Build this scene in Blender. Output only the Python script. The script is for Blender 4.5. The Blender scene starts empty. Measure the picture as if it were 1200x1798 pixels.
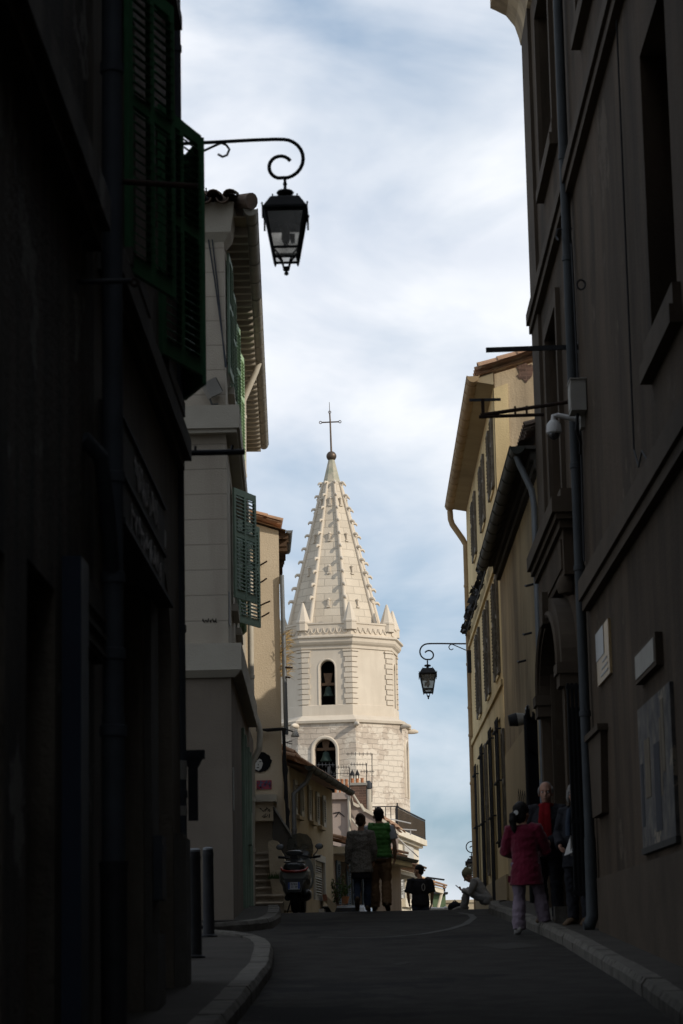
import bpy, bmesh, math, random
from math import sin, cos, pi, radians, sqrt, atan2
from mathutils import Vector, Matrix, Euler
V = Vector
random.seed(7)
SC = bpy.context.scene
COL = SC.collection

# ------------------------------------------------------------------ camera
F_PX, CX, CY, H0 = 4200.0, 600.0, 899.0, 1.55
PITCH, YAW, ROLL = 0.182896, 0.00807, 0.02
CF = V((-sin(YAW) * cos(PITCH), cos(YAW) * cos(PITCH), sin(PITCH)))
_R0 = V((cos(YAW), sin(YAW), 0)); _U0 = _R0.cross(CF)
CR = _R0 * cos(ROLL) - _U0 * sin(ROLL); CU = _R0 * sin(ROLL) + _U0 * cos(ROLL)
EYE = V((0, 0, H0))
cam = bpy.data.objects.new("camera", bpy.data.cameras.new("camera")); COL.objects.link(cam)
m = Matrix.Identity(4)
for i in range(3):
    m[i][0], m[i][1], m[i][2] = CR[i], CU[i], -CF[i]
m.translation = EYE
cam.matrix_world = m
cd = cam.data
cd.sensor_fit = 'VERTICAL'; cd.sensor_height = 36; cd.sensor_width = 24
cd.lens = F_PX / 1798 * 36
cd.clip_start = 0.1; cd.clip_end = 4000
cd.dof.use_dof = True; cd.dof.focus_distance = 120; cd.dof.aperture_fstop = 5.0
SC.camera = cam

# ------------------------------------------------------------------ light
SUN_EL, SUN_AZ = radians(27), radians(119)          # azimuth clockwise from +Y
sd = V((sin(SUN_AZ) * cos(SUN_EL), cos(SUN_AZ) * cos(SUN_EL), sin(SUN_EL)))
sl = bpy.data.lights.new("sun", 'SUN'); sl.energy = 3.15; sl.angle = radians(0.6); sl.color = (1.0, 0.91, 0.78)
so = bpy.data.objects.new("sun", sl); COL.objects.link(so)
so.rotation_euler = sd.to_track_quat('Z', 'Y').to_euler()
SC.view_settings.view_transform = 'Standard'; SC.view_settings.look = 'None'
SC.view_settings.exposure = 0.0; SC.view_settings.gamma = 1.0


def make_world():
    w = bpy.data.worlds.new("World"); SC.world = w; w.use_nodes = True
    nt = w.node_tree; N = nt.nodes; L = nt.links; N.clear()
    out = N.new('ShaderNodeOutputWorld'); bg = N.new('ShaderNodeBackground')
    sky = N.new('ShaderNodeTexSky'); sky.sky_type = 'NISHITA'; sky.sun_disc = False
    sky.sun_elevation = SUN_EL; sky.sun_rotation = SUN_AZ; sky.air_density = 1.0; sky.dust_density = 1.0
    bg.inputs[1].default_value = 0.1
    tc = N.new('ShaderNodeTexCoord')
    sep = N.new('ShaderNodeSeparateXYZ'); L.new(tc.outputs['Generated'], sep.inputs[0])

    def noise(scale, loc, sc, detail, rough, dist):
        mp = N.new('ShaderNodeMapping'); mp.inputs['Scale'].default_value = scale; mp.inputs['Location'].default_value = loc
        mp.inputs['Rotation'].default_value = (0, radians(-6), 0)
        L.new(tc.outputs['Generated'], mp.inputs[0])
        n = N.new('ShaderNodeTexNoise'); n.inputs['Scale'].default_value = sc; n.inputs['Detail'].default_value = detail
        n.inputs['Roughness'].default_value = rough; n.inputs['Distortion'].default_value = dist
        L.new(mp.outputs[0], n.inputs['Vector']); return n.outputs['Fac']
    big = noise((1, 1, 1.9), (3.1, 0.4, 1.35), 9.0, 5, .5, .4)
    wisp = noise((1, 1, 2.4), (0.6, 0.2, 0.35), 9.0, 6, .55, .5)

    def mul(a, b, op='MULTIPLY', clamp=False):
        x = N.new('ShaderNodeMath'); x.operation = op; x.use_clamp = clamp
        for k, q in enumerate((a, b)):
            if isinstance(q, (int, float)): x.inputs[k].default_value = q
            else: L.new(q, x.inputs[k])
        return x.outputs[0]
    # cloud cover by height above the horizon: thin low sky, broken streaks, thick bank, thinner again
    rp = N.new('ShaderNodeValToRGB'); L.new(sep.outputs['Z'], rp.inputs[0])
    els = rp.color_ramp.elements
    pts = [(0.0, .30), (.05, .32), (.09, .40), (.125, .58), (.165, .50), (.20, .78), (.24, 1.0), (.32, .98), (.355, .74), (.39, .56), (.5, .55), (.8, .6)]
    els[0].position, els[1].position = pts[0][0], pts[-1][0]
    els[0].color = (pts[0][1],) * 3 + (1,); els[1].color = (pts[-1][1],) * 3 + (1,)
    for p, v in pts[1:-1]:
        e = els.new(p); e.color = (v, v, v, 1)
    a = mul(mul(big, .5, 'SUBTRACT'), 1.9)
    wr = N.new('ShaderNodeMapRange'); wr.inputs[1].default_value = .15; wr.inputs[2].default_value = .24; wr.inputs[3].default_value = 1.35; wr.inputs[4].default_value = .28
    L.new(sep.outputs['Z'], wr.inputs[0])
    b = mul(mul(wisp, .5, 'SUBTRACT'), wr.outputs[0])
    fac = mul(mul(rp.outputs[0], a, 'ADD'), b, 'ADD', True)
    # sky colour under the clouds, and the clouds themselves
    shade = noise((1, 1, 1.6), (5.0, 2.0, .3), 14.0, 4, .5, .2)
    cr = N.new('ShaderNodeValToRGB'); L.new(shade, cr.inputs[0])
    cr.color_ramp.elements[0].position = .3; cr.color_ramp.elements[0].color = (8.1, 8.6, 9.5, 1)
    cr.color_ramp.elements[1].position = .62; cr.color_ramp.elements[1].color = (9.7, 10.0, 10.5, 1)
    blue = N.new('ShaderNodeMixRGB'); blue.blend_type = 'MIX'; blue.inputs[0].default_value = .5
    L.new(sky.outputs[0], blue.inputs[1]); blue.inputs[2].default_value = (2.9, 5.0, 7.6, 1)
    mx = N.new('ShaderNodeMixRGB'); L.new(fac, mx.inputs[0]); L.new(blue.outputs[0], mx.inputs[1]); L.new(cr.outputs[0], mx.inputs[2])
    L.new(mx.outputs[0], bg.inputs[0]); L.new(bg.outputs[0], out.inputs[0])


make_world()


# ------------------------------------------------------------------ picture point -> place on a real plane
def ray(px, py):
    return CF + CR * ((px - CX) / F_PX) + CU * ((CY - py) / F_PX)


def on_y(px, py, y):
    d = ray(px, py); return EYE + d * (y / d.y)


def on_x(px, py, x):
    d = ray(px, py); return EYE + d * (x / d.x)


_PROF = [(-60, -2.8), (-20, -.8), (0, .2), (10, .71), (16.8, 1.06), (20.6, 1.25), (29, 1.68), (35, 1.98), (40, 2.215), (42.5, 2.285),
         (45, 2.29), (49, 2.1), (54, 1.74), (62, 1.1), (80, .3), (100, 0), (160, -1), (900, -8)]


def zr(y):
    """height of the road at distance y"""
    P = _PROF
    if y <= P[0][0]: return P[0][1]
    for i in range(len(P) - 1):
        if y <= P[i + 1][0]:
            x0, z0 = P[i]; x1, z1 = P[i + 1]
            s = lambda k: (P[min(k + 1, len(P) - 1)][1] - P[max(k - 1, 0)][1]) / (P[min(k + 1, len(P) - 1)][0] - P[max(k - 1, 0)][0])
            h = x1 - x0; t = (y - x0) / h
            return (2*t**3 - 3*t**2 + 1)*z0 + (t**3 - 2*t**2 + t)*h*s(i) + (-2*t**3 + 3*t**2)*z1 + (t**3 - t**2)*h*s(i + 1)
    return P[-1][1]


def on_road(px, py, dz=0.0):
    d = ray(px, py); t = 5.0
    while t < 60:
        p = EYE + d * t
        if p.z <= zr(p.y) + dz: return p
        t += .02
    return EYE + d * 42


# ------------------------------------------------------------------ materials
def mat(name, c, c2=None, ns=1.2, rough=.9, bump=.25, bs=30, streak=None, ss=.6, brick=None, metal=0, spec=.12, patch=None, alpha=None, sx=1.3, lo=.35, hi=.68, trans=0, sheen=0, warp=0):
    """procedural surface: two tones mixed by noise, optional run-down streaks, flaked patches, stone courses (uv in metres) and relief"""
    mt = bpy.data.materials.new(name); mt.use_nodes = True
    nt = mt.node_tree; N = nt.nodes; L = nt.links
    b = N['Principled BSDF']
    b.inputs['Roughness'].default_value = rough; b.inputs['Metallic'].default_value = metal
    b.inputs['Specular IOR Level'].default_value = spec
    if trans: b.inputs['Transmission Weight'].default_value = trans
    if sheen: b.inputs['Sheen Weight'].default_value = sheen
    geo = N.new('ShaderNodeNewGeometry')

    def noise(scale, det=6, rg=.6, sc=(1, 1, 1)):
        mp = N.new('ShaderNodeMapping'); mp.inputs['Scale'].default_value = sc; L.new(geo.outputs['Position'], mp.inputs[0])
        n = N.new('ShaderNodeTexNoise'); n.inputs['Scale'].default_value = scale; n.inputs['Detail'].default_value = det; n.inputs['Roughness'].default_value = rg
        L.new(mp.outputs[0], n.inputs['Vector']); return n.outputs['Fac']

    def ramp(f, a, bb):
        r = N.new('ShaderNodeMapRange'); r.inputs[1].default_value = a; r.inputs[2].default_value = bb; L.new(f, r.inputs[0]); return r.outputs[0]

    def mix(f, a, bb, mode='MIX'):
        x = N.new('ShaderNodeMixRGB'); x.blend_type = mode
        for k, q in ((0, f), (1, a), (2, bb)):
            if isinstance(q, float): x.inputs[k].default_value = q
            elif isinstance(q, tuple): x.inputs[k].default_value = q + (1,)
            else: L.new(q, x.inputs[k])
        return x.outputs[0]
    c2 = c2 or tuple(v * .75 for v in c)
    col = mix(ramp(noise(ns), lo, hi), c, c2)
    hgt = noise(bs, 5, .65)
    if brick:
        uv = N.new('ShaderNodeUVMap')
        br = N.new('ShaderNodeTexBrick'); L.new(uv.outputs[0], br.inputs['Vector'])
        if warp:
            wn = N.new('ShaderNodeTexNoise'); wn.inputs['Scale'].default_value = 1.3; wn.inputs['Detail'].default_value = 4; L.new(geo.outputs['Position'], wn.inputs['Vector'])
            va = N.new('ShaderNodeVectorMath'); va.operation = 'MULTIPLY_ADD'; va.inputs[1].default_value = (warp,) * 3; L.new(wn.outputs['Color'], va.inputs[0]); L.new(uv.outputs[0], va.inputs[2]); L.new(va.outputs[0], br.inputs['Vector'])
        br.inputs['Scale'].default_value = 1; br.inputs['Brick Width'].default_value = brick[0]; br.inputs['Row Height'].default_value = brick[1]
        br.inputs['Mortar Size'].default_value = brick[2]; br.inputs['Mortar Smooth'].default_value = .4
        k = brick[3]
        br.inputs['Color1'].default_value = (1, 1, 1, 1); br.inputs['Color2'].default_value = (1 - k,) * 3 + (1,); br.inputs['Mortar'].default_value = (brick[4],) * 3 + (1,)
        col = mix(1.0, col, br.outputs['Color'], 'MULTIPLY')
        inv = N.new('ShaderNodeMath'); inv.operation = 'MULTIPLY_ADD'; inv.inputs[1].default_value = -1.2
        L.new(br.outputs['Fac'], inv.inputs[0]); L.new(hgt, inv.inputs[2]); hgt = inv.outputs[0]
    if streak:
        col = mix(ramp(noise(1.5, 6, .62, (sx, sx, .16)), ss - .12, ss + .14), col, streak)
    if patch:
        pf = ramp(noise(patch[1], 7, .68), patch[2], patch[2] + .025)
        col = mix(pf, col, patch[0])
    L.new(col, b.inputs['Base Color'])
    if bump:
        bp = N.new('ShaderNodeBump'); bp.inputs['Strength'].default_value = bump; bp.inputs['Distance'].default_value = .03
        L.new(hgt, bp.inputs['Height']); L.new(bp.outputs[0], b.inputs['Normal'])
    if alpha is not None:
        b.inputs['Alpha'].default_value = alpha
    return mt


def glass(name, tint=(.9, .92, .92), rough=.1, t=.75, dirt=.35):
    mt = bpy.data.materials.new(name); mt.use_nodes = True
    N = mt.node_tree.nodes; L = mt.node_tree.links; b = N['Principled BSDF']
    b.inputs['Base Color'].default_value = tuple(v * .35 for v in tint) + (1,); b.inputs['Roughness'].default_value = .5
    tr = N.new('ShaderNodeBsdfTransparent'); tr.inputs[0].default_value = tint + (1,)
    gl = N.new('ShaderNodeBsdfGlossy'); gl.inputs['Roughness'].default_value = rough
    m1 = N.new('ShaderNodeMixShader'); m1.inputs[0].default_value = .12; L.new(tr.outputs[0], m1.inputs[1]); L.new(gl.outputs[0], m1.inputs[2])
    m2 = N.new('ShaderNodeMixShader'); n = N.new('ShaderNodeTexNoise'); n.inputs['Scale'].default_value = 9
    g = N.new('ShaderNodeNewGeometry'); L.new(g.outputs['Position'], n.inputs['Vector'])
    r = N.new('ShaderNodeMapRange'); r.inputs[1].default_value = .35; r.inputs[2].default_value = .75; r.inputs[3].default_value = dirt * .4; r.inputs[4].default_value = dirt
    L.new(n.outputs['Fac'], r.inputs[0]); L.new(r.outputs[0], m2.inputs[0])
    L.new(m1.outputs[0], m2.inputs[1]); L.new(b.outputs[0], m2.inputs[2])
    L.new(m2.outputs[0], N['Material Output'].inputs[0]); return mt


M = dict(
    asphalt=mat('asphalt', (.027, .0245, .0215), (.04, .0365, .032), 2.6, .92, .9, 70, patch=((.017, .0165, .016), .55, .57), lo=.42, hi=.58),
    ground=mat('earth', (.16, .14, .11), (.2, .18, .14), .4),
    pave=mat('pavement_stone', (.055, .049, .042), (.037, .033, .028), 2.0, .9, .4, 60),
    kerb=mat('kerb_stone', (.14, .128, .11), (.075, .068, .058), 5, .8, .6, 35),
    rpatch=mat('road_patch_tar', (.042, .039, .034), (.03, .028, .025), 9, .9, .3, 60),
    line=mat('road_line', (.1, .098, .092), (.04, .039, .036), 9, .85, .2, 60),
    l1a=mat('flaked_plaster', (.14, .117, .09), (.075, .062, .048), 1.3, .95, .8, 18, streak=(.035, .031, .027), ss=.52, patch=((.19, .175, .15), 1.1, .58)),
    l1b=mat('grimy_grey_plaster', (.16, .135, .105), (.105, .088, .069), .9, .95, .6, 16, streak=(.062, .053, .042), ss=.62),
    trim1=mat('grimy_trim', (.1, .092, .08), (.07, .06, .05), 2, .9, .3, 30),
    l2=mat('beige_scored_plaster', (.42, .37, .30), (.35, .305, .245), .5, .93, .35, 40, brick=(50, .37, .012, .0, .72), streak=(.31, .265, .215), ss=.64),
    l2s=mat('beige_plaster', (.42, .385, .32), (.34, .305, .25), .8, .93, .3, 40),
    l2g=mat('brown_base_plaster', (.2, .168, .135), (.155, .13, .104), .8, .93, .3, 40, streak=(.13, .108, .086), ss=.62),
    l3=mat('warm_beige_plaster', (.62, .52, .385), (.53, .44, .32), .7, .93, .35, 30, streak=(.3, .23, .165), ss=.64, patch=((.35, .27, .19), 2.4, .68)),
    l4=mat('tan_plaster', (.47, .39, .275), (.39, .32, .225), .8, .93, .3, 30, streak=(.33, .27, .19), ss=.66),
    pink=mat('faded_pink_plaster', (.36, .295, .255), (.29, .235, .205), .6, .93, .3, 30, streak=(.26, .21, .18), ss=.62),
    white=mat('cream_plaster', (.68, .62, .51), (.58, .52, .42), .8, .9, .2, 30),
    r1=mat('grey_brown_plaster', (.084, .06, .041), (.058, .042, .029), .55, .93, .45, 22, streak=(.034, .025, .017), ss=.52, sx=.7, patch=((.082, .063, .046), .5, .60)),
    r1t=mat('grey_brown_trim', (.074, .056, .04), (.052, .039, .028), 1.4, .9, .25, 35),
    r2=mat('streaked_plaster', (.40, .315, .19), (.31, .24, .145), .8, .93, .35, 30, streak=(.15, .115, .072), ss=.52, sx=.42),
    r2b=mat('repainted_base_plaster', (.40, .315, .19), (.34, .27, .165), .8, .93, .25, 30),
    r3=mat('yellow_ochre_plaster', (.66, .52, .29), (.56, .435, .235), .7, .93, .3, 30, streak=(.43, .33, .18), ss=.6, sx=.4),
    gable=mat('cracked_cream_plaster', (.52, .41, .27), (.44, .34, .22), .9, .93, .4, 25, streak=(.2, .155, .105), ss=.53, patch=((.3, .22, .145), 1.4, .62)),
    soffit=mat('soffit_boards', (.36, .3, .2), (.3, .245, .16), 2, .9, .2, 40),
    stone=mat('pale_limestone', (.62, .545, .44), (.52, .45, .355), .35, .9, .4, 14, brick=(1.0, .46, .03, .14, .74)),
    stonesm=mat('smooth_limestone', (.63, .555, .455), (.545, .475, .385), .5, .9, .15, 20, streak=(.53, .46, .37), ss=.62),
    rubble=mat('rough_limestone', (.58, .495, .405), (.5, .42, .34), .9, .95, 1.0, 5, brick=(.75, .31, .025, .12, .88), warp=.3, patch=((.64, .565, .47), .6, .5), streak=(.48, .4, .325), ss=.64),
    copper=mat('weathered_copper', (.46, .41, .32), (.27, .28, .21), 2.2, .7, .2, 20),
    ball=mat('dark_bronze', (.09, .065, .05), (.13, .1, .075), 4, .45, .1, 30, metal=.6),
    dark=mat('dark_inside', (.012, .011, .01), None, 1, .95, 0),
    bell=mat('green_bronze', (.024, .04, .034), (.018, .03, .025), 5, .6, .1, 30),
    wood=mat('old_wood', (.11, .07, .045), (.07, .045, .03), 3, .85, .3, 30),
    iron=mat('black_iron', (.012, .012, .014), (.02, .02, .022), 8, .72, .15, 60, spec=.3),
    rust=mat('rusty_iron', (.045, .026, .018), (.025, .017, .014), 12, .8, .4, 70),
    zinc=mat('grey_zinc', (.2, .21, .22), (.14, .15, .16), 3, .5, .1, 30, metal=.3),
    zincd=mat('dark_painted_pipe', (.055, .06, .068), (.04, .044, .05), 3, .6, .1, 30),
    pipeR=mat('blue_grey_pipe', (.055, .06, .064), (.04, .044, .047), 3, .6, .1, 30),
    ochpipe=mat('ochre_pipe', (.36, .26, .15), (.29, .205, .115), 3, .7, .1, 30),
    cream=mat('cream_metal', (.5, .46, .38), (.42, .38, .31), 3, .6, .1, 30),
    gutter=mat('beige_gutter', (.25, .23, .19), (.19, .175, .145), 3, .55, .1, 30),
    dkgut=mat('dark_gutter', (.055, .055, .045), (.04, .04, .034), 3, .6, .1, 30),
    tile=mat('terracotta_tile', (.42, .245, .15), (.32, .215, .145), 3.5, .9, .4, 25, patch=((.44, .34, .22), 3.2, .58)),
    tileD=mat('lichened_tile', (.17, .12, .09), (.11, .09, .075), 4, .95, .5, 25),
    pot=mat('terracotta_pot', (.42, .17, .075), (.3, .15, .085), 5, .9, .2, 30),
    brick=mat('chimney_brick', (.16, .1, .075), (.11, .075, .06), 4, .95, .4, 30, brick=(.24, .08, .012, .3, 1.2)),
    green1=mat('dark_green_paint', (.052, .15, .07), (.04, .12, .055), 3, .6, .1, 40),
    green2=mat('grey_green_paint', (.25, .33, .255), (.21, .28, .215), 3, .6, .1, 40),
    green3=mat('sunlit_green_paint', (.34, .47, .29), (.3, .42, .26), 3, .6, .1, 40),  # sunlight painted in: paler copy of the grey-green shutter colour
    wshut=mat('white_grey_paint', (.5, .49, .46), (.42, .41, .385), 3, .6, .1, 40),
    gshut=mat('weathered_grey_shutter', (.2, .18, .15), (.11, .095, .075), 7, .8, .3, 40),
    bshut=mat('blue_grey_shutter', (.13, .17, .23), (.1, .135, .18), 3, .6, .1, 40),
    bluef=mat('navy_paint', (.02, .028, .045), (.016, .022, .036), 3, .5, .1, 40),
    pane=mat('dark_pane', (.02, .022, .025), None, 1, .12, 0, spec=.5),
    roller=mat('roller_shutter_metal', (.085, .085, .083), (.065, .065, .063), 3, .55, .1, 40, metal=.2),
    redd=mat('dark_red_door', (.055, .025, .018), (.04, .018, .014), 3, .7, .2, 40),
    sign=mat('fascia_board', (.05, .047, .043), (.04, .037, .034), 3, .8, .1, 40),
    wpaint=mat('faded_white_paint', (.72, .68, .65), (.4, .37, .35), 12, .8, .1, 40),
    plast=mat('grey_white_plastic', (.5, .49, .47), (.42, .41, .4), 3, .5, .05, 40),
    plastd=mat('dirty_box_plastic', (.3, .285, .255), (.25, .235, .21), 3, .6, .05, 40),
    blackp=mat('black_plastic', (.012, .012, .013), None, 3, .4, .05, 40, spec=.5),
    rubber=mat('tyre_rubber', (.014, .014, .015), None, 3, .85, .2, 80),
    scoot=mat('grey_body_paint', (.2, .2, .18), (.18, .18, .165), 2, .3, 0, spec=.5),
    redl=mat('red_lamp_plastic', (.3, .03, .02), None, 3, .25, 0, spec=.6),
    plate=mat('number_plate', (.5, .5, .5), (.45, .45, .45), 5, .4, 0),
    plateb=mat('plate_blue', (.02, .06, .3), None, 5, .4, 0),
    ink=mat('black_ink', (.012, .012, .012), None, 5, .9, 0),
    paleink=mat('pale_paste_paper', (.55, .54, .5), (.48, .47, .43), 5, .9, 0),
    pinkt=mat('pink_tiles', (.34, .07, .1), (.28, .06, .085), 9, .4, .1, 30),
    bluet=mat('blue_tiles', (.1, .14, .24), None, 9, .4, .1, 30),
    wicker=mat('brushwood_screen', (.17, .125, .08), (.1, .072, .045), 25, .95, .6, 60),
    steps=mat('worn_step_stone', (.36, .3, .225), (.24, .195, .145), 3, .9, .5, 20),
    parap=mat('parapet_plaster', (.52, .43, .305), (.4, .325, .23), 2, .93, .4, 25),
    dkwall=mat('dark_render', (.085, .077, .066), (.065, .058, .05), 1.2, .95, .3, 30),
    straw=mat('dry_grass', (.38, .27, .13), (.26, .18, .085), 6, .9, 0),
    leaf=mat('leaf_green', (.055, .09, .03), (.03, .055, .02), 9, .8, 0),
    gold=mat('brass_plaque', (.42, .3, .16), (.3, .21, .11), 9, .35, .1, 40, metal=.7),
    grplq=mat('grey_plaque_plate', (.09, .09, .092), (.07, .07, .07), 3, .3, 0),
    poster=mat('torn_posters', (.16, .142, .12), (.06, .057, .056), 5, .9, .3, 25, patch=((.24, .2, .15), 2.1, .60), streak=(.06, .062, .072), ss=.55),
    posterb=mat('poster_strip_blue', (.05, .05, .056), None, 4, .9, .2, 30),
    posterc=mat('poster_strip_tan', (.15, .122, .088), (.11, .09, .066), 5, .9, .2, 30),
    skin=mat('skin', (.42, .25, .17), (.38, .22, .15), 8, .6, .05, 60),
    skino=mat('older_skin', (.34, .19, .135), (.28, .155, .11), 14, .6, .1, 60),
    hblack=mat('black_hair', (.008, .007, .007), (.014, .012, .011), 30, .5, .5, 120),
    hbrown=mat('brown_hair', (.07, .04, .025), (.04, .024, .016), 30, .6, .5, 120),
    hgrey=mat('grey_hair', (.24, .225, .21), (.15, .14, .13), 30, .7, .5, 120),
    magenta=mat('magenta_coat', (.125, .006, .023), (.09, .0045, .016), 4, .85, .25, 25, sheen=.2),
    lilac=mat('lilac_trousers', (.21, .165, .2), (.165, .13, .16), 4, .85, .25, 25),
    navy=mat('near_black_coat', (.013, .013, .016), (.02, .02, .024), 4, .85, .25, 25),
    scarf=mat('red_scarf', (.16, .005, .008), (.12, .004, .006), 9, .9, .4, 40),
    denimd=mat('blue_shirt', (.07, .12, .2), None, 9, .9, .3, 40),
    vest=mat('green_quilted_vest', (.055, .17, .035), (.045, .14, .028), 5, .6, .2, 40, sheen=.15),
    grtee=mat('pale_grey_cotton', (.42, .43, .45), (.36, .37, .39), 5, .9, .25, 30),
    khaki=mat('brown_trousers', (.16, .095, .05), (.13, .076, .04), 5, .9, .3, 25),
    tweed=mat('speckled_knit', (.25, .225, .19), (.085, .075, .065), 45, .95, .5, 60),
    jeans=mat('dark_jeans', (.03, .04, .065), (.022, .03, .05), 6, .9, .25, 40),
    shoe=mat('brown_shoe', (.1, .065, .04), None, 6, .7, .1, 40),
    shoew=mat('pale_shoe', (.3, .28, .26), None, 6, .7, .1, 40),
    btee=mat('black_cotton', (.016, .016, .02), (.024, .024, .028), 6, .9, .2, 30),
    beanie=mat('khaki_knit', (.24, .22, .14), (.17, .155, .1), 40, .95, .5, 70),
    ltgrey=mat('light_grey_sweat', (.3, .29, .28), (.24, .235, .23), 6, .95, .25, 30),
    paper=mat('paper_sheet', (.6, .58, .55), None, 6, .9, 0),
    car=mat('silver_car_paint', (.3, .31, .32), None, 2, .25, 0, metal=.5, spec=.5),
    glassd=mat('car_glass', (.02, .024, .028), None, 2, .05, 0, spec=.6),
    redb=mat('reddish_coping', (.3, .13, .085), (.23, .1, .07), 5, .9, .3, 30),
    kiosk=mat('green_kiosk_paint', (.14, .19, .1), (.1, .14, .075), 3, .7, .1, 30),
    gate=mat('gate_iron', (.008, .008, .009), None, 3, .6, .1, 30),
)
M['lglass'] = glass('lamp_glass', (.72, .7, .66), .15, .7, .62)
M['screen'] = glass('smoked_screen', (.6, .6, .55), .12, .7, .6)
M['dome'] = glass('camera_dome', (.25, .25, .27), .05, .7, .5)


# ------------------------------------------------------------------ objects
def tag(o, label=None, cat=None, group=None, kind=None):
    for k, v in (('label', label), ('category', cat), ('group', group), ('kind', kind)):
        if v: o[k] = v
    return o


def root(name, label, cat, loc=(0, 0, 0), group=None):
    o = bpy.data.objects.new(name, None); COL.objects.link(o); o.location = loc
    o.empty_display_size = .2
    return tag(o, label, cat, group)


def origin(p):
    v = V((0, 0, 0))
    while p is not None:
        v += V(p.location); p = p.parent
    return v


def link(name, me, mt, parent=None):
    o = bpy.data.objects.new(name, me); COL.objects.link(o)
    if mt is not None and not me.materials: me.materials.append(mt)
    o.parent = parent
    return o


def copy_tree(o, parent=None):
    c = o.copy(); COL.objects.link(c); c.parent = parent
    for ch in list(o.children): copy_tree(ch, c)
    return c


class Fr:
    """upright plane: origin, direction along it (u), outward normal (d), height (v)"""
    def __init__(s, x, y, ux, uy, sg=1):
        l = sqrt(ux * ux + uy * uy); s.O = V((x, y, 0)); s.U = V((ux / l, uy / l, 0)); s.N = V((uy / l, -ux / l, 0)) * sg; s.len = l

    def P(s, u, d, v): return s.O + s.U * u + s.N * d + V((0, 0, v))

    def hit(s, px, py, d=0):
        r = ray(px, py); o = s.O + s.N * d
        t = (o - V((0, 0, 0))).dot(s.N) / r.dot(s.N); p = EYE + r * t
        return (p - o).dot(s.U), p.z


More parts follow.
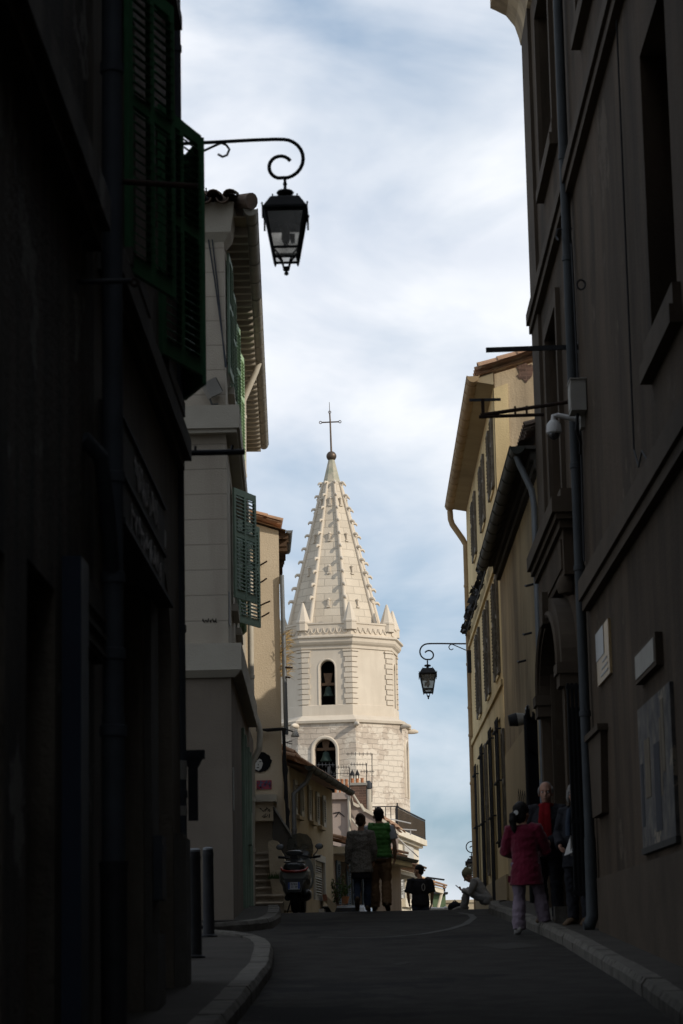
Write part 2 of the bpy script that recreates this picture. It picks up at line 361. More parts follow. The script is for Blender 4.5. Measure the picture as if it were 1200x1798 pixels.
class MB:
    def __init__(s): s.v = []; s.f = []

    def add(s, vs, fs):
        k = len(s.v); s.v += [V(q) for q in vs]; s.f += [tuple(i + k for i in q) for q in fs]; return s

    def quad(s, a, b, c, d): return s.add([a, b, c, d], [(0, 1, 2, 3)])

    def poly(s, pts): return s.add(pts, [tuple(range(len(pts)))])

    def hexa(s, p):          # 8 corners: bottom 4 then top 4
        return s.add(p, [(3, 2, 1, 0), (4, 5, 6, 7), (0, 1, 5, 4), (1, 2, 6, 5), (2, 3, 7, 6), (3, 0, 4, 7)])

    def box(s, x0, x1, y0, y1, z0, z1):
        return s.hexa([(x0, y0, z0), (x1, y0, z0), (x1, y1, z0), (x0, y1, z0), (x0, y0, z1), (x1, y0, z1), (x1, y1, z1), (x0, y1, z1)])

    def fbox(s, fr, u0, u1, d0, d1, v0, v1):
        q = [(u0, d1), (u1, d1), (u1, d0), (u0, d0)]
        return s.hexa([fr.P(a, b, v0) for a, b in q] + [fr.P(a, b, v1) for a, b in q])

    def obox(s, c, ax, ay, az):
        c = V(c); ax, ay, az = V(ax), V(ay), V(az)
        return s.hexa([c - ax - ay - az, c + ax - ay - az, c + ax + ay - az, c - ax + ay - az, c - ax - ay + az, c + ax - ay + az, c + ax + ay + az, c - ax + ay + az])

    def prism(s, pts, vec):
        n = len(pts); vec = V(vec); a = [V(p) for p in pts]
        return s.add(a + [p + vec for p in a], [tuple(range(n))[::-1], tuple(range(n, 2 * n))] + [(i, (i + 1) % n, n + (i + 1) % n, n + i) for i in range(n)])

    def tube(s, pts, rad, seg=10, hint=None, caps=True, closed=False, rcap=False):
        """sweep; rad is a number, or one per point: number or (a, b)"""
        pts = [V(p) for p in pts]; n = len(pts)
        rad = [rad] * n if isinstance(rad, (int, float, tuple)) and not isinstance(rad, list) else rad
        rad = [(r, r) if isinstance(r, (int, float)) else r for r in rad]
        if rcap and not closed:   # rounded ends
            def capend(p, q, r):
                d = (p - q).normalized(); m_ = min(r) ; return [(p + d * m_ * .55, (r[0] * .82, r[1] * .82)), (p + d * m_ * .92, (r[0] * .38, r[1] * .38))]
            a = capend(pts[0], pts[1], rad[0]); b = capend(pts[-1], pts[-2], rad[-1])
            pts = [a[1][0], a[0][0]] + pts + [b[0][0], b[1][0]]; rad = [a[1][1], a[0][1]] + rad + [b[0][1], b[1][1]]; n = len(pts)
        side = None; vs = []
        for i in range(n):
            t = (pts[(i + 1) % n] - pts[i - 1]) if closed else pts[min(i + 1, n - 1)] - pts[max(i - 1, 0)]
            if t.length < 1e-9: t = V((0, 0, 1))
            t.normalize()
            h = V(hint) if hint is not None else (side if side is not None else (V((0, 0, 1)) if abs(t.z) < .9 else V((1, 0, 0))))
            a = h - t * h.dot(t)
            if a.length < 1e-4: a = t.orthogonal()
            a.normalize(); b = t.cross(a)
            if hint is None: side = a
            for k in range(seg):
                w = 2 * pi * k / seg; vs.append(pts[i] + a * cos(w) * rad[i][0] + b * sin(w) * rad[i][1])
        fs = []
        for i in range(n if closed else n - 1):
            j = (i + 1) % n
            fs += [(i * seg + k, i * seg + (k + 1) % seg, j * seg + (k + 1) % seg, j * seg + k) for k in range(seg)]
        if caps and not closed:
            fs += [tuple(range(seg))[::-1], tuple((n - 1) * seg + k for k in range(seg))]
        return s.add(vs, fs)

    def lathe(s, c, prof, seg=16, axis='z', a0=0.0):
        c = V(c); vs = []
        for r, z in prof:
            for k in range(seg):
                w = a0 + 2 * pi * k / seg; x, y = r * cos(w), r * sin(w)
                vs.append(c + (V((x, y, z)) if axis == 'z' else V((z, x, y)) if axis == 'x' else V((x, z, y))))
        n = len(prof)
        fs = [(i * seg + k, i * seg + (k + 1) % seg, (i + 1) * seg + (k + 1) % seg, (i + 1) * seg + k) for i in range(n - 1) for k in range(seg)]
        fs += [tuple(range(seg))[::-1], tuple((n - 1) * seg + k for k in range(seg))]
        return s.add(vs, fs)

    def ell(s, c, r, rot=None, seg=14, rings=9):
        c = V(c); vs = []; fs = []
        for i in range(1, rings):
            t = pi * i / rings
            for k in range(seg):
                w = 2 * pi * k / seg; vs.append(V((r[0] * sin(t) * cos(w), r[1] * sin(t) * sin(w), r[2] * cos(t))))
        vs += [V((0, 0, r[2])), V((0, 0, -r[2]))]
        a, b = len(vs) - 2, len(vs) - 1
        for i in range(rings - 2):
            fs += [(i * seg + k, (i + 1) * seg + k, (i + 1) * seg + (k + 1) % seg, i * seg + (k + 1) % seg) for k in range(seg)]
        fs += [(a, k, (k + 1) % seg) for k in range(seg)] + [(b, (rings - 2) * seg + (k + 1) % seg, (rings - 2) * seg + k) for k in range(seg)]
        if rot is not None: vs = [rot @ q for q in vs]
        return s.add([c + q for q in vs], fs)

    def facade(s, fr, u0, u1, v0, v1, holes=(), depth=.22):
        """front sheet with rectangular or round-headed openings and their reveals"""
        us = sorted({u0, u1, *[h[0] for h in holes], *[h[1] for h in holes]}); vs_ = sorted({v0, v1, *[h[2] for h in holes], *[h[3] for h in holes]})
        for i in range(len(us) - 1):
            for j in range(len(vs_) - 1):
                a, b, c, d = us[i], us[i + 1], vs_[j], vs_[j + 1]
                mu, mv = (a + b) / 2, (c + d) / 2
                if any(h[0] < mu < h[1] and h[2] < mv < h[3] for h in holes): continue
                s.quad(fr.P(a, 0, c), fr.P(b, 0, c), fr.P(b, 0, d), fr.P(a, 0, d))
        for h in holes:
            a, b, c, d = h[:4]; arch = len(h) > 4 and h[4]
            D = -depth
            out = [(a, c), (b, c)]
            if arch:
                r = (b - a) / 2; m_ = (a + b) / 2; n = 14
                arc = [(m_ + r * cos(pi * k / n), d - r + r * sin(pi * k / n)) for k in range(n + 1)]
                out += arc
                for k in range(n // 2):
                    s.poly([fr.P(b, 0, d), fr.P(*(arc[k + 1][0], 0, arc[k + 1][1])), fr.P(arc[k][0], 0, arc[k][1])])
                    q = n - k
                    s.poly([fr.P(a, 0, d), fr.P(arc[q][0], 0, arc[q][1]), fr.P(arc[q - 1][0], 0, arc[q - 1][1])])
            else: out += [(b, d), (a, d)]
            for k in range(len(out)):
                p, q = out[k], out[(k + 1) % len(out)]
                if p != q: s.quad(fr.P(p[0], 0, p[1]), fr.P(q[0], 0, q[1]), fr.P(q[0], D, q[1]), fr.P(p[0], D, p[1]))
        return s

    def mesh(s, name, org=V((0, 0, 0)), smooth=None):
        me = bpy.data.meshes.new(name)
        me.from_pydata([tuple(q - org) for q in s.v], [], s.f)
        uv = me.uv_layers.new(name="UVMap"); dat = [0.0] * (2 * len(me.loops))
        vv = s.v
        for p in me.polygons:
            n = p.normal
            if abs(n.z) > .8: f = lambda q: (q.x, q.y)
            else:
                l = sqrt(n.x * n.x + n.y * n.y) or 1; tx, ty = -n.y / l, n.x / l
                f = lambda q: (q.x * tx + q.y * ty, q.z)
            for li in p.loop_indices:
                a, b = f(vv[me.loops[li].vertex_index]); dat[2 * li] = a; dat[2 * li + 1] = b
        uv.data.foreach_set('uv', dat)
        if smooth is not None:
            me.polygons.foreach_set('use_smooth', [True] * len(me.polygons))
            try: me.set_sharp_from_angle(angle=radians(smooth))
            except Exception: pass
        return me

    def build(s, name, mt, parent=None, smooth=None):
        me = s.mesh(name, origin(parent), smooth)
        return link(name, me, mt, parent)


def struct(o): return tag(o, kind='structure')


# ------------------------------------------------------------------ shared pieces of houses
def shutter(parent, p, dirx, diry, w, z0, z1, mt, name='shutter', cols=2, mid=True, th=.035, pitch=.055, label=None):
    """louvred leaf hinged at p, running along (dirx, diry)"""
    l = sqrt(dirx**2 + diry**2); U = V((dirx / l, diry / l, 0)); Nn = V((U.y, -U.x, 0)); Z = V((0, 0, 1)); b = MB(); p = V((p[0], p[1], 0)); st = .07

    def bar(a0, a1, b0, b1, t=th): b.obox(p + U * (a0 + a1) / 2 + Z * (b0 + b1) / 2, U * (a1 - a0) / 2, Nn * t / 2, Z * (b1 - b0) / 2)
    xs = [0 + (w - st) * k / cols for k in range(cols + 1)]
    for x in xs: bar(x, x + st, z0, z1)
    zs = [(z0, z0 + .13), (z1 - .1, z1)] + ([((z0 + z1) / 2 + .1, (z0 + z1) / 2 + .19)] if mid else [])
    zs.sort()
    for a, c in zs:
        for k in range(cols): bar(xs[k] + st, xs[k + 1], a, c, th * .9)
    for (a, c), (e, f) in zip(zs[:-1], zs[1:]):
        n = max(2, int((e - c) / pitch))
        for k in range(cols):
            x0, x1 = xs[k] + st, xs[k + 1]
            for i in range(n):
                z = c + (i + .5) * (e - c) / n
                t = (Nn * .8 + Z * -.6).normalized()
                b.obox(p + U * (x0 + x1) / 2 + Z * z, U * (x1 - x0) / 2, t * (.7 * pitch + .006), t.cross(U) * .004)
    o = b.build(name, mt, parent)
    if label: o['label'] = label
    return o


def window(parent, fr, a, b, c, d, depth, mt_f, mt_p, cols=2, rows=3, name='window', arch=False):
    """frame with bars set back in its opening, pane behind"""
    f = MB(); t = .05; D = -depth + .06
    if not arch:
        f.fbox(fr, a, a + t, D - .05, D, c, d).fbox(fr, b - t, b, D - .05, D, c, d).fbox(fr, a + t, b - t, D - .05, D, c, c + t).fbox(fr, a + t, b - t, D - .05, D, d - t, d)
        for k in range(1, cols): x = a + (b - a) * k / cols; f.fbox(fr, x - .03, x + .03, D - .05, D - .003, c + t, d - t)
        for k in range(1, rows):
            z = c + (d - c) * k / rows; f.fbox(fr, a + t, b - t, D - .045, D - .008, z - .015, z + .015)
        o = f.build(name, mt_f, parent)
        MB().quad(fr.P(a, D - .04, c), fr.P(b, D - .04, c), fr.P(b, D - .04, d), fr.P(a, D - .04, d)).build('pane', mt_p, o)
    return o


def half_gutter(p0, p1, r, mt, parent, straps=6, name='gutter'):
    """half-round channel with straps"""
    p0, p1 = V(p0), V(p1); t = (p1 - p0).normalized(); a = V((t.y, -t.x, 0)).normalized(); z = V((0, 0, 1)); b = MB(); n = 10
    for rr, fl in ((r, 1), (r * .9, -1)):
        A = [p0 + a * cos(pi + pi * k / n) * rr + z * sin(pi + pi * k / n) * rr for k in range(n + 1)]
        B = [q + (p1 - p0) for q in A]
        for k in range(n): b.quad(A[k], A[k + 1], B[k + 1], B[k])
    for q, s in ((p0, 1), (p1, -1)):
        b.poly([q + a * cos(pi + pi * k / n) * r + z * sin(pi + pi * k / n) * r for k in range(n + 1)])
    for sgn in (1, -1):
        b.tube([p0 + a * r * sgn, p1 + a * r * sgn], r * .12, 6)
    for k in range(straps):
        q = p0 + (p1 - p0) * ((k + .5) / straps)
        b.tube([q + a * cos(pi + pi * i / n) * r * 1.05 + z * sin(pi + pi * i / n) * r * 1.05 for i in range(n + 1)], r * .05, 5)
    return b.build(name, mt, parent, 40)


def pipe(pts, r, mt, parent, rings=(), name='drainpipe', seg=12, ringr=1.18):
    b = MB().tube(pts, r, seg)
    for z in rings:      # collars at heights on the vertical run
        for i in range(len(pts) - 1):
            a, c = V(pts[i]), V(pts[i + 1])
            if min(a.z, c.z) <= z <= max(a.z, c.z) and abs(a.z - c.z) > .3:
                q = a + (c - a) * ((z - a.z) / (c.z - a.z)); b.lathe(q, [(r * .99, -.035), (r * ringr, -.03), (r * ringr, .03), (r * .99, .035)], seg)
    return b.build(name, mt, parent, 40)


def tiles(b, p0, p1, dn, rows, r=.09, L=.42, col_gap=.21, lift=.02, both=True, jit=.0):
    """canal tiles: columns between p0 and p1, running down along dn from the top edge"""
    p0, p1, dn = V(p0), V(p1), V(dn).normalized(); ax = (p1 - p0); n = max(1, round(ax.length / col_gap)); a = ax.normalized(); up = a.cross(dn)
    if up.z < 0: up = -up
    for c in range(n + 1):
        o = p0 + ax * (c / n)
        for rw in range(rows):
            for kind in ((1, -1) if both else (1,)):
                if kind == -1 and c == n: continue
                q = o + dn * (rw * L * .82) + up * (lift + .012 * rw * 0 + (r * .55 if kind == 1 else r * .25)) + (a * (col_gap / 2) if kind == -1 else V((0, 0, 0)))
                q = q + a * random.uniform(-jit, jit); sg = 6
                e = dn * L + up * .03
                r0, r1 = (r * .88, r) if kind == 1 else (r, r * .88)
                up2 = (up - dn * .0)
                A = [q + up2 * .018 + a * cos(pi * k / sg) * r0 + up * sin(pi * k / sg) * r0 * kind * .8 for k in range(sg + 1)]
                B = [q + e + a * cos(pi * k / sg) * r1 + up * sin(pi * k / sg) * r1 * kind * .8 for k in range(sg + 1)]
                A2 = [A[k] - (up * sin(pi * k / sg) * kind + a * cos(pi * k / sg)) * .014 for k in range(sg + 1)]
                B2 = [B[k] - (up * sin(pi * k / sg) * kind + a * cos(pi * k / sg)) * .014 for k in range(sg + 1)]
                for k in range(sg):
                    b.quad(A[k], A[k + 1], B[k + 1], B[k]); b.quad(B2[k], B2[k + 1], A2[k + 1], A2[k])
                    b.quad(B[k], B[k + 1], B2[k + 1], B2[k]); b.quad(A[k], A[k + 1], A2[k + 1], A2[k])
    return b


def house_body(b, fr, u0, u1, v0, v1, back):
    """the other walls and the top of a house behind its street front"""
    P = fr.P
    b.quad(P(u0, 0, v0), P(u0, -back, v0), P(u0, -back, v1), P(u0, 0, v1))
    b.quad(P(u1, 0, v0), P(u1, -back, v0), P(u1, -back, v1), P(u1, 0, v1))
    b.quad(P(u0, -back, v0), P(u1, -back, v0), P(u1, -back, v1), P(u0, -back, v1))
    b.quad(P(u0, 0, v1), P(u1, 0, v1), P(u1, -back, v1), P(u0, -back, v1))
    return b


# ------------------------------------------------------------------ ground, road, pavements
def strip(ys, xa, xb, dz, thick=0.0):
    b = MB(); rows = []
    for y in ys:
        a, c = xa(y) if callable(xa) else xa, xb(y) if callable(xb) else xb
        rows.append((V((a, y, zr(y) + dz)), V((c, y, zr(y) + dz))))
    n = len(rows)
    nx = 6
    for i in range(n - 1):
        for k in range(nx):
            f = lambda r, t: r[0] + (r[1] - r[0]) * (t / nx)
            b.quad(f(rows[i], k), f(rows[i], k + 1), f(rows[i + 1], k + 1), f(rows[i + 1], k))
    if thick:
        for s in (0, 1):
            for i in range(n - 1): b.quad(rows[i][s], rows[i + 1][s], rows[i + 1][s] - V((0, 0, thick)), rows[i][s] - V((0, 0, thick)))
        for r in (rows[0], rows[-1]): b.quad(r[0], r[1], r[1] - V((0, 0, thick)), r[0] - V((0, 0, thick)))
    return b


def frange(a, b, s):
    n = max(1, round((b - a) / s)); return [a + (b - a) * i / n for i in range(n + 1)]


ys_all = frange(-60, 12, 3) + frange(12.4, 64, .4) + frange(66, 160, 4)
g = MB(); gx = [-900, -200, -60, -7, 7, 60, 200, 900]; gy = [-900, -200] + ys_all + [300, 900, 2000]
for i in range(len(gy) - 1):
    for k in range(len(gx) - 1):
        q = [(gx[k], gy[i]), (gx[k + 1], gy[i]), (gx[k + 1], gy[i + 1]), (gx[k], gy[i + 1])]
        g.quad(*[V((x, y, zr(y) - .06 - (0 if -7 <= x <= 7 else .3))) for x, y in q])
struct(g.build('ground', M['ground'], smooth=60))
struct(strip(ys_all, -7, 5.5, 0).build('road', M['asphalt'], smooth=60))


def interp(pts):
    def f(y):
        if y <= pts[0][0]: return pts[0][1]
        for (a, b), (c, d) in zip(pts[:-1], pts[1:]):
            if y <= c: return b + (d - b) * (y - a) / (c - a)
        return pts[-1][1]
    return f


KERB_H = .13
kl = [on_road(*q, KERB_H) for q in ((385, 1798), (442, 1735), (476, 1690), (480, 1662), (472, 1650), (450, 1642), (415, 1637), (372, 1634))]
kr = [on_road(*q, KERB_H) for q in ((1200, 1772), (1100, 1703), (985, 1638), (925, 1613), (880, 1597), (858, 1590))]
k2 = [on_road(*q, KERB_H) for q in ((330, 1628), (380, 1622), (440, 1618), (478, 1614), (489, 1607))]


def kerb(name, line, w, side):
    """row of kerb stones along a line (x, y); side +1 puts the stone to the left of the direction of travel"""
    b = MB(); rnd = random.Random(3)
    P = [V((p[0], p[1], 0)) for p in line]
    # resample into stones
    L = [0]
    for a, c in zip(P[:-1], P[1:]): L.append(L[-1] + (c - a).length)

    def at(s):
        for i in range(len(P) - 1):
            if s <= L[i + 1] + 1e-6:
                return P[i] + (P[i + 1] - P[i]) * ((s - L[i]) / (L[i + 1] - L[i]))
        return P[-1]

    def nrm(s):
        t = (at(min(s + .12, L[-1])) - at(max(s - .12, 0))).normalized(); return V((-t.y, t.x, 0)) * side
    s = 0
    while s < L[-1] - .1:
        ln = min(rnd.uniform(.55, 1.0), L[-1] - s); e = s + ln - .012; k = 4; h = KERB_H + .012 + rnd.uniform(-.004, .006); j = rnd.uniform(-.006, .006)
        for i in range(k):
            s0, s1 = s + (e - s) * i / k, s + (e - s) * (i + 1) / k
            prof = lambda q: [at(q) + nrm(q) * o + V((0, 0, zr(at(q).y) + z)) for o, z in ((j, -.1), (j, h - .05 + rnd.uniform(-.004, .004)), (j + .03 + rnd.uniform(-.004, .006), h), (w + j, h), (w + j, -.1))]
            A, B = prof(s0), prof(s1)
            for q in range(4): b.quad(A[q], A[q + 1], B[q + 1], B[q])
            if i == 0: b.poly(A)
            if i == k - 1: b.poly(B)
        s += ln
    o = b.build(name, M['kerb']); return struct(o)


lineL = [(-1.05, -12)] + [(-1.03, 8)] + [(p.x, p.y) for p in kl] + [(-7, kl[-1].y + .3)]
kerb('kerb_near_left', lineL, .2, 1)
lineR = [(2.2, -12), (2.22, 8)] + [(p.x, p.y) for p in kr] + [(kr[-1].x + .12, kr[-1].y + 2.2), (2.35, kr[-1].y + 5), (2.4, 60)]
kerb('kerb_right', lineR, .17, -1)
line2 = [(-7, k2[0].y + .1)] + [(p.x, p.y) for p in k2] + [(k2[-1].x + .0, k2[-1].y + 1.2), (-1.72, 46.5)]
kerb('kerb_far_left', line2, .2, 1)
tipy = max(p.y for p in kl)
fx = interp([(p[1], p[0]) for p in lineL[:6]])


def left_edge(y):
    yt = lineL[4][1]
    if y <= yt: return fx(y) - .1
    t = min(1, (y - yt) / (tipy - yt)); return lineL[4][0] - .1 - (1 - sqrt(max(0, 1 - t * t))) * 1.6


struct(strip(frange(-12, 12, 3) + frange(12.4, tipy - .12, .25), -7, left_edge, KERB_H, .16).build('pavement_near_left', M['pave'], smooth=50))
frx = interp([(p[1], p[0] + .09) for p in lineR])
struct(strip(frange(-12, 12, 3) + frange(12.4, 60, .4), frx, 5.4, KERB_H, .16).build('pavement_right', M['pave'], smooth=50))
y2 = k2[0].y + .1; f2 = interp([(k2[2].y + .12, -3), (k2[3].y + .1, k2[3].x - .05), (k2[4].y, k2[4].x - .1), (46.5, -1.85)])
struct(strip(frange(y2 + .08, 46.4, .3), -7, lambda y: -6.9 if y < k2[2].y - .1 and False else f2(y) if y > k2[2].y + .12 else -2.2, KERB_H, .16).build('pavement_far_left', M['pave'], smooth=50))
# worn pale line that bends across the road to the right kerb
pl = [on_road(*q) for q in ((560, 1646), (620, 1647), (680, 1646), (740, 1641), (790, 1632), (818, 1623), (832, 1612), (826, 1606), (806, 1603))]
b = MB()
for a, c in zip(pl[:-1], pl[1:]):
    t = (c - a); t.z = 0; t.normalize(); nn = V((-t.y, t.x, 0)); w = .05 if a.y < 40 else .09
    q = [a + nn * w, a - nn * w, c - nn * w, c + nn * w]
    b.quad(*[V((p.x, p.y, zr(p.y) + .005)) for p in q])
struct(b.build('worn_road_line', M['line']))
for nm, q in (('road_patch', ((1150 - 310, 1660), (880, 1668), (950, 1662), (910, 1655))), ('road_patch', ((690, 1693), (712, 1689), (722, 1691), (700, 1696)))):
    pts = [on_road(*p) for p in q]
    struct(MB().poly([V((p.x, p.y, zr(p.y) + .004)) for p in pts]).build(nm, M['rpatch']))

# ------------------------------------------------------------------ tower
TY, TXC = 142.0, on_y(588, 1100, 142).x
PHI = radians(15)
zt = lambda y: on_y(588, y, TY).z
T = root('church_tower', 'pale limestone octagonal bell tower with a crocketed stone spire', 'tower', (TXC, TY, -3))
TC = V((TXC, TY, 0))
oct_ = lambda r, z, k: TC + V((sin(PHI + k * pi / 4) * r, -cos(PHI + k * pi / 4) * r, z))


def oct_profile(b, prof, cap=True):
    for (r0, z0), (r1, z1) in zip(prof[:-1], prof[1:]):
        for k in range(8): b.quad(oct_(r0, z0, k), oct_(r0, z0, k + 1), oct_(r1, z1, k + 1), oct_(r1, z1, k))
    if cap:
        for r, z in (prof[0], prof[-1]): b.poly([oct_(r, z, k) for k in range(8)])
    return b


def oct_face(r, k):
    a, c = oct_(r, 0, k), oct_(r, 0, k + 1); return Fr(a.x, a.y, c.x - a.x, c.y - a.y)


RL, RU, RS = 4.42, 3.80, 2.86
z_low, z_mould, z_pl, z_c0, z_c1, z_par, z_sp, z_ap = -3, zt(1281), zt(1248), zt(1150), zt(1132), zt(1108), zt(1112), zt(808)
fl = 2 * RL * sin(pi / 8); fu = 2 * RU * sin(pi / 8)
lo = MB(); up = MB()
for k in range(8):
    f = oct_face(RL, k)
    if k % 2 == 1:    # k=-1 -> face towards the camera is k=7
        m_ = fl / 2 + (-.12 if k == 7 else 0); h = [(m_ - .62, m_ + .62, zt(1405), zt(1308), True)]
        lo.facade(f, 0, fl, z_low, z_mould, h, .7)
    else: lo.facade(f, 0, fl, z_low, z_mould)
    f = oct_face(RU, k); m_ = fu / 2 + (.02 if k == 7 else 0)
    up.facade(f, 0, fu, z_mould, z_c0, [(m_ - .44, m_ + .44, z_pl, zt(1171), True)] if k % 2 == 1 else (), .6)
lo.build('lower_stage', M['rubble'], T); up.build('belfry_stage', M['stonesm'], T)
# dark cores so that the openings look into an unlit belfry
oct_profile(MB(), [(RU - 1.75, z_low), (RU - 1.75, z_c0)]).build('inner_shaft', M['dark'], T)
oct_profile(MB(), [(RL, z_mould - .02), (RL + .16, z_mould + .02), (RL + .2, z_mould + .16), (RL + .05, z_mould + .22), (RU + .1, z_mould + .5), (RU - .1, z_mould + .5)]).build('string_course', M['stonesm'], T)
oct_profile(MB(), [(RU, z_mould + .45), (RU + .07, z_mould + .46), (RU + .07, z_pl - .03), (RU, z_pl)]).build('plinth_band', M['stonesm'], T)
oct_profile(MB(), [(RU - .1, z_c0 - .08), (RU + .08, z_c0 - .06), (RU + .1, z_c0 + .1), (RU + .22, z_c0 + .2), (RU + .3, z_c0 + .32), (RU + .32, z_c1 - .12), (RU + .44, z_c1 - .04), (RU + .44, z_c1 + .05), (RU, z_c1 + .14)]).build('cornice', M['stonesm'], T)
pr = MB(); oct_profile(pr, [(RU - .1, z_c1 + .08), (RU + .02, z_c1 + .1), (RU + .04, z_par - .08), (RU + .1, z_par - .04), (RU + .1, z_par + .05), (RU - .28, z_par + .06), (RU - .3, z_c1 + .2)], False)
oct_profile(pr, [(RU - .2, z_c1 + .22), (.5, z_c1 + .3)], False)
for k in (-3, -2, -1, 0, 1, 2):
    f = oct_face(RU + .04, k); n = 7; w = (fu - .3) / n
    for i in range(n):
        u = .15 + w * (i + .5)
        pr.tube([f.P(u + cos(pi + pi * j / 8) * w * .42, .02, z_c1 + .55 + sin(pi + pi * j / 8) * .3) for j in range(9)], .035, 5)
pr.build('parapet', M['stonesm'], T)
qs = []
for k in range(-3, 5):
    q = MB()
    for s, fk in ((0, k), (1, k - 1)):
        f = oct_face(RU, fk)
        n = 10; zz0, zz1 = z_pl + .03, z_c0 - .25; hh = (zz1 - zz0) / n
        for i in range(n):
            w = .46 if i % 2 else .38
            a, c = (0, w) if s == 0 else (fu - w, fu)
            q.fbox(f, a - (.02 if s == 0 else 0), c + (.02 if s else 0), -.05, .07, zz0 + hh * i + .025, zz0 + hh * (i + 1) - .025)
        a, c = (-.03, .5) if s == 0 else (fu - .5, fu + .03)
        q.fbox(f, a, c, -.05, .11, zz1 + .02, zz1 + .12)
    q.build('quoin', M['stonesm'], T)
for k in (0, 2, 4, 6):   # gargoyle spouts and lower arch mouldings
    pass
for k in range(-2, 4):
    c = oct_(RL + .05, z_mould - .12, k); d = V((sin(PHI + k * pi / 4), -cos(PHI + k * pi / 4), 0))
    MB().tube([c, c + d * .3 + V((0, 0, .02)), c + d * .48 + V((0, 0, .0))], [.14, .15, .1], 8, rcap=True).build('spout', M['stonesm'], T, 50)
for k in (7, 1):
    f = oct_face(RL, k); m_ = fl / 2 + (-.12 if k == 7 else 0); zz = zt(1308) - .62
    MB().tube([f.P(m_ - .72, .03, zt(1405))] + [f.P(m_ - .72 * cos(pi * j / 14), .03, zz + .72 * sin(pi * j / 14)) for j in range(15)] + [f.P(m_ + .72, .03, zt(1405))], (.1, .07), 6).build('arch_moulding', M['stonesm'], T, 40)
    f = oct_face(RU, k); m_ = fu / 2; zz = zt(1171) - .44
    MB().tube([f.P(m_ - .5, .0, z_pl)] + [f.P(m_ - .5 * cos(pi * j / 14), .0, zz + .5 * sin(pi * j / 14)) for j in range(15)] + [f.P(m_ + .5, .0, z_pl)], (.05, .035), 6).build('arch_moulding', M['stonesm'], T, 40)
for f, m_, zb, s in ((oct_face(RU, 7), fu / 2, zt(1232), 1), (oct_face(RL, 7), fl / 2 - .12, zt(1345), 1.1)):
    c = f.P(m_, -.42, zb)
    bl = MB().lathe(c, [(.0, .02), (.3 * s, 0), (.31 * s, .05), (.25 * s, .16), (.19 * s, .35), (.17 * s, .48), (.1 * s, .56), (0, .58)], 16).build('bell', M['bell'], T, 50)
    y = MB().fbox(f, m_ - .55, m_ + .55, -.52, -.36, zb + .62, zb + .78)
    y.prism([f.P(m_ - .16, -.5, zb + .78), f.P(m_ + .16, -.5, zb + .78), f.P(m_ + .26, -.5, zb + 1.35), f.P(m_ - .26, -.5, zb + 1.35)], f.N * .14)
    y.tube([c + V((0, 0, .5)), c + V((0, 0, .7))], .05, 6); y.build('bell_yoke', M['wood'], T)
# spire
HS = z_ap - z_sp
spw = lambda t: RS + (.17 - RS) * t
zcop = (zt(846) - z_sp) / HS
sp = MB(); oct_profile(sp, [(RS + .0, z_sp - 1.3), (RS, z_sp)] + [(spw(t), z_sp + HS * t) for t in [i / 14 * zcop for i in range(1, 15)]])
sp.build('spire', M['stone'], T)
oct_profile(MB(), [(spw(zcop) + .03, z_sp + HS * zcop - .05), (spw(1) + .03, z_ap), (.1, z_ap + .05)]).build('spire_cap', M['copper'], T)
for k in range(8):
    MB().tube([oct_(spw(t) + .02, z_sp + HS * t, k) for t in (-.03, .25, .5, .75, zcop - .005)], [.13, .12, .11, .1, .08], 8).build('spire_rib', M['stonesm'], T, 50)
ck = MB()
ck.tube([(0, 0, .02), (.2, 0, .1), (.38, 0, .1), (.5, 0, -.02), (.5, 0, -.1)], [.13, .15, .13, .09, .06], 7, rcap=True)
ckm = ck.mesh('crocket', smooth=50)
for k in range(8):
    for i in range(10):
        t = (zt(1060) + (zt(851) - zt(1060)) * i / 9 - z_sp) / HS
        o = link('crocket', ckm, M['stonesm'], T); s = .74 - .02 * i
        o.location = oct_(spw(t) + .02, z_sp + HS * t, k) - V(T.location); o.rotation_euler = (0, 0, PHI + k * pi / 4 - pi / 2); o.scale = (s, s, s)
for k in range(-3, 3):   # little blind keyholes up each side of the spire
    for yy in (1070, 1010, 951, 887):
        t = (zt(yy) - z_sp) / HS; r = spw(t); a, c = oct_(r, z_sp + HS * t, k), oct_(r, z_sp + HS * t, k + 1); m_ = (a + c) / 2
        n = V((m_.x - TC.x, m_.y - TC.y, 0)).normalized()
        MB().obox(m_ + n * .03 + V((0, 0, .1)), n.cross(V((0, 0, 1))) * .05, n * .08, V((0, 0, .18))).obox(m_ + n * .05 - V((0, 0, .15)), n.cross(V((0, 0, 1))) * .11, n * .08, V((0, 0, .045))).ell(m_ + n * .04 + V((0, 0, .28)), (.1, .1, .08)).build('blind_light', M['stonesm'], T)
for k in range(8):       # pinnacles on the corners
    R_ = RU - .2; c = oct_(R_, z_par - .4, k); d = V((sin(PHI + k * pi / 4), -cos(PHI + k * pi / 4), 0)); s_ = V((d.y, -d.x, 0)); s_ = V((-d.y, d.x, 0))
    pn = MB(); ring = lambda w, z: [c + d * w * a + s_ * w * e + V((0, 0, z)) for a, e in ((1, 0), (.7, .7), (0, 1), (-.7, .7), (-1, 0), (-.7, -.7), (0, -1), (.7, -.7))]
    pr_ = [(.42, 0), (.42, .42), (.45, .46), (.45, .55), (.41, .60), (.07, 1.62), (.02, 1.68)]
    for (w0, h0), (w1, h1) in zip(pr_[:-1], pr_[1:]):
        A, B = ring(w0, h0), ring(w1, h1)
        for i in range(8): pn.quad(A[i], A[(i + 1) % 8], B[(i + 1) % 8], B[i])
    pn.build('pinnacle', M['stonesm'], T)
zb = zt(801)
MB().ell(TC + V((0, 0, zb)), (.31, .31, .31), None, 20, 14).build('ball', M['ball'], T, 60)
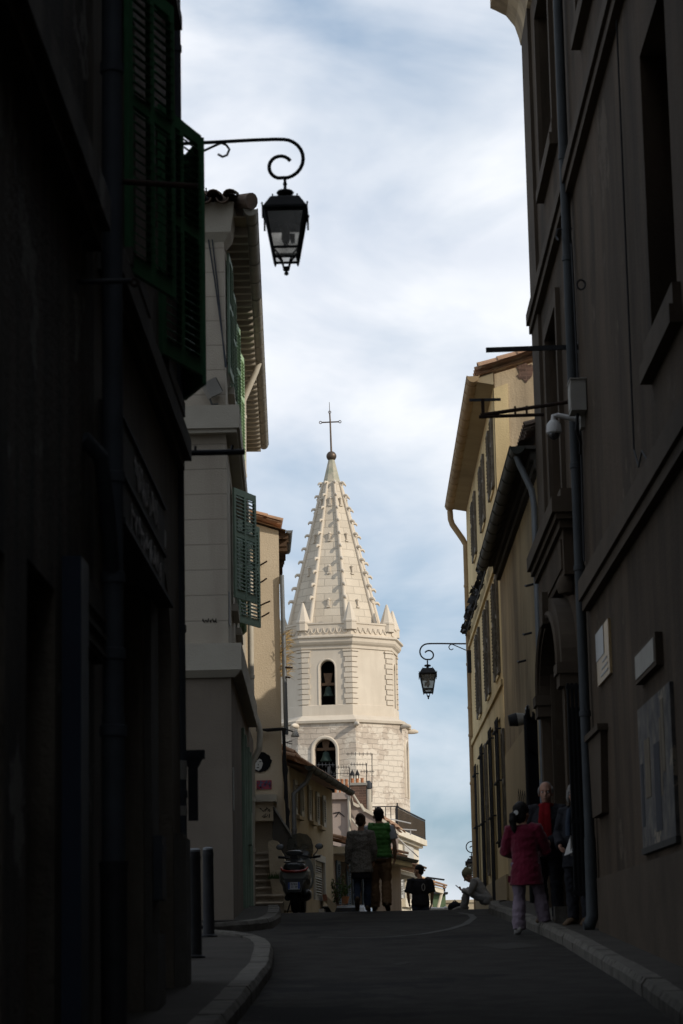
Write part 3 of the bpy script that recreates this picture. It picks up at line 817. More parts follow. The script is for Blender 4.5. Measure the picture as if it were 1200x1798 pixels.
ct = on_y(581, 705, TY); tx = ct.x - TXC + .04
cz0 = zb + .28; cz = zt(741); cr_ = MB()
top = V((TXC - .06, TY, zt(706)))
cr_.tube([TC + V((0, 0, cz0)), TC + V((-.03, 0, cz)), TC + V((-.05, 0, cz + .55))], [.06, .05, .045], 8)
cr_.tube([TC + V((-.05, 0, cz + .5)), top], [.022, .014], 6)
cr_.tube([TC + V((-.56, 0, cz - .01)), TC + V((.5, 0, cz + .01))], .042, 8)
for c in ((-.62, 0, cz - .01), (.56, 0, cz + .01), (-.05, 0, cz + .62)):
    cr_.tube([TC + V(c) + V((cos(2 * pi * i / 10) * .075, 0, sin(2 * pi * i / 10) * .075)) for i in range(10)], .025, 6, hint=(0, 1, 0), closed=True)
cr_.build('cross', M['ball'], T, 60)
# nave roof line and pale wall of the church behind the narrow house
fc = oct_face(RL, 6)

# ------------------------------------------------------------------ left: house with flaked plaster (nearest)
LX = -1.56
LF = Fr(LX, 0, 0, 1)
HA = root('flaked_house', 'dark house with flaking plaster at the left edge of the photo', 'house', (LX - 3, 4, 0))
w = MB(); w.facade(LF, -14, 13.72, -1.5, 20, [(9.0, 10.3, zr(9.6), 3.3), (11.0, 12.0, zr(11.5) + .1, 3.4), (9.6, 10.6, 6.4, 8.4), (12.1, 12.95, 8.2, 9.9)], .3); house_body(w, LF, -14, 13.72, -1.5, 20, 7)  # top is out of view, raised to cut sky light in the street
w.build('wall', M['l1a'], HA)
dr = MB().fbox(LF, 9.0, 10.3, -.3, -.24, zr(9.6), 3.3).build('door', M['bluef'], HA)
MB().fbox(LF, 9.12, 9.6, -.24, -.225, 1.2, 2.9).fbox(LF, 9.7, 10.18, -.24, -.225, 1.2, 2.9).build('door_panel', M['sign'], dr)
window(HA, LF, 9.6, 10.6, 6.4, 8.4, .3, M['sign'], M['pane']); window(HA, LF, 11.0, 12.0, zr(11.5) + .1, 3.4, .3, M['sign'], M['pane'], 2, 4); window(HA, LF, 12.1, 12.95, 8.2, 9.9, .3, M['sign'], M['pane'])
MB().fbox(LF, 12.28, 12.62, .0, .1, .9, 3.62).build('shop_pilaster', M['bluef'], HA)
aw = MB().fbox(LF, 12.66, 13.68, .002, .07, 3.22, 3.6)
for i in range(3): aw.fbox(LF, 12.66, 13.68, .07, .082, 3.25 + i * .1, 3.28 + i * .1)
aw.build('awning_box', M['dkwall'], HA)
MB().fbox(LF, 8.6, 13.4, .0, .14, 5.72, 5.92).fbox(LF, 8.6, 13.4, .0, .09, 5.6, 5.72).build('string_course', M['l1a'], HA)
sl_ = MB().fbox(LF, 11.7, 13.3, 0, .16, 8.02, 8.16); sl_.build('window_sill', M['l1a'], HA)
MB().tube([LF.P(11.8, .1, 7.0), LF.P(11.8, .28, 6.98), LF.P(11.8, .3, 6.6)], .02, 6).build('iron_hook', M['iron'], HA)
pp = [LF.P(13.86, .1, 19), LF.P(13.86, .1, 2.1)]
pd = pipe(pp, .062, M['zincd'], HA, (10.2, 6.9, 4.35, 3.75, 3.3))
pipe([LF.P(13.86, .1, 2.95), LF.P(13.86, .1, 2.1)], .068, M['zincd'], pd, (2.85,), 'pipe_collar')
MB().tube([LF.P(13.86, .1, 2.1), LF.P(13.86, .1, 2.02), LF.P(13.86, .1, 1.1), LF.P(13.86, .16, .92)], [.085, .078, .072, .075], 12).build('cast_iron_shoe', M['iron'], pd, 50)
MB().tube([LF.P(13.2, .0, 4.45), LF.P(13.3, .09, 4.36), LF.P(13.55, .1, 4.1), LF.P(13.86, .1, 3.75)], .045, 10).build('branch_pipe', M['zincd'], HA, 50)

# ------------------------------------------------------------------ left: corner house with the dark green shutters
HB = root('corner_house', 'dark corner house with dark green louvred shutters and a closed shop', 'house', (LX - 3, 17, 0))
holes = [(14.35, 16.75, zr(15.5) + .1, 4.12), (17.65, 19.3, zr(18.5) + .13, 4.6, True), (15.2, 16.4, 6.15, 8.2), (18.1, 19.6, 6.15, 8.2), (15.2, 16.4, 9.6, 11.6), (18.1, 19.6, 9.6, 11.6)]
w = MB(); w.facade(LF, 13.74, 20.3, -1.5, 19, holes, .32); house_body(w, LF, 13.74, 20.3, -1.5, 19, 7); w.build('wall', M['l1b'], HB)  # height above the view added to keep the street darker
rs = MB(); n = 22
for i in range(n):
    z0 = zr(15.5) + .1 + (4.0 - zr(15.5)) * i / n; z1 = z0 + (4.0 - zr(15.5)) / n
    rs.quad(LF.P(14.35, -.27, z0), LF.P(16.75, -.27, z0), LF.P(16.75, -.215, z0 + .05), LF.P(14.35, -.215, z0 + .05))
    rs.quad(LF.P(14.35, -.215, z0 + .05), LF.P(16.75, -.215, z0 + .05), LF.P(16.75, -.22, z1 - .02), LF.P(14.35, -.22, z1 - .02))
    rs.quad(LF.P(14.35, -.22, z1 - .02), LF.P(16.75, -.22, z1 - .02), LF.P(16.75, -.27, z1), LF.P(14.35, -.27, z1))
rs.build('roller_shutter', M['roller'], HB)
fa = MB().fbox(LF, 14.0, 17.5, .0, .10, 4.14, 4.86).build('shop_fascia', M['sign'], HB)
MB().fbox(LF, 14.0, 17.5, .1, .115, 4.83, 4.85).fbox(LF, 14.0, 17.5, .1, .115, 4.47, 4.49).fbox(LF, 14.0, 17.55, 0, .16, 4.10, 4.136).build('fascia_trim', M['iron'], fa)
tx_ = MB(); rr = random.Random(5)     # two lines of faded, unreadable white brush lettering
for (u0, u1, zc, h) in ((15.15, 16.9, 4.66, .2), (14.9, 17.1, 4.31, .19)):
    u = u0
    while u < u1:
        pts = [LF.P(u + rr.uniform(-.03, .05) + .03 * i, .104, zc + rr.uniform(-h / 2, h / 2)) for i in range(4)]
        tx_.tube(pts, (.003, .017), 5, hint=(1, 0, 0)); u += rr.uniform(.09, .15)
tx_.build('faded_lettering', M['wpaint'], fa)
ad = MB(); ad.fbox(LF, 17.65, 19.3, -.3, -.25, zr(18.5) + .1, 4.6)
for u in (17.95, 18.3, 18.65, 19.0): ad.fbox(LF, u - .012, u + .012, -.25, -.235, 1.4, 4.5)
ad = ad.build('door', M['redd'], HB); MB().tube([LF.P(18.6, -.25, 2.4), LF.P(18.6, -.2, 2.4), LF.P(18.5, -.2, 2.4)], .012, 6).build('door_handle', M['iron'], ad)
for a, c in ((16.85, 17.5),):
    MB().fbox(LF, a, c, 0, .09, .9, 1.72).fbox(LF, a + .03, c - .03, 0, .05, 1.72, 4.08).build('stone_pier', M['trim1'], HB)
MB().fbox(LF, 19.4, 19.85, 0, .1, .9, 2.5).fbox(LF, 19.43, 19.82, 0, .07, 2.5, 2.54).build('stone_pier', M['trim1'], HB)
MB().fbox(LF, 16.95, 17.3, .052, .115, 1.95, 2.4).fbox(LF, 16.97, 17.28, .115, .122, 2.3, 2.33).build('letter_box', M['zincd'], HB)
MB().fbox(LF, 18.35, 18.62, .0, .02, 4.72, 4.86).build('house_plaque', M['plastd'], HB)
MB().fbox(LF, 13.95, 20.1, 0, .06, 5.66, 5.74).fbox(LF, 13.95, 20.1, 0, .12, 5.74, 5.92).build('string_course', M['trim1'], HB)
for a, c in ((15.2, 16.4), (18.1, 19.6)):
    for z0, z1 in ((6.15, 8.2), (9.6, 11.6)):
        window(HB, LF, a, c, z0, z1, .32, M['sign'], M['pane'])
        MB().fbox(LF, a - .08, c + .08, 0, .1, z0 - .12, z0).build('window_sill', M['trim1'], HB)


def at_col(px, x0, d):      # where a leaf hinged near x0 meets a picture column
    return None


for z0, z1 in ((6.0, 8.12), (9.5, 11.55)):
    shutter(HB, (LX + .06, 15.15), .342, 1, .77, z0, z1, M['green1'], pitch=.062)
    shutter(HB, (LX + .06, 17.75), .342, 1, .80, z0 + .1, z1 - .02, M['green1'], pitch=.062)
    if z0 < 8: shutter(HB, (LX + .05 + .218, 20.2 - .58), -.30, .8, .62, z0 + .3, z1 + .36, M['green1'], pitch=.062)
for u, zz, L_, mt_, r_ in ((14.72, 6.5, .58, 'rust', .022),):
    pass
pipe([LF.P(20.16, .0, 19), LF.P(20.16, .0, 1.2)], .05, M['zincd'], HB, (9.5, 6.2, 4.3, 2.9))
for z0, z1 in ((3.02, 3.18), (2.72, 2.8)): MB().tube([LF.P(20.16, .0, z0), LF.P(20.16, .0, z1)], .054, 12).build('sticker_band', M['plastd'], HB)


def sign_arm(label, p, dx, ln, mt, r=.022, studs=(), ring=None, flat=False, tilt=0):
    """bare bracket bar standing out from a wall"""
    o = root('sign_bracket', label, 'bracket', p, 'bare iron sign brackets on the house walls')
    b = MB(); P = V(p)
    if flat: b.obox(P + V((dx * ln / 2, 0, tilt * ln / 2)), V((ln / 2, 0, tilt * ln / 2 * dx)), V((0, .02, 0)), V((0, 0, .028)))
    else: b.tube([P, P + V((dx * ln, 0, tilt * ln))], r, 8)
    for s in studs: b.tube([P + V((dx * s, 0, 0)), P + V((dx * s, 0, .06))], .012, 6)
    b.build('bar', M[mt], o, 40)
    MB().obox(P - V((dx * .01, 0, 0)), V((.012, 0, 0)), V((0, .06, 0)), V((0, 0, .07))).build('wall_plate', M[mt], o)
    if ring:
        c = P + V((dx * (ln + ring), 0, -.01))
        MB().tube([c + V((cos(2 * pi * i / 12) * ring, 0, sin(2 * pi * i / 12) * ring)) for i in range(12)], .009, 6, hint=(0, 1, 0), closed=True).build('ring', M['rust'], o, 50)
    return o


sign_arm('rusty bar crossing the upper dark green shutters', LF.P(14.72, 0, 6.47), 1, .56, 'rust', .02, tilt=-.09)
sign_arm('thin black bar with a small ring crossing the left drainpipe', LF.P(12.95, 0, 5.29), 1, .30, 'iron', .015, ring=.02)
sign_arm('black bar with two studs at the dark corner house edge', LF.P(20.28, 0, 5.85), 1, .57, 'iron', .026, studs=(.14, .46))
sb = root('projecting_sign', 'flat black board hanging edge-on from the dark corner house pipe', 'sign', LF.P(20.25, 0, 2.9))
MB().box(LX + .06, LX + .14, 20.2, 20.26, 2.68, 3.22).build('board', M['iron'], sb)
MB().box(LX + .0, LX + .2, 20.18, 20.28, 3.2, 3.27).prism([(LX + .03, 20.19, 3.2), (LX + .18, 20.19, 3.2), (LX + .145, 20.19, 3.13), (LX + .055, 20.19, 3.13)], (0, .08, 0)).build('cap', M['iron'], sb)

# bollards
for lab, q, h in (('black bollard nearer the dark corner house, its base lower in view', (343, 1682), 1.06), ('black bollard farther back, chipped and just right of the nearer one', (367, 1645), 1.04)):
    p = on_road(*q, KERB_H); p = V((p.x, p.y, zr(p.y) + KERB_H))
    o = root('bollard', lab, 'bollard', p, 'black bollards on the left pavement')
    MB().lathe(p, [(.075, 0), (.068, .02), (.062, h * .9), (.066, h * .9), (.066, h * .93), (.062, h * .94), (.06, h * .985), (.04, h)], 16).build('post', M['iron'], o, 40)
    MB().lathe(p, [(.0, 0), (.1, .0), (.1, .015), (.075, .03), (0, .03)], 16).build('base_ring', M['iron'], o, 40)
    MB().lathe(p + V((0, 0, h - .03)), [(.061, 0), (.061, .02), (.04, .034), (0, .036)], 16).build('worn_top', M['zinc'], o, 40)

# ------------------------------------------------------------------ left: beige house across the side street
YB = 34.0
FB = Fr(-9, YB, 1, 0)                               # gable side, faces the camera
SB = Fr(-1.93, YB, -.032, 1)                        # street side, upper floors
SBl = Fr(-1.90, YB, -.021, 1)                       # street side, ground floor
HC = root('beige_house', 'tall beige scored-plaster house with green shutters across the side street', 'house', (-5, 40, 1))
xu, xl = -1.93 + 9, -1.90 + 9
w = MB(); w.facade(FB, 0, xu, 5.6, 12.4); w.build('wall', M['l2'], HC)
up_h = [(1.35, 2.35, 10.05, 12.0), (5.2, 6.2, 10.05, 12.0), (2.1, 3.3, 6.85, 8.75), (4.85, 6.0, 6.85, 8.75)]
w = MB(); w.facade(SB, 0, 16.5, 5.6, 12.3, up_h, .25); w.quad(SB.P(16.5, 0, 5.6), SB.P(16.5, -6, 5.6), SB.P(16.5, -6, 12.3), SB.P(16.5, 0, 12.3)); w.build('wall', M['l2s'], HC)
low_h = [(4.6, 5.7, zr(39) + .13, 5.05), (7.6, 8.6, zr(42) + .13, 5.0)]
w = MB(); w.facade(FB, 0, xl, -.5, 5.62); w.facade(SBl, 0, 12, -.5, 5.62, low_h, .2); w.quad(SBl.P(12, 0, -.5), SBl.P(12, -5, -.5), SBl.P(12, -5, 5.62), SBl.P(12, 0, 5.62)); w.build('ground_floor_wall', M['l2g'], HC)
for a, c, z0, z1 in up_h: window(HC, SB, a, c, z0, z1, .25, M['green2'], M['pane'])
MB().quad((-8.9, YB + .3, 5.6), (-2.3, YB + .3, 5.6), (-2.9, 49, 5.6), (-8.9, 49, 5.6)).build('upper_floor', M['dark'], HC)
# string courses wrap the corner
sc = MB(); sc.fbox(FB, 0, xu + .2, 0, .2, 9.08, 9.42).fbox(SB, .003, 9.5, -.1, .2, 9.08, 9.42).fbox(FB, 0, xu + .16, 0, .16, 9.02, 9.08).fbox(SB, .003, 9.5, -.1, .16, 9.02, 9.08); sc.build('string_course', M['l2s'], HC)
sc = MB(); sc.fbox(FB, 0, xl + .16, -.2, .14, 5.57, 5.95).fbox(SBl, .003, 8.7, -.7, .16, 5.57, 5.95)
sc.prism([FB.P(xl + .16, .14, 5.57), FB.P(xl + .06, .05, 5.47), FB.P(xl + .16, -.2, 5.57)], (-7, 0, 0)); sc.build('string_course', M['l2s'], HC)
cb = MB()      # bevelled block under the eaves at the corner
for (z0, z1, o0, o1, uu) in ((11.93, 12.06, .0, .1, .75), (12.06, 12.3, .1, .14, .8), (12.3, 12.5, .14, .16, .9)):
    q0 = [FB.P(xu - .62, o0, z0), FB.P(xu + o0, o0, z0), FB.P(xu + o0, -.5, z0), FB.P(xu - .62, -.5, z0)]; q1 = [FB.P(xu - .68, o1, z1), FB.P(xu + o1, o1, z1), FB.P(xu + o1, -.5, z1), FB.P(xu - .68, -.5, z1)]
    cb.hexa(q0 + q1)
cb.fbox(FB, 0, xu + .1, .0, .1, 12.3, 12.47); cb.build('corner_corbel', M['l2s'], HC)
rf = MB(); c0 = SB.P(-.15, .42, 12.46); e0 = SB.P(16.6, .42, 12.46); e1 = SB.P(16.6, -4.2, 13.7); hp = SB.P(4.4, -4.2, 13.7); w0 = V((-9, c0.y, 12.46))
rf.quad(c0, e0, e1, hp); rf.poly([c0, hp, V((-9, hp.y, 13.7)), w0])
tiles(rf, SB.P(.3, -.4, 12.68), SB.P(16.5, -.4, 12.68), SB.N + V((0, 0, -.268)), 2, .1, .42, .23)
tiles(rf, V((-8, c0.y + .5, 12.62)), V((c0.x - .3, c0.y + .5, 12.62)), V((0, -1, -.268)), 2, .11, .42, .25, jit=.01)
hd_ = (hp - c0).normalized()
for k in range(6):
    q = c0 + hd_ * (.0 + .4 * k) + V((.0, 0, .05)); rf.tube([q, q + hd_ * .46], [.125, .1], 12)
rf.build('roof', M['tileD'], HC, 40)
for i in range(40):
    u = .55 + i * .4; MB().fbox(SB, u, u + .1, -.1, .34, 12.2, 12.33).build('rafter', M['l2s'], HC)
MB().fbox(SB, .1, 16.5, -.02, .36, 12.33, 12.36).build('eaves_board', M['soffit'], HC)
gl_ = half_gutter(SB.P(-.1, .40, 12.4), SB.P(16.5, .40, 12.4), .1, M['gutter'], HC, 16)
pipe([SB.P(8.9, .4, 12.32), SB.P(8.9, .34, 12.15), SB.P(8.9, .1, 11.6), SB.P(8.9, .08, 9.0), SB.P(8.9, .14, 8.65), SB.P(8.9, .18, 8.45), SB.P(8.9, .18, 5.95), SB.P(8.9, .28, 5.7), SB.P(8.9, .33, 5.5), SB.P(8.9, .31, 5.2), SB.P(8.9, .18, 4.95), SB.P(8.9, .14, zr(43) + .14)], .055, M['cream'], HC, (11.3, 10.2, 7.5, 6.5, 4.3, 3.4))
# leaves of the shutters, ajar, and one row folded back on the wall
cx = lambda u, d: SB.P(u, d, 0)
shutter(HC, cx(1.95, .05), .375, .927, .8, 6.92, 8.62, M['green2'])
shutter(HC, cx(4.7, .05), .375, .927, .85, 6.92, 8.62, M['green2'])
shutter(HC, cx(6.5, .05), .2, -1, .6, 6.92, 8.62, M['green3'])
shutter(HC, cx(.62, .04), .02, 1, .75, 10.1, 11.95, M['green2']); shutter(HC, cx(2.45, .04), .03, 1, .75, 10.1, 11.95, M['green2'])
shutter(HC, cx(4.35, .04), .06, 1, .8, 10.1, 11.95, M['green3'], label='green shutter leaf with sunlight painted in'); shutter(HC, cx(6.3, .05), .08, 1, .8, 10.1, 11.95, M['green3'], label='green shutter leaf with sunlight painted in')
for a, c, z0, z1 in up_h: MB().fbox(SB, a - .1, c + .1, 0, .1, z0 - .13, z0 - .02).build('window_sill', M['l2s'], HC)
for (a, c, z0, z1) in low_h:
    d_ = MB().fbox(SBl, a, c, -.19, -.14, z0, z1); d_.fbox(SBl, a + .1, (a + c) / 2 - .03, -.14, -.13, z0 + .2, z0 + 1.3).fbox(SBl, (a + c) / 2 + .03, c - .1, -.14, -.13, z0 + .2, z0 + 1.3)
    d_ = d_.build('door', M['green2'], HC); MB().tube([SBl.P(c - .12, -.14, z0 + 1.1), SBl.P(c - .12, -.08, z0 + 1.1)], .02, 6).build('door_handle', M['iron'], d_)
    MB().fbox(SBl, a - .12, a, -.02, .05, z0, z1 + .12).fbox(SBl, c, c + .12, -.02, .05, z0, z1 + .12).build('door_frame', M['green2'], HC)
MB().fbox(SBl, 6.6, 7.2, 0, .09, 3.4, 3.95).build('meter_cabinet', M['green2'], HC)
cbm = MB()     # loose cables down the gable side
for (x0, x1) in ((352, 398), (362, 396)):
    a, c = on_y(x0, 330, YB - .02), on_y(x1, 645, YB - .02); cbm.tube([a, (a + c) / 2 + V((.02, 0, -.05)), c], .011, 5)
cbm.build('cable', M['zincd'], HC)
p = on_y(372, 682, YB - .15); fl_ = root('floodlight', 'small square floodlight on the beige house front above a string course', 'floodlight', p)
rt = Matrix.Rotation(radians(20), 3, 'Z') @ Matrix.Rotation(radians(-28), 3, 'Y')
MB().obox(p, rt @ V((.10, 0, 0)), rt @ V((0, .08, 0)), rt @ V((0, 0, .12))).build('housing', M['plastd'], fl_)
MB().obox(p + rt @ V((.105, 0, 0)), rt @ V((.006, 0, 0)), rt @ V((0, .08, 0)), rt @ V((0, 0, .11))).build('lens', M['glassd'], fl_)
MB().tube([p + V((-.05, .02, -.1)), p + V((.0, .1, -.22)), p + V((.08, .14, -.2))], .015, 6).build('bracket', M['zinc'], fl_)
p = SBl.P(.12, .01, 4.0); st = MB().obox(SBl.P(.2, .012, 3.9), SBl.U * .11, SBl.N * .006, V((0, 0, .3))).build('paper_notice', M['paleink']); tag(st, 'narrow white paper pasted at the beige house corner', 'notice')
st = MB().obox(SB.P(.3, .012, 6.5), SB.U * .1, SB.N * .008, V((0, 0, .24))).build('wall_plaque', M['plast']); tag(st, 'small white plaque above the lower ledge of the beige house', 'plaque')
gt = MB(); rr = random.Random(9)
for i in range(6):
    c = on_y(358 + i * 4.2, 1090, YB - .006); gt.tube([c + V((rr.uniform(-.02, .02), 0, rr.uniform(-.03, .04))) for _ in range(4)], .006, 4)
tag(gt.build('graffiti_scribble', M['ink']), 'tiny illegible scribble on the beige house front', 'graffiti')

# ------------------------------------------------------------------ stairs and narrow house behind
ST = root('stone_stairs', 'worn stone steps climbing between the beige house and a parapet', 'stairs', (-2, 46.5, 2))
for i in range(11):
    y = 45.9 + i * .27; z1 = zr(45.5) + .14 + .145 * (i + 1); b = MB(); rr = random.Random(i); x0, x1 = -3.4, -1.62 - .03 * max(0, i - 3) - (.16 if i > 5 else 0)
    n = 5; xs = [x0 + (x1 - x0) * k / n for k in range(n + 1)]; hs = [rr.uniform(-.018, .014) for _ in xs]; ds = [rr.uniform(-.03, .03) for _ in xs]
    for k in range(n):
        b.hexa([(xs[k], y + ds[k], z1 - .6), (xs[k + 1], y + ds[k + 1], z1 - .6), (xs[k + 1], y + .6, z1 - .6), (xs[k], y + .6, z1 - .6), (xs[k], y + ds[k], z1 + hs[k]), (xs[k + 1], y + ds[k + 1], z1 + hs[k + 1]), (xs[k + 1], y + .6, z1), (xs[k], y + .6, z1)])
    tn = lambda k: (xs[k], y + ds[k] - .045)
    for k in range(n):      # worn tread with a rounded nosing
        a, c = tn(k), tn(k + 1); za, zc2 = z1 + hs[k], z1 + hs[k + 1]
        b.hexa([(a[0], a[1] + .012, za - .055), (c[0], c[1] + .012, zc2 - .055), (c[0], y + .5, zc2 - .055), (a[0], y + .5, za - .055), (a[0], a[1], za - .025), (c[0], c[1], zc2 - .025), (c[0], y + .5, zc2 + .002), (a[0], y + .5, za + .002)])
        b.hexa([(a[0], a[1], za - .025), (c[0], c[1], zc2 - .025), (c[0], y + .5, zc2 - .025), (a[0], y + .5, za - .025), (a[0], a[1] + .035, za + .006), (c[0], c[1] + .035, zc2 + .006), (c[0], y + .5, zc2 + .006), (a[0], y + .5, za + .006)])
    b.build('step', M['steps'], ST)
q = [on_y(px, py, 47.2) for px, py in ((474, 1482), (482, 1478), (491, 1481), (515, 1545), (516, 1600), (486, 1600), (478, 1545))]
pw = MB().prism([V((p.x, 46.3, p.z)) for p in q], (0, 1.5, 0)).build('stair_parapet', M['parap']); tag(pw, 'cream rendered parapet sloping down beside the stone steps', 'parapet')
q = [on_y(px, py, 47.6) for px, py in ((479, 1417), (524, 1487), (524, 1590), (479, 1590))]
dw = root('sloping_wall', 'dark rendered wall with a sloping coping behind the scooter', 'wall', q[3])
MB().prism(q, (0, .3, 0)).build('wall_face', M['dkwall'], dw)
cp = MB(); n = 11
for i in range(n):
    a = q[0] + (q[1] - q[0]) * (i / n); c = q[0] + (q[1] - q[0]) * ((i + .75) / n)
    cp.prism([a + V((0, -.06, .0)), c + V((0, -.06, 0)), c + V((0, -.06, .07)), a + V((0, -.06, .07))], (0, .42, 0))
cp.build('coping', M['plastd'], dw)

YN = 48.0
FN = Fr(-8, YN, 1, 0); xr = on_y(492, 1100, YN).x; SN = Fr(xr, YN, -.07, 1); zl, zrf = on_y(452, 918, YN).z, on_y(490, 932, YN).z
HD = root('narrow_house', 'narrow tall warm beige house with pasted artworks behind the stairs', 'house', (-4, 50, 1))
w = MB(); u1 = xr + 8; w.facade(FN, 0, u1, -.5, zrf); w.poly([FN.P(0, 0, zrf), FN.P(u1, 0, zrf), FN.P(u1 - 4, 0, zrf + 1.3), FN.P(0, 0, zrf + .2)])
w.facade(SN, 0, 5.5, -.5, zrf); w.quad(SN.P(5.5, 0, -.5), SN.P(5.5, -6, -.5), SN.P(5.5, -6, zrf), SN.P(5.5, 0, zrf)); w.build('wall', M['l3'], HD)
rf = MB(); rf.quad(SN.P(-.1, .15, zrf), SN.P(5.6, .15, zrf), SN.P(5.6, -4, zrf + 1.35), SN.P(-.1, -4, zrf + 1.35))
tiles(rf, SN.P(-.02, -3.15, zrf + 1.08), SN.P(5.5, -3.15, zrf + 1.08), SN.N + V((0, 0, -.31)), 10, .095, .4, .22); rf.build('roof', M['tile'], HD, 40)
ev = MB(); rr = random.Random(4)
for i in range(14):
    u = .12 + i * .37; ev.obox(SN.P(u, .08, zrf - .06 + rr.uniform(-.05, .02)), SN.U * .07, SN.N * (.15 + rr.uniform(-.04, .03)), V((0, 0, .06)))
    ev.obox(SN.P(u + .17, .03 + rr.uniform(0, .05), zrf - .22 - rr.uniform(0, .06)), SN.U * .12, SN.N * .12, V((0, 0, .06)))
ev.build('broken_eaves', M['wood'], HD)
half_gutter(SN.P(-.05, .22, zrf + .0), SN.P(2.2, .26, zrf - .06), .06, M['zinc'], HD, 3)
for i, (px, py, l) in enumerate(((456, 993, .16), (457, 1023, .14), (458, 1063, .2), (460, 1083, .16), (497, 1174, .2), (497, 1191, .15))):
    c = on_y(px, py, YN - .02); MB().tube([c, c + V((.06, -.06, .02)), c + V((l, -.1, .07 if i < 4 else 0))], .018, 6).build('iron_tie', M['rust'], HD)
pipe([on_y(495, 1010, YN - .05), on_y(503, 1290, YN - .05)], .045, M['zinc'], HD, ())
# pasted portrait, generic: dark curls round a pale face
c = on_y(457, 1338, YN - .015); o = root('pasted_portrait', 'black and white pasted paper face with dark curly hair on the narrow house', 'street art', c)
b = MB(); rr = random.Random(12)
ring = [(.24 * cos(a) * (1 + rr.uniform(-.09, .07)), .2 * sin(a) * (1 + rr.uniform(-.09, .07))) for a in [2 * pi * i / 40 for i in range(40)]]
b.poly([c + V((x, 0, z)) for x, z in ring]); b.build('hair_shape', M['ink'], o)
b = MB().poly([c + V((x * .72 - .03, -.004, z * .66 - .02)) for x, z in [(-.14, .1), (-.02, .16), (.08, .1), (.12, -.02), (.08, -.16), (0, -.24), (-.1, -.18), (-.15, -.03)]]); b.build('face_shape', M['paleink'], o)
b = MB()
for x, z, sx, sz in ((-.08, .01, .035, .014), (.05, .01, .035, .014), (-.02, -.17, .04, .014), (-.01, -.08, .012, .03)): b.poly([c + V((x * .72 - .03 + sx * .72 * cos(t), -.008, z * .66 + sz * .7 * sin(t))) for t in [2 * pi * i / 10 for i in range(10)]])
b.poly([c + V((x * .72, -.0085, z * .66)) for x, z in ((-.2, .1), (-.02, .2), (.02, .12), (-.1, .04), (-.2, -.02))]); b.build('face_lines', M['ink'], o)
c = on_y(465, 1378, YN - .02); o = root('mosaic_panel', 'small pink and blue tile panel below the pasted portrait', 'mosaic', c)
MB().box(c.x - .16, c.x + .14, YN - .02, YN, c.z - .09, c.z + .09).build('tiles', M['pinkt'], o)
b = MB(); rr = random.Random(2)
for i in range(26):
    x, z = rr.randint(-5, 3) * .03, rr.randint(-3, 2) * .03; b.box(c.x + x, c.x + x + .027, YN - .026, YN - .0205, c.z + z, c.z + z + .027)
b.build('blue_tiles', M['bluet'], o)
a, c2_ = on_y(454, 1408, 47.5), on_y(480, 1441, 47.5); o = root('utility_box', 'cream utility box with scribbled graffiti and a lid below the mosaic', 'utility box', (a.x, 48, c2_.z))
MB().box(a.x - .3, c2_.x, 47.5, 47.98, c2_.z, a.z).build('cabinet', M['parap'], o)
MB().box(a.x - .35, c2_.x + .07, 47.42, 47.98, a.z, a.z + .14).build('lid', M['cream'], o)
b = MB(); rr = random.Random(21)
for r_ in (0, 1):
    for i in range(6 - 2 * r_):
        x = a.x + .05 + i * .045 + r_ * .04; z = a.z - .15 - r_ * .13; b.tube([V((x + rr.uniform(-.03, .03), 47.493, z + rr.uniform(-.05, .05))) for _ in range(4)], .006, 4)
b.build('scribble', M['ink'], o)
# mast with cable bundle, lamp and bracket
pb, ptp = on_y(508, 1500, 47.85), on_y(498, 1279, 47.85); o = root('cable_pole', 'thin black pole of cables at the right edge of the narrow house', 'cable pole', pb)
b = MB(); rr = random.Random(8); n = 9
b.tube([pb, ptp], .035, 8)
for s in range(3): b.tube([pb + (ptp - pb) * (i / n) + V((rr.uniform(-.05, .05), -.03, 0)) for i in range(n + 1)], .014, 5)
b.build('pole', M['iron'], o)
b = MB().tube([ptp, on_y(470, 1281, 47.9), on_y(450, 1282, 47.9)], .025, 6).tube([ptp + V((0, 0, -.03)), on_y(470, 1284, 47.9), on_y(450, 1279, 47.9)], .016, 5); b.build('cable', M['iron'], o)
a = on_y(516, 1285, 47.85); MB().tube([ptp, a], .014, 6).build('arm', M['iron'], o)
MB().lathe(a + V((.03, 0, -.05)), [(.02, .08), (.05, .05), (.085, -.03), (.08, -.05), (0, -.05)], 12).build('lamp_shade', M['plast'], o, 50)
a = on_y(502, 1304, 47.85); MB().tube([a, a + V((.13, 0, .03)), a + V((.13, 0, -.03)), a], .01, 5).build('insulator_hook', M['iron'], o)
# ------------------------------------------------------------------ left, past the crest
def fr_pts(p, q): return Fr(p.x, p.y, q.x - p.x, q.y - p.y)


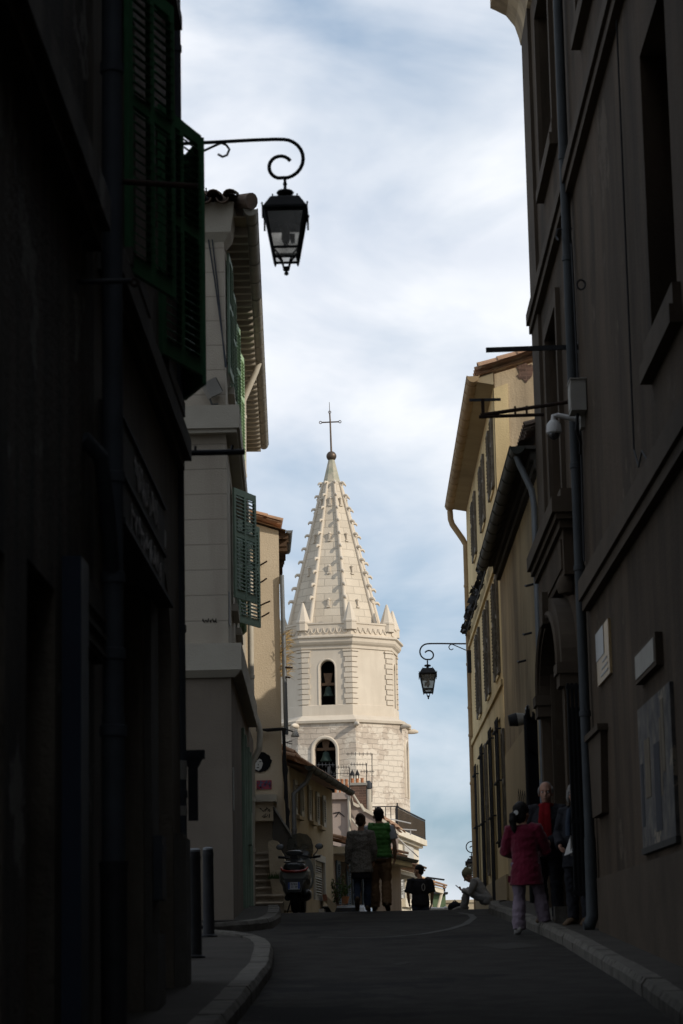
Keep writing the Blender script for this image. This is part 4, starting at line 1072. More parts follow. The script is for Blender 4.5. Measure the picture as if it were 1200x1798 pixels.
p0, p1 = on_y(509, 1420, 53.0), on_y(584, 1420, 61.5)
F4 = fr_pts(p0, p1); L4 = F4.len; ze = on_y(507, 1345, 53).z
H4 = root('tan_house', 'low tan house with white open shutters and a dark gutter beyond the stairs', 'house', (p0.x - 3, 57, 0))
hl = []
for (xa, ya, xb, yb) in ((519, 1375, 527, 1430), (543.5, 1384, 550.5, 1440), (558, 1396, 566, 1449)):
    ua, za = F4.hit(xa, ya); ub, zb_ = F4.hit(xb, yb); hl.append((ua, ub, zb_, za))
ua, za = F4.hit(551, 1510); ub, zb_ = F4.hit(569, 1575); dh = (ua, ub, zb_ - .1, za)
w = MB(); w.facade(F4, 0, L4, -1, ze, hl + [dh], .2); house_body(w, F4, 0, L4, -1, ze, 6)
w.poly([F4.P(0, 0, ze), F4.P(0, -3, ze + .95), F4.P(0, -6, ze)]); w.poly([F4.P(L4, 0, ze), F4.P(L4, -3, ze + .95), F4.P(L4, -6, ze)]); w.build('wall', M['l4'], H4)
for i, (a, c, z0, z1) in enumerate(hl):
    wn = window(H4, F4, a, c, z0, z1, .2, M['white'], M['pane'], 2, 2)
    hw = (c - a) * .62
    for s, x in ((-1, a), (1, c)):
        if i == 1 and s == 1: continue
        x0 = x - hw if s < 0 else x
        shutter(H4, F4.P(x0, .03, 0), F4.U.x, F4.U.y, hw, z0 - .05, z1 + .05, M['wshut'], cols=1, mid=False, th=.04)
    MB().fbox(F4, a - .1, c + .1, 0, .1, z0 - .14, z0 - .06).build('window_sill', M['l4'], H4)
shutter(H4, F4.P(dh[0], -.05, 0), F4.U.x, F4.U.y, dh[1] - dh[0], dh[2], dh[3], M['wshut'], cols=1)
MB().fbox(F4, dh[0] - .12, dh[0], -.02, .05, dh[2], dh[3] + .15).fbox(F4, dh[1], dh[1] + .12, -.02, .05, dh[2], dh[3] + .15).fbox(F4, dh[0], dh[1], -.02, .05, dh[3], dh[3] + .15).build('door_frame', M['wshut'], H4)
MB().fbox(F4, dh[0] + .9, dh[0] + 1.6, 0, .1, dh[2] - .35, dh[2] - .2).build('meter_box', M['plast'], H4)
rf = MB(); rf.quad(F4.P(-.1, .4, ze), F4.P(L4 + .15, .4, ze), F4.P(L4 + .15, -3, ze + 1.0), F4.P(-.1, -3, ze + 1.0)); rf.quad(F4.P(-.1, .4, ze - .05), F4.P(L4 + .15, .4, ze - .05), F4.P(L4 + .15, -3, ze + .95), F4.P(-.1, -3, ze + .95))
tiles(rf, F4.P(0, -2.6, ze + .9), F4.P(L4 + .1, -2.6, ze + .9), F4.N + V((0, 0, -.295)), 8, .095, .42, .22); rf.build('roof', M['tile'], H4, 40)
half_gutter(F4.P(-.15, .46, ze - .02), F4.P(L4 + .25, .46, ze - .02), .1, M['dkgut'], H4, 8)
pipe([F4.P(.25, .46, ze - .1), F4.P(.25, .35, ze - .35), F4.P(.12, .08, ze - .6), F4.P(.12, .08, .8)], .055, M['zinc'], H4, (ze - 1.4, ze - 2.4))
a, c = on_y(502, 1322, 54.5), on_y(521, 1342, 56.5)
o = root('small_tiled_roof', 'scrap of terracotta roof and gutter between the pole and the tower', 'roof', a)
b = MB(); dn = V((1, -.2, -.45)); b.quad(a + V((-1.2, 0, .5)), a, c, c + V((-1.2, 0, .5))); tiles(b, a + V((-.8, 0, .38)), c + V((-.8, 0, .38)), V((1, 0, -.5)), 3, .09, .4, .22); b.build('tile_slope', M['tile'], o, 40)
half_gutter(a + V((.06, 0, -.05)), c + V((.06, 0, -.05)), .07, M['zinc'], o, 3)
o2 = MB().prism([V((a.x - 1.2, a.y, 1)), V((a.x + .0, a.y, 1)), V((a.x, a.y, a.z - .02)), V((a.x - 1.2, a.y, a.z + .5))], c - a).build('gable_wall', M['l3'], o)

# pinkish house and its tall party wall
p0, p1 = on_y(586, 1520, 62.0), on_y(704, 1520, 73.0); F5 = fr_pts(p0, p1); L5 = F5.len; ze = on_y(586, 1484, 62).z
H5 = root('pink_house', 'faded pink low house with blue-grey shutters behind the walking couple', 'house', (p0.x - 3, 66, 0))
u0, zb0 = F5.hit(591, 1595); u1_, zt0 = F5.hit(596, 1512); u2_, _ = F5.hit(617, 1520); u3_, _ = F5.hit(623, 1520)
hs = [(u1_ - .1, u1_ + .9, 1.0, zt0), (u3_ - .1, u3_ + .95, 1.0, zt0 - .1)]
w = MB(); w.facade(F5, 0, L5, -1, ze, hs, .2); house_body(w, F5, 0, L5, -1, ze, 5); w.build('wall', M['pink'], H5)
for a, c, z0, z1 in hs:
    window(H5, F5, a, c, z0, z1, .2, M['bshut'], M['pane'], 2, 4)
    shutter(H5, F5.P(a - .48, .04, 0), F5.U.x, F5.U.y, .48, z0, z1, M['bshut'], cols=1); shutter(H5, F5.P(c, .04, 0), F5.U.x, F5.U.y, .48, z0, z1, M['bshut'], cols=1)
MB().fbox(F5, -.1, L5, 0, .35, ze - .22, ze - .04).build('eaves_band', M['white'], H5)
rf = MB(); rf.quad(F5.P(-.1, .4, ze), F5.P(L5, .4, ze), F5.P(L5, -1.6, ze + .5), F5.P(-.1, -1.6, ze + .5)); tiles(rf, F5.P(0, -1.2, ze + .42), F5.P(L5, -1.2, ze + .42), F5.N + V((0, 0, -.25)), 4, .095, .42, .22); rf.build('roof', M['tile'], H5, 40)
half_gutter(F5.P(-.1, .46, ze - .02), F5.P(L5, .46, ze - .02), .09, M['dkgut'], H5, 8)
Y5 = 74.0
pts = [on_y(x, y, Y5) for x, y in ((560, 1394), (614, 1394), (616, 1402), (619, 1404), (621, 1414), (628, 1418), (636, 1417), (641, 1425), (652, 1431), (662, 1436), (676, 1446), (690, 1456), (700, 1466), (700, 1600), (560, 1600))]
H6 = root('party_wall_house', 'tall pinkish party wall with a ragged sloping top and terracotta chimney pots', 'house', (pts[0].x, Y5, 0))
MB().prism(pts, (0, 7, 0)).build('wall', M['pink'], H6)
cp = MB()
for a, c in zip(pts[3:12], pts[4:13]): cp.prism([a + V((0, -.08, 0)), c + V((0, -.08, 0)), c + V((0, -.08, .1)), a + V((0, -.08, .1))], (0, .5, 0))
cp.build('white_flashing', M['white'], H6)
a, c = pts[0], pts[1]; MB().box(a.x, c.x + .03, Y5 - .12, Y5 + 1, a.z - .18, a.z + .02).build('top_course', M['pink'], H6)
x = on_y(614, 1440, Y5 - .1); pipe([V((x.x, Y5 - .09, a.z - .1)), V((x.x, Y5 - .09, 2))], .05, M['cream'], H6, (4.5, 3.4))
b = MB(); q = [on_y(px, py, Y5 - .01) for px, py in ((586, 1428), (596, 1426), (605, 1434), (596, 1426), (590, 1434))]; b.tube(q, .02, 5); b.build('iron_anchor', M['iron'], H6)
bx = on_y(616, 1381, Y5 + 2); by = on_y(644, 1424, Y5 + 2)
ch = MB().box(bx.x, by.x, Y5 + 1.5, Y5 + 2.6, by.z - 1, bx.z).build('chimney', M['brick'], H6)
MB().box(bx.x - .04, by.x + .04, Y5 + 1.46, Y5 + 2.64, bx.z - .0, bx.z + .08).build('chimney_cap', M['plastd'], ch)


def pot(par, px, y0, y1, w, Y, cowl=False, mt='pot'):
    lo_, hi_ = on_y(px, y1, Y), on_y(px, y0, Y); r = w / 2 / F_PX * Y; h = hi_.z - lo_.z
    MB().lathe(lo_, [(r, 0), (r * .92, h * .85), (r * 1.12, h * .87), (r * 1.12, h), (r * .8, h), (r * .8, h * .9)], 12).build('chimney_pot', M[mt], par, 40)
    if cowl:
        b = MB().lathe(hi_, [(.0, .3), (r * 1.5, .12), (r * 1.45, .1), (0, .16)], 12)
        for s in (-1, 1): b.tube([hi_ + V((s * r * .8, 0, -.03)), hi_ + V((s * r * .8, 0, .14))], .015, 4)
        b.build('cowl', M['iron'], par, 40)


for i, px in enumerate((590, 597, 604.5, 611)): pot(H6, px, 1379 if i > 1 else 1381, 1395, 3.8, Y5 + .5)
for i, px in enumerate((594, 601, 609)): pot(H6, px, 1368, 1386, 5, Y5 + 1.8, False, 'pot')
pot(ch, 619, 1367, 1380, 6, Y5 + 2, True); pot(ch, 628, 1367, 1380, 5.5, Y5 + 2, True); pot(ch, 636.5, 1366, 1380, 5.5, Y5 + 2)
ld = MB(); a, c = on_y(616, 1388, Y5 - .2), on_y(640, 1425, Y5 - .2); ld.tube([a, c], .03, 6); q = [on_y(px, py, Y5 - .2) for px, py in ((617, 1437), (632, 1456))]; ld.tube(q, .03, 6)
ld.build('sloping_pipe', M['cream'], H6)


def aerial(label, px, ytop, ybot, Y, arms, r=.013, mt='iron'):
    a, c = on_y(px, ybot, Y), on_y(px, ytop, Y); o = root('tv_aerial', label, 'aerial', a, 'television aerials on the far roofs')
    MB().tube([a, c], r, 6).build('mast', M[mt], o)
    b = MB()
    for (xa, xb, yy, n) in arms:
        p, q = on_y(xa, yy, Y), on_y(xb, yy, Y); b.tube([p, q], .009, 5)
        for i in range(n):
            s = p + (q - p) * ((i + .5) / n); b.tube([s + V((0, -.28, 0)), s + V((0, .28, 0))], .008, 4); b.tube([s - V((0, 0, .06)), s + V((0, 0, .06))], .006, 4)
    b.build('antenna', M[mt], o)
    return o


aerial('tallest thin aerial with long arms right of the chimney', 653.5, 1323, 1408, Y5 + 3, ((608, 655, 1324, 7), (632, 658, 1355, 5)))
aerial('aerial on the chimney top with one arm to the left', 644, 1340, 1425, Y5 + 2.2, ((615, 645, 1342, 6),))
aerial('aerial rising through the row of chimney pots', 614, 1348, 1396, Y5 + .6, ((588, 615, 1347, 6), (570, 616, 1358, 4)))
aerial('pale tangled aerial in front of the lower belfry opening', 577, 1346, 1380, 60, ((557, 588, 1343, 5), (560, 584, 1356, 5), (565, 590, 1362, 4)), .022, 'zinc')
a = on_y(571, 1375, 59.5); b = MB()
for q in ((566, 1352, 578, 1378), (580, 1345, 575, 1378), (562, 1362, 585, 1366)): b.tube([on_y(q[0], q[1], 59.8), on_y(q[2], q[3], 59.8)], .02, 5)
tag(b.build('bent_aerial', M['zinc']), 'bent pale aerial rods lying at the tan house roof edge', 'aerial', 'television aerials on the far roofs')
p = on_y(648, 1386, Y5 + 4); q = on_y(649, 1425, Y5 + 4); fp = root('flue_pipe', 'slim pale flue with a dark cowl right of the chimney', 'flue', q)
MB().tube([q, p], .1, 10).build('pipe', M['cream'], fp, 50); MB().lathe(p, [(.06, 0), (.1, .04), (.1, .2), (.04, .28)], 10).build('cowl', M['zincd'], fp, 40)

# balcony house
pA, pB = on_y(688, 1540, 84.0), on_y(737, 1540, 93.0); F6 = fr_pts(pA, pB); L6 = F6.len; zf = on_y(700, 1462, 85.5).z
HE = root('balcony_house', 'sunlit cream house with a screened roof balcony below the tower', 'house', (pA.x - 2, 88, 0))
fc6 = Fr(pA.x - 5, pA.y, 1, 0)
Ld = on_y(704, 1540, 84).x
def h6(x0, y0, x1, y1, d=0):
    a, z1 = F6.hit(x0, y0, d); c, z0 = F6.hit(x1, y1, d); return (a, c, z0, z1)
hw1 = h6(712, 1492, 722, 1522); hw2 = h6(706, 1540, 721, 1580); hwf = h6(724, 1490, 729, 1520)
w = MB(); w.facade(F6, 0, L6, -2, zf, [hw1, hw2], .25); w.facade(fc6, 0, 5, -2, zf); w.quad(F6.P(L6, 0, -2), F6.P(L6, -5, -2), F6.P(L6, -5, zf), F6.P(L6, 0, zf)); w.build('wall', M['white'], HE)
window(HE, F6, *hw1, .25, M['wshut'], M['pane'], 2, 2); window(HE, F6, *hw2, .25, M['wshut'], M['pane'], 2, 2)
for hh in (hw2,):
    ww = (hh[1] - hh[0]) * .5
    shutter(HE, F6.P(hh[0] - ww, .03, 0), F6.U.x, F6.U.y, ww, hh[2], hh[3], M['wshut'], cols=1); shutter(HE, F6.P(hh[1], .03, 0), F6.U.x, F6.U.y, ww, hh[2], hh[3], M['wshut'], cols=1)
    MB().fbox(F6, hh[0] - .2, hh[1] + .2, 0, .14, hh[2] - .3, hh[2]).build('window_sill', M['white'], HE)
MB().fbox(F6, hw1[0] - .8, hw1[1] + .3, .02, .08, hw1[2] - .1, hw1[3] + .15).build('roller_blind', M['wshut'], HE)
sb_ = MB().fbox(F6, -.3, L6 + .1, -.1, .32, zf - .16, zf + .05).fbox(F6, -.15, L6 + .02, -.1, .16, zf - .26, zf - .16).fbox(fc6, 0, 5.2, -.1, .35, zf - .16, zf + .05).build('balcony_slab', M['white'], HE)
bt = MB(); hb = .82
for i in range(30):
    u = i * 5.2 / 29; bt.tube([fc6.P(u, .28, zf), fc6.P(u, .28, zf + hb)], .014, 4)
for z in (.1, hb): bt.tube([fc6.P(0, .28, zf + z), fc6.P(5.3, .28, zf + z)], .02, 5)
for u in (2.6, 5.25): bt.tube([fc6.P(u, .28, zf), fc6.P(u, .28, zf + hb + .12)], .025, 6)
for i in range(8):
    u = .4 + i * .6; bt.tube([fc6.P(u + .2 * cos(2 * pi * k / 10), .28, zf + .4 + .18 * sin(2 * pi * k / 10)) for k in range(10)], .016, 4, hint=(0, 1, 0), closed=True)
for i in range(26):
    u = -.3 + i * (L6 + .3) / 25; bt.tube([F6.P(u, .26, zf), F6.P(u, .26, zf + hb)], .016, 4)
for z in (.1, hb): bt.tube([F6.P(-.25, .26, zf + z), F6.P(L6, .26, zf + z)], .03, 5)
bt.build('balcony_railing', M['iron'], HE)
MB().fbox(F6, -.2, L6 - .05, .2, .25, zf + .08, zf + hb - .06).build('brushwood_screen', M['wicker'], HE)
for nm, (xa, ya, xb, yb), d in (('canopy', (697, 1514, 741, 1529), 1.0),):
    a, z1 = F6.hit(xa, ya, d); c, z0 = F6.hit(xb, yb, d); zc = (z0 + z1) / 2
    cn = MB(); cn.quad(F6.P(a, d, zc), F6.P(c, d, zc), F6.P(c, 0, zc + .45), F6.P(a, 0, zc + .45)); cn.fbox(F6, a, c, d - .06, d, zc - .16, zc); tiles(cn, F6.P(a, .1, zc + .4), F6.P(c, .1, zc + .4), F6.N + V((0, 0, -.45)), 3, .09, .42, .22)
    cn.build('tiled_canopy', M['tile'], HE, 40)
    MB().fbox(F6, a, c, d - .9, d - .05, zc - .3, zc - .17).build('canopy_beam', M['white'], HE)
tr_ = MB()
for (x0, y0, x1, y1) in ((686, 1438, 722, 1446), (692, 1465, 735, 1505), (704, 1456, 732, 1458), (721, 1457, 721, 1466), (697, 1452, 697, 1472), (690, 1480, 690, 1497)):
    tr_.tube([on_y(x0, y0, 83.3), on_y(x1, y1, 83.3)], .022, 5)
tag(tr_.build('washing_line_frame', M['plast']), 'white rods of a washing line frame in front of the balcony house', 'drying rack')
a, c = on_y(660, 1440, 82), on_y(700, 1470, 82); o = root('lean_to_roof', 'small terracotta lean-to roof just right of the green vest', 'roof', a)
b = MB(); b.quad(on_y(652, 1426, 82), on_y(684, 1448, 80.5), on_y(684, 1456, 80.5), on_y(652, 1440, 82)); tiles(b, on_y(655, 1428, 82.5), on_y(690, 1450, 82.5), V((.3, -1, -.35)), 3, .09, .4, .22); b.build('tile_slope', M['tile'], o, 40)
MB().prism([on_y(x, y, 82.6) for x, y in ((640, 1600), (690, 1600), (690, 1452), (655, 1430), (640, 1424))], (0, 1.2, 0)).build('wall', M['pink'], o)
a, c = on_y(682, 1498, 82), on_y(708, 1512, 82); b = MB(); o = root('side_canopy', 'narrow dark tiled canopy beside the green vest', 'canopy', a)
b.prism([on_y(684, 1497, 82), on_y(709, 1510, 82), on_y(709, 1518, 82), on_y(684, 1510, 82)], (0, 1.4, 0)); tiles(b, on_y(684, 1494, 82.6), on_y(709, 1507, 82.6), V((.2, -1, -.4)), 2, .09, .4, .2); b.build('tile_slope', M['tile'], o, 40)

pA, pB = on_y(737, 1580, 93.0), on_y(757, 1580, 98.0); F7 = fr_pts(pA, pB)
zc = on_y(741, 1550, 93).z
HG = root('lower_cream_house', 'low sunlit cream house end with a tiled awning on a diagonal strut', 'house', (pA.x - 2, 95, 0))
w = MB(); w.facade(F7, -.2, F7.len, -2, zc + .3); w.quad(F7.P(F7.len, 0, -2), F7.P(F7.len, -4, -2), F7.P(F7.len, -4, zc + .3), F7.P(F7.len, 0, zc + .3)); w.quad(F7.P(-.2, 0, -2), F7.P(-.2, -4, -2), F7.P(-.2, -4, zc + .3), F7.P(-.2, 0, zc + .3)); w.build('wall', M['white'], HG)
d = .5; zq = zc - .1
MB().hexa([F7.P(-.2, d, zq - .2), F7.P(F7.len + .3, d, zq - .2), F7.P(F7.len + .3, -.3, zq - .05), F7.P(-.2, -.3, zq - .05), F7.P(-.2, d, zq - .02), F7.P(F7.len + .3, d, zq - .02), F7.P(F7.len + .3, -.3, zq + .24), F7.P(-.2, -.3, zq + .24)]).build('awning_board', M['white'], HG)
cn = MB(); tiles(cn, F7.P(-.1, -.25, zq + .27), F7.P(F7.len + .2, -.25, zq + .27), F7.N + V((0, 0, -.33)), 2, .09, .5, .24); cn.build('tiled_awning', M['tile'], HG, 40)
MB().tube([F7.P(F7.len + .2, d - .05, zq - .1), F7.P(F7.len + .1, .02, zq - 1.7)], .06, 6).build('strut', M['white'], HG)

# far end
a, c = on_y(752, 1586, 104), on_y(832, 1579, 104); fw = MB().box(a.x - 6, a.x + 9, 104, 104.4, -2, a.z).fbox(Fr(0, 104, 1, 0), a.x - 6, a.x + 9, -.46, .06, a.z, a.z + .12).build('far_wall', M['l4']); tag(fw, 'long beige retaining wall closing the view at the street end', 'wall')
a, c = on_y(761, 1583, 103), on_y(782, 1566, 103); o = root('green_kiosk', 'small green metal booth with a flat canopy far down the street', 'kiosk', a)
MB().box(a.x, c.x, 102.6, 103.6, a.z - 3, c.z - .1).build('body', M['kiosk'], o); MB().box(a.x - .1, c.x + .1, 102.4, 103.8, c.z - .1, c.z - .02).build('ledge', M['iron'], o)
b = MB(); b.tube([V((a.x + .05, 102.7, c.z)), V((a.x + .05, 102.7, c.z + .6))], .03, 5).obox(V(((a.x + c.x) / 2 - .15, 102.8, c.z + .56)), V((.38, 0, -.06)), V((0, .5, 0)), V((0, 0, .02))); b.tube([V((c.x - .05, 102.7, c.z)), V((c.x - .05, 102.7, c.z + .32))], .05, 6); b.build('canopy', M['iron'], o)
b = MB(); rr = random.Random(5)
for i in range(9):
    c = on_y(756 + i * 4.5, 1597 + rr.uniform(-1, 1), 66); b.lathe(c - V((0, 0, .3)), [(.05, 0), (.07, .34), (.0, .38)], 8)
tag(b.build('pale_edging_stones', M['plast'], None, 50), 'row of small pale stones at the road edge beyond the crest', 'edging')

# ------------------------------------------------------------------ right: tall grey-brown house with the portal
RX = 2.7
RF = Fr(RX, 0, 0, 1, -1)
R1 = root('portal_house', 'tall grey-brown plastered house with an arched portal on the right', 'house', (RX + 3, 20, 0))
YE = 35.15
big = (19.45, 21.25, 7.0, 9.75)
hA = (30.35, 32.5, 12.35, 14.7); hB = (24.9, 26.5, 12.3, 14.6); hC = (30.9, 32.75, 7.3, 10.0); hD = (11, 12.4, 7.0, 9.7); hE = (19.9, 21.35, 12.3, 14.6); hF = (12, 13.4, 12.3, 14.6); hG = (5, 6.4, 7, 9.7)
portal = (30.6, 33.9, zr(32) + .2, 5.55)
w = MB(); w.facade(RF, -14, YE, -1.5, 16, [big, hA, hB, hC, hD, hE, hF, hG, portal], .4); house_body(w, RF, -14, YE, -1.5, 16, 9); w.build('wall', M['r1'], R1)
for h in (big, hA, hB, hD, hE, hF, hG): window(R1, RF, *h, .4, M['wood'], M['pane'], 2, 4)
bw = MB().quad(RF.P(hC[0], -.18, hC[2]), RF.P(hC[1], -.18, hC[2]), RF.P(hC[1], -.18, hC[3]), RF.P(hC[0], -.18, hC[3])).build('blind_window', M['r1'], R1)
for h in (hA, hB, big, hD, hE, hF): 
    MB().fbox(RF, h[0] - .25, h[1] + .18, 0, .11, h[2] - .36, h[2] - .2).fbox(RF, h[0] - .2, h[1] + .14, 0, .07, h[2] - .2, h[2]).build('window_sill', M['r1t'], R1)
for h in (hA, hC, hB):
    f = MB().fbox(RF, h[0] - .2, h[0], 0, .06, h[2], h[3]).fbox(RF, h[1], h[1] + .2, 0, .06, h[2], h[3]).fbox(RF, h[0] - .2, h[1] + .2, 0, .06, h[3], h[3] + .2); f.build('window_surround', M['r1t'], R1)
tr = MB()
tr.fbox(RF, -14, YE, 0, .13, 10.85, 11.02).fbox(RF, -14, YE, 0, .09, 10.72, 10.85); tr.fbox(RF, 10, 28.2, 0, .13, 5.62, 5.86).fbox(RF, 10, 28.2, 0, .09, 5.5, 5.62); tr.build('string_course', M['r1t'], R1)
MB().fbox(RF, 33.9, YE + .02, 0, .05, 1.9, 15.9).build('corner_pilaster', M['r1t'], R1)
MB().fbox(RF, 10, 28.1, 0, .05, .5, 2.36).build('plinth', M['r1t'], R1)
co = MB(); prof = [(.0, 15.42), (.05, 15.44), (.07, 15.55), (.13, 15.75), (.26, 15.93), (.42, 16.02), (.5, 16.06), (.5, 16.3), (.0, 16.36)]
co.prism([RF.P(-14, d, z) for d, z in prof], (0, YE + 14.25, 0)); co.build('cornice', M['gable'], R1)
MB().quad((RX - .5, -14, 16.32), (RX - .5, YE + .2, 16.32), (RX + 5, YE + .2, 17.9), (RX + 5, -14, 17.9)).build('roof', M['tileD'], R1)
# portal
po = root('stone_portal', 'projecting arched stone portal with a cornice on the grey-brown house', 'portal', RF.P(32.25, 0, 2))
po.parent = None
b = MB(); cxp, ao, bo, ai, bi, zs = 32.25, 2.2, 1.1, 1.78, .78, 5.12; n = 18
O_ = [(cxp - ao * cos(pi * k / n), zs + bo * sin(pi * k / n)) for k in range(n + 1)]; I_ = [(cxp - ai * cos(pi * k / n), zs + bi * sin(pi * k / n)) for k in range(n + 1)]
for k in range(n):
    q = [O_[k], O_[k + 1], I_[k + 1], I_[k]]
    b.hexa([RF.P(u, .2, z) for u, z in q] + [RF.P(u, -.02, z) for u, z in q])
b.build('archivolt', M['r1t'], po, 30)
M2 = [(cxp - (ai + .12) * cos(pi * k / n), zs + (bi + .1) * sin(pi * k / n)) for k in range(n + 1)]
MB().tube([RF.P(u, .21, z) for u, z in M2], .05, 6).build('arch_moulding', M['r1t'], po, 40)
for u0 in (cxp - ao, cxp + ai):
    MB().fbox(RF, u0 - .06, u0 + ao - ai + .06, -.02, .27, zs - .14, zs).fbox(RF, u0 - .03, u0 + ao - ai + .03, -.02, .24, zs - .3, zs - .14).build('capital', M['r1t'], po)
    MB().fbox(RF, u0 + .04, u0 + ao - ai - .04, -.02, .18, zr(32) + .5, zs - .3).fbox(RF, u0, u0 + ao - ai, -.02, .22, zr(32) - .05, zr(32) + .5).build('pilaster', M['r1'], po)
MB().fbox(RF, 30.0, 34.5, -.02, .13, 6.24, 6.82).fbox(RF, 30.2, 34.3, .13, .15, 6.34, 6.72).build('frieze', M['r1'], po)
MB().fbox(RF, 29.9, 34.6, -.02, .18, 6.82, 6.92).fbox(RF, 29.8, 34.6, -.02, .23, 6.92, 7.0).fbox(RF, 29.75, 34.65, -.02, .28, 7.0, 7.2).fbox(RF, 29.95, 34.5, -.02, .15, 7.2, 7.34).build('cornice', M['r1t'], po)
MB().prism([RF.P(32.0, .2, 5.88), RF.P(32.5, .2, 5.88), RF.P(32.58, .2, 6.3), RF.P(31.92, .2, 6.3)], RF.N * .08).build('keystone', M['r1t'], po)
MB().lathe(RF.P(30.2, .08, 6.12), [(0, -.14), (.12, -.1), (.15, 0), (.1, .12), (0, .14)], 10).build('corbel', M['r1t'], po, 50)
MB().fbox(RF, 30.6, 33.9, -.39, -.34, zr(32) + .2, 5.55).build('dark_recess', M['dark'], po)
MB().fbox(RF, 30.5, 34.0, -.38, .36, zr(32) - .02, zr(32) + .26).build('threshold_step', M['kerb'], po)
# iron gate: one leaf stands open into the street, one stays in the opening
gt_ = root('iron_gate', 'black barred iron gate standing open in the arched portal', 'gate', RF.P(33.9, .2, 2))
zg0, zg1 = zr(33) + .3, 4.75
A = RF.P(33.75, .3, 0); D_ = V((-.20, -1.15, 0)).normalized(); lw = 1.25
lf = MB()
for k in range(11): p = A + D_ * (lw * k / 10); lf.tube([p + V((0, 0, zg0)), p + V((0, 0, zg1 + .1 * sin(k)))], .016 if k not in (0, 10) else .03, 6)
for z in (zg0 + .05, zg0 + .9, zg1 - .5, zg1 - .05): lf.obox(A + D_ * lw / 2 + V((0, 0, z)), D_ * lw / 2, D_.cross(V((0, 0, 1))) * .012, V((0, 0, .025)))
lf.obox(A + D_ * lw / 2 + V((0, 0, zg0 + .45)), D_ * lw / 2, D_.cross(V((0, 0, 1))) * .006, V((0, 0, .42)))
lf.build('gate_leaf', M['gate'], gt_)
lf = MB()       # the near leaf, swung square to the wall
for k in range(5): lf.tube([RF.P(29.1, .02 + k * .05, zg0), RF.P(29.1, .02 + k * .05, zg1)], .018, 6)
for z in (zg0 + .05, zg0 + .9, zg1 - .05): lf.fbox(RF, 29.085, 29.115, .0, .24, z - .03, z + .03)
lf.fbox(RF, 29.095, 29.105, .02, .22, zg0, zg1 - .3)
lf.build('gate_leaf', M['gate'], gt_)
# drainpipe
pr_ = pipe([RF.P(28.35, .09, 15.4), RF.P(28.35, .09, zr(28.3) + .34)], .06, M['pipeR'], R1, (13.6, 11.2, 9.9, 7.3, 6.05, 4.3, 2.6)); MB().tube([RF.P(28.35, .09, zr(28.3) + 1.2), RF.P(28.35, .09, zr(28.3) + .3), RF.P(28.35, .14, zr(28.3) + .17), RF.P(28.35, .2, zr(28.3) + .16)], [.068, .075, .078, .075], 12).build('cast_iron_shoe', M['pipeR'], pr_, 50)
MB().tube([RF.P(28.5, .03, 10.2), RF.P(28.2, .05, 10.0), RF.P(28.1, .05, 9.0), RF.P(28.1, .04, 7.4), RF.P(28.15, .05, 6.1)], .014, 5).build('cable', M['iron'], R1)
MB().tube([RF.P(28.35, .02, 10.28), RF.P(28.35, .2, 10.27), RF.P(28.35, .22, 10.18), RF.P(28.25, .2, 10.1)], .014, 6).build('cable_hook', M['iron'], R1)
MB().tube([RF.P(27, .02 + .07 * 0 + .05 + .05 * cos(a), 9.18 + .06 * sin(a)) for a in [2 * pi * i / 10 for i in range(10)]], .012, 5, closed=True).build('wall_ring', M['iron'], R1)
# brackets, camera, box
sign_arm('flat black bar high over the street, level with the tiled gable', RF.P(28.4, 0, 8.79), -1, 1.125, 'iron', flat=True, tilt=-.012)
o = root('sign_bracket', 'rusty double bar with a small T plate below the white junction box', 'bracket', RF.P(28.3, 0, 8.07), 'bare iron sign brackets on the house walls')
b = MB().tube([RF.P(28.3, .0, 8.1), RF.P(28.3, 1.22, 7.94)], .024, 8).tube([RF.P(28.3, .45, 7.93), RF.P(28.3, 1.24, 7.92)], .022, 8)
for d in (.66, .8): b.obox(RF.P(28.3, d, 7.98), V((.012, 0, 0)), V((0, .02, 0)), V((0, 0, .06)))
b.build('bar', M['rust'], o, 40)
MB().obox(RF.P(28.3, 1.19, 8.02), V((.02, 0, 0)), V((0, .02, 0)), V((0, 0, .12))).build('post', M['rust'], o)
MB().obox(RF.P(28.3, 1.16, 8.13), V((.19, 0, 0)), V((0, .012, 0)), V((0, 0, .016))).build('end_plate', M['zincd'], o)
o = root('junction_box', 'grey-white electrical box on the right house beside the drainpipe', 'box', RF.P(27.6, 0, 8.0))
MB().fbox(RF, 27.5, 27.85, .012, .19, 7.8, 8.17).build('casing', M['plastd'], o); MB().fbox(RF, 27.48, 27.87, .0, .2, 8.17, 8.185).fbox(RF, 27.53, 27.82, .191, .197, 7.84, 8.13).build('door', M['plastd'], o)
MB().tube([RF.P(27.7, .1, 7.8), RF.P(27.75, .12, 7.62), RF.P(27.9, .06, 7.5), RF.P(28.1, .05, 7.4)], .02, 6).build('cable_loop', M['iron'], o)
o = root('dome_camera', 'pale dome security camera on a bent arm by the right drainpipe', 'security camera', RF.P(28.0, 0, 7.7))
ca = RF.P(28.0, .365, 7.68)
MB().tube([RF.P(28.0, .0, 7.78), RF.P(28.0, .1, 7.8), RF.P(28.0, .31, 7.85), ca + V((0, 0, .16)), ca + V((0, 0, .1))], [.04, .035, .03, .03, .035], 10).build('arm', M['plast'], o, 50)
MB().lathe(ca, [(0, .11), (.05, .105), (.085, .06), (.093, -.015), (.093, -.04), (.078, -.055), (0, -.055)], 18).build('housing', M['plast'], o, 40)
MB().ell(ca + V((0, 0, -.055)), (.072, .072, .075), None, 16, 10).build('dome', M['dome'], o, 60); MB().ell(ca + V((0, -.02, -.075)), (.04, .04, .04), None, 10, 8).build('lens', M['blackp'], o, 60)
MB().fbox(RF, 27.9, 28.1, 0, .05, 7.68, 7.88).build('wall_mount', M['plastd'], o)
b = MB(); rr = random.Random(31)
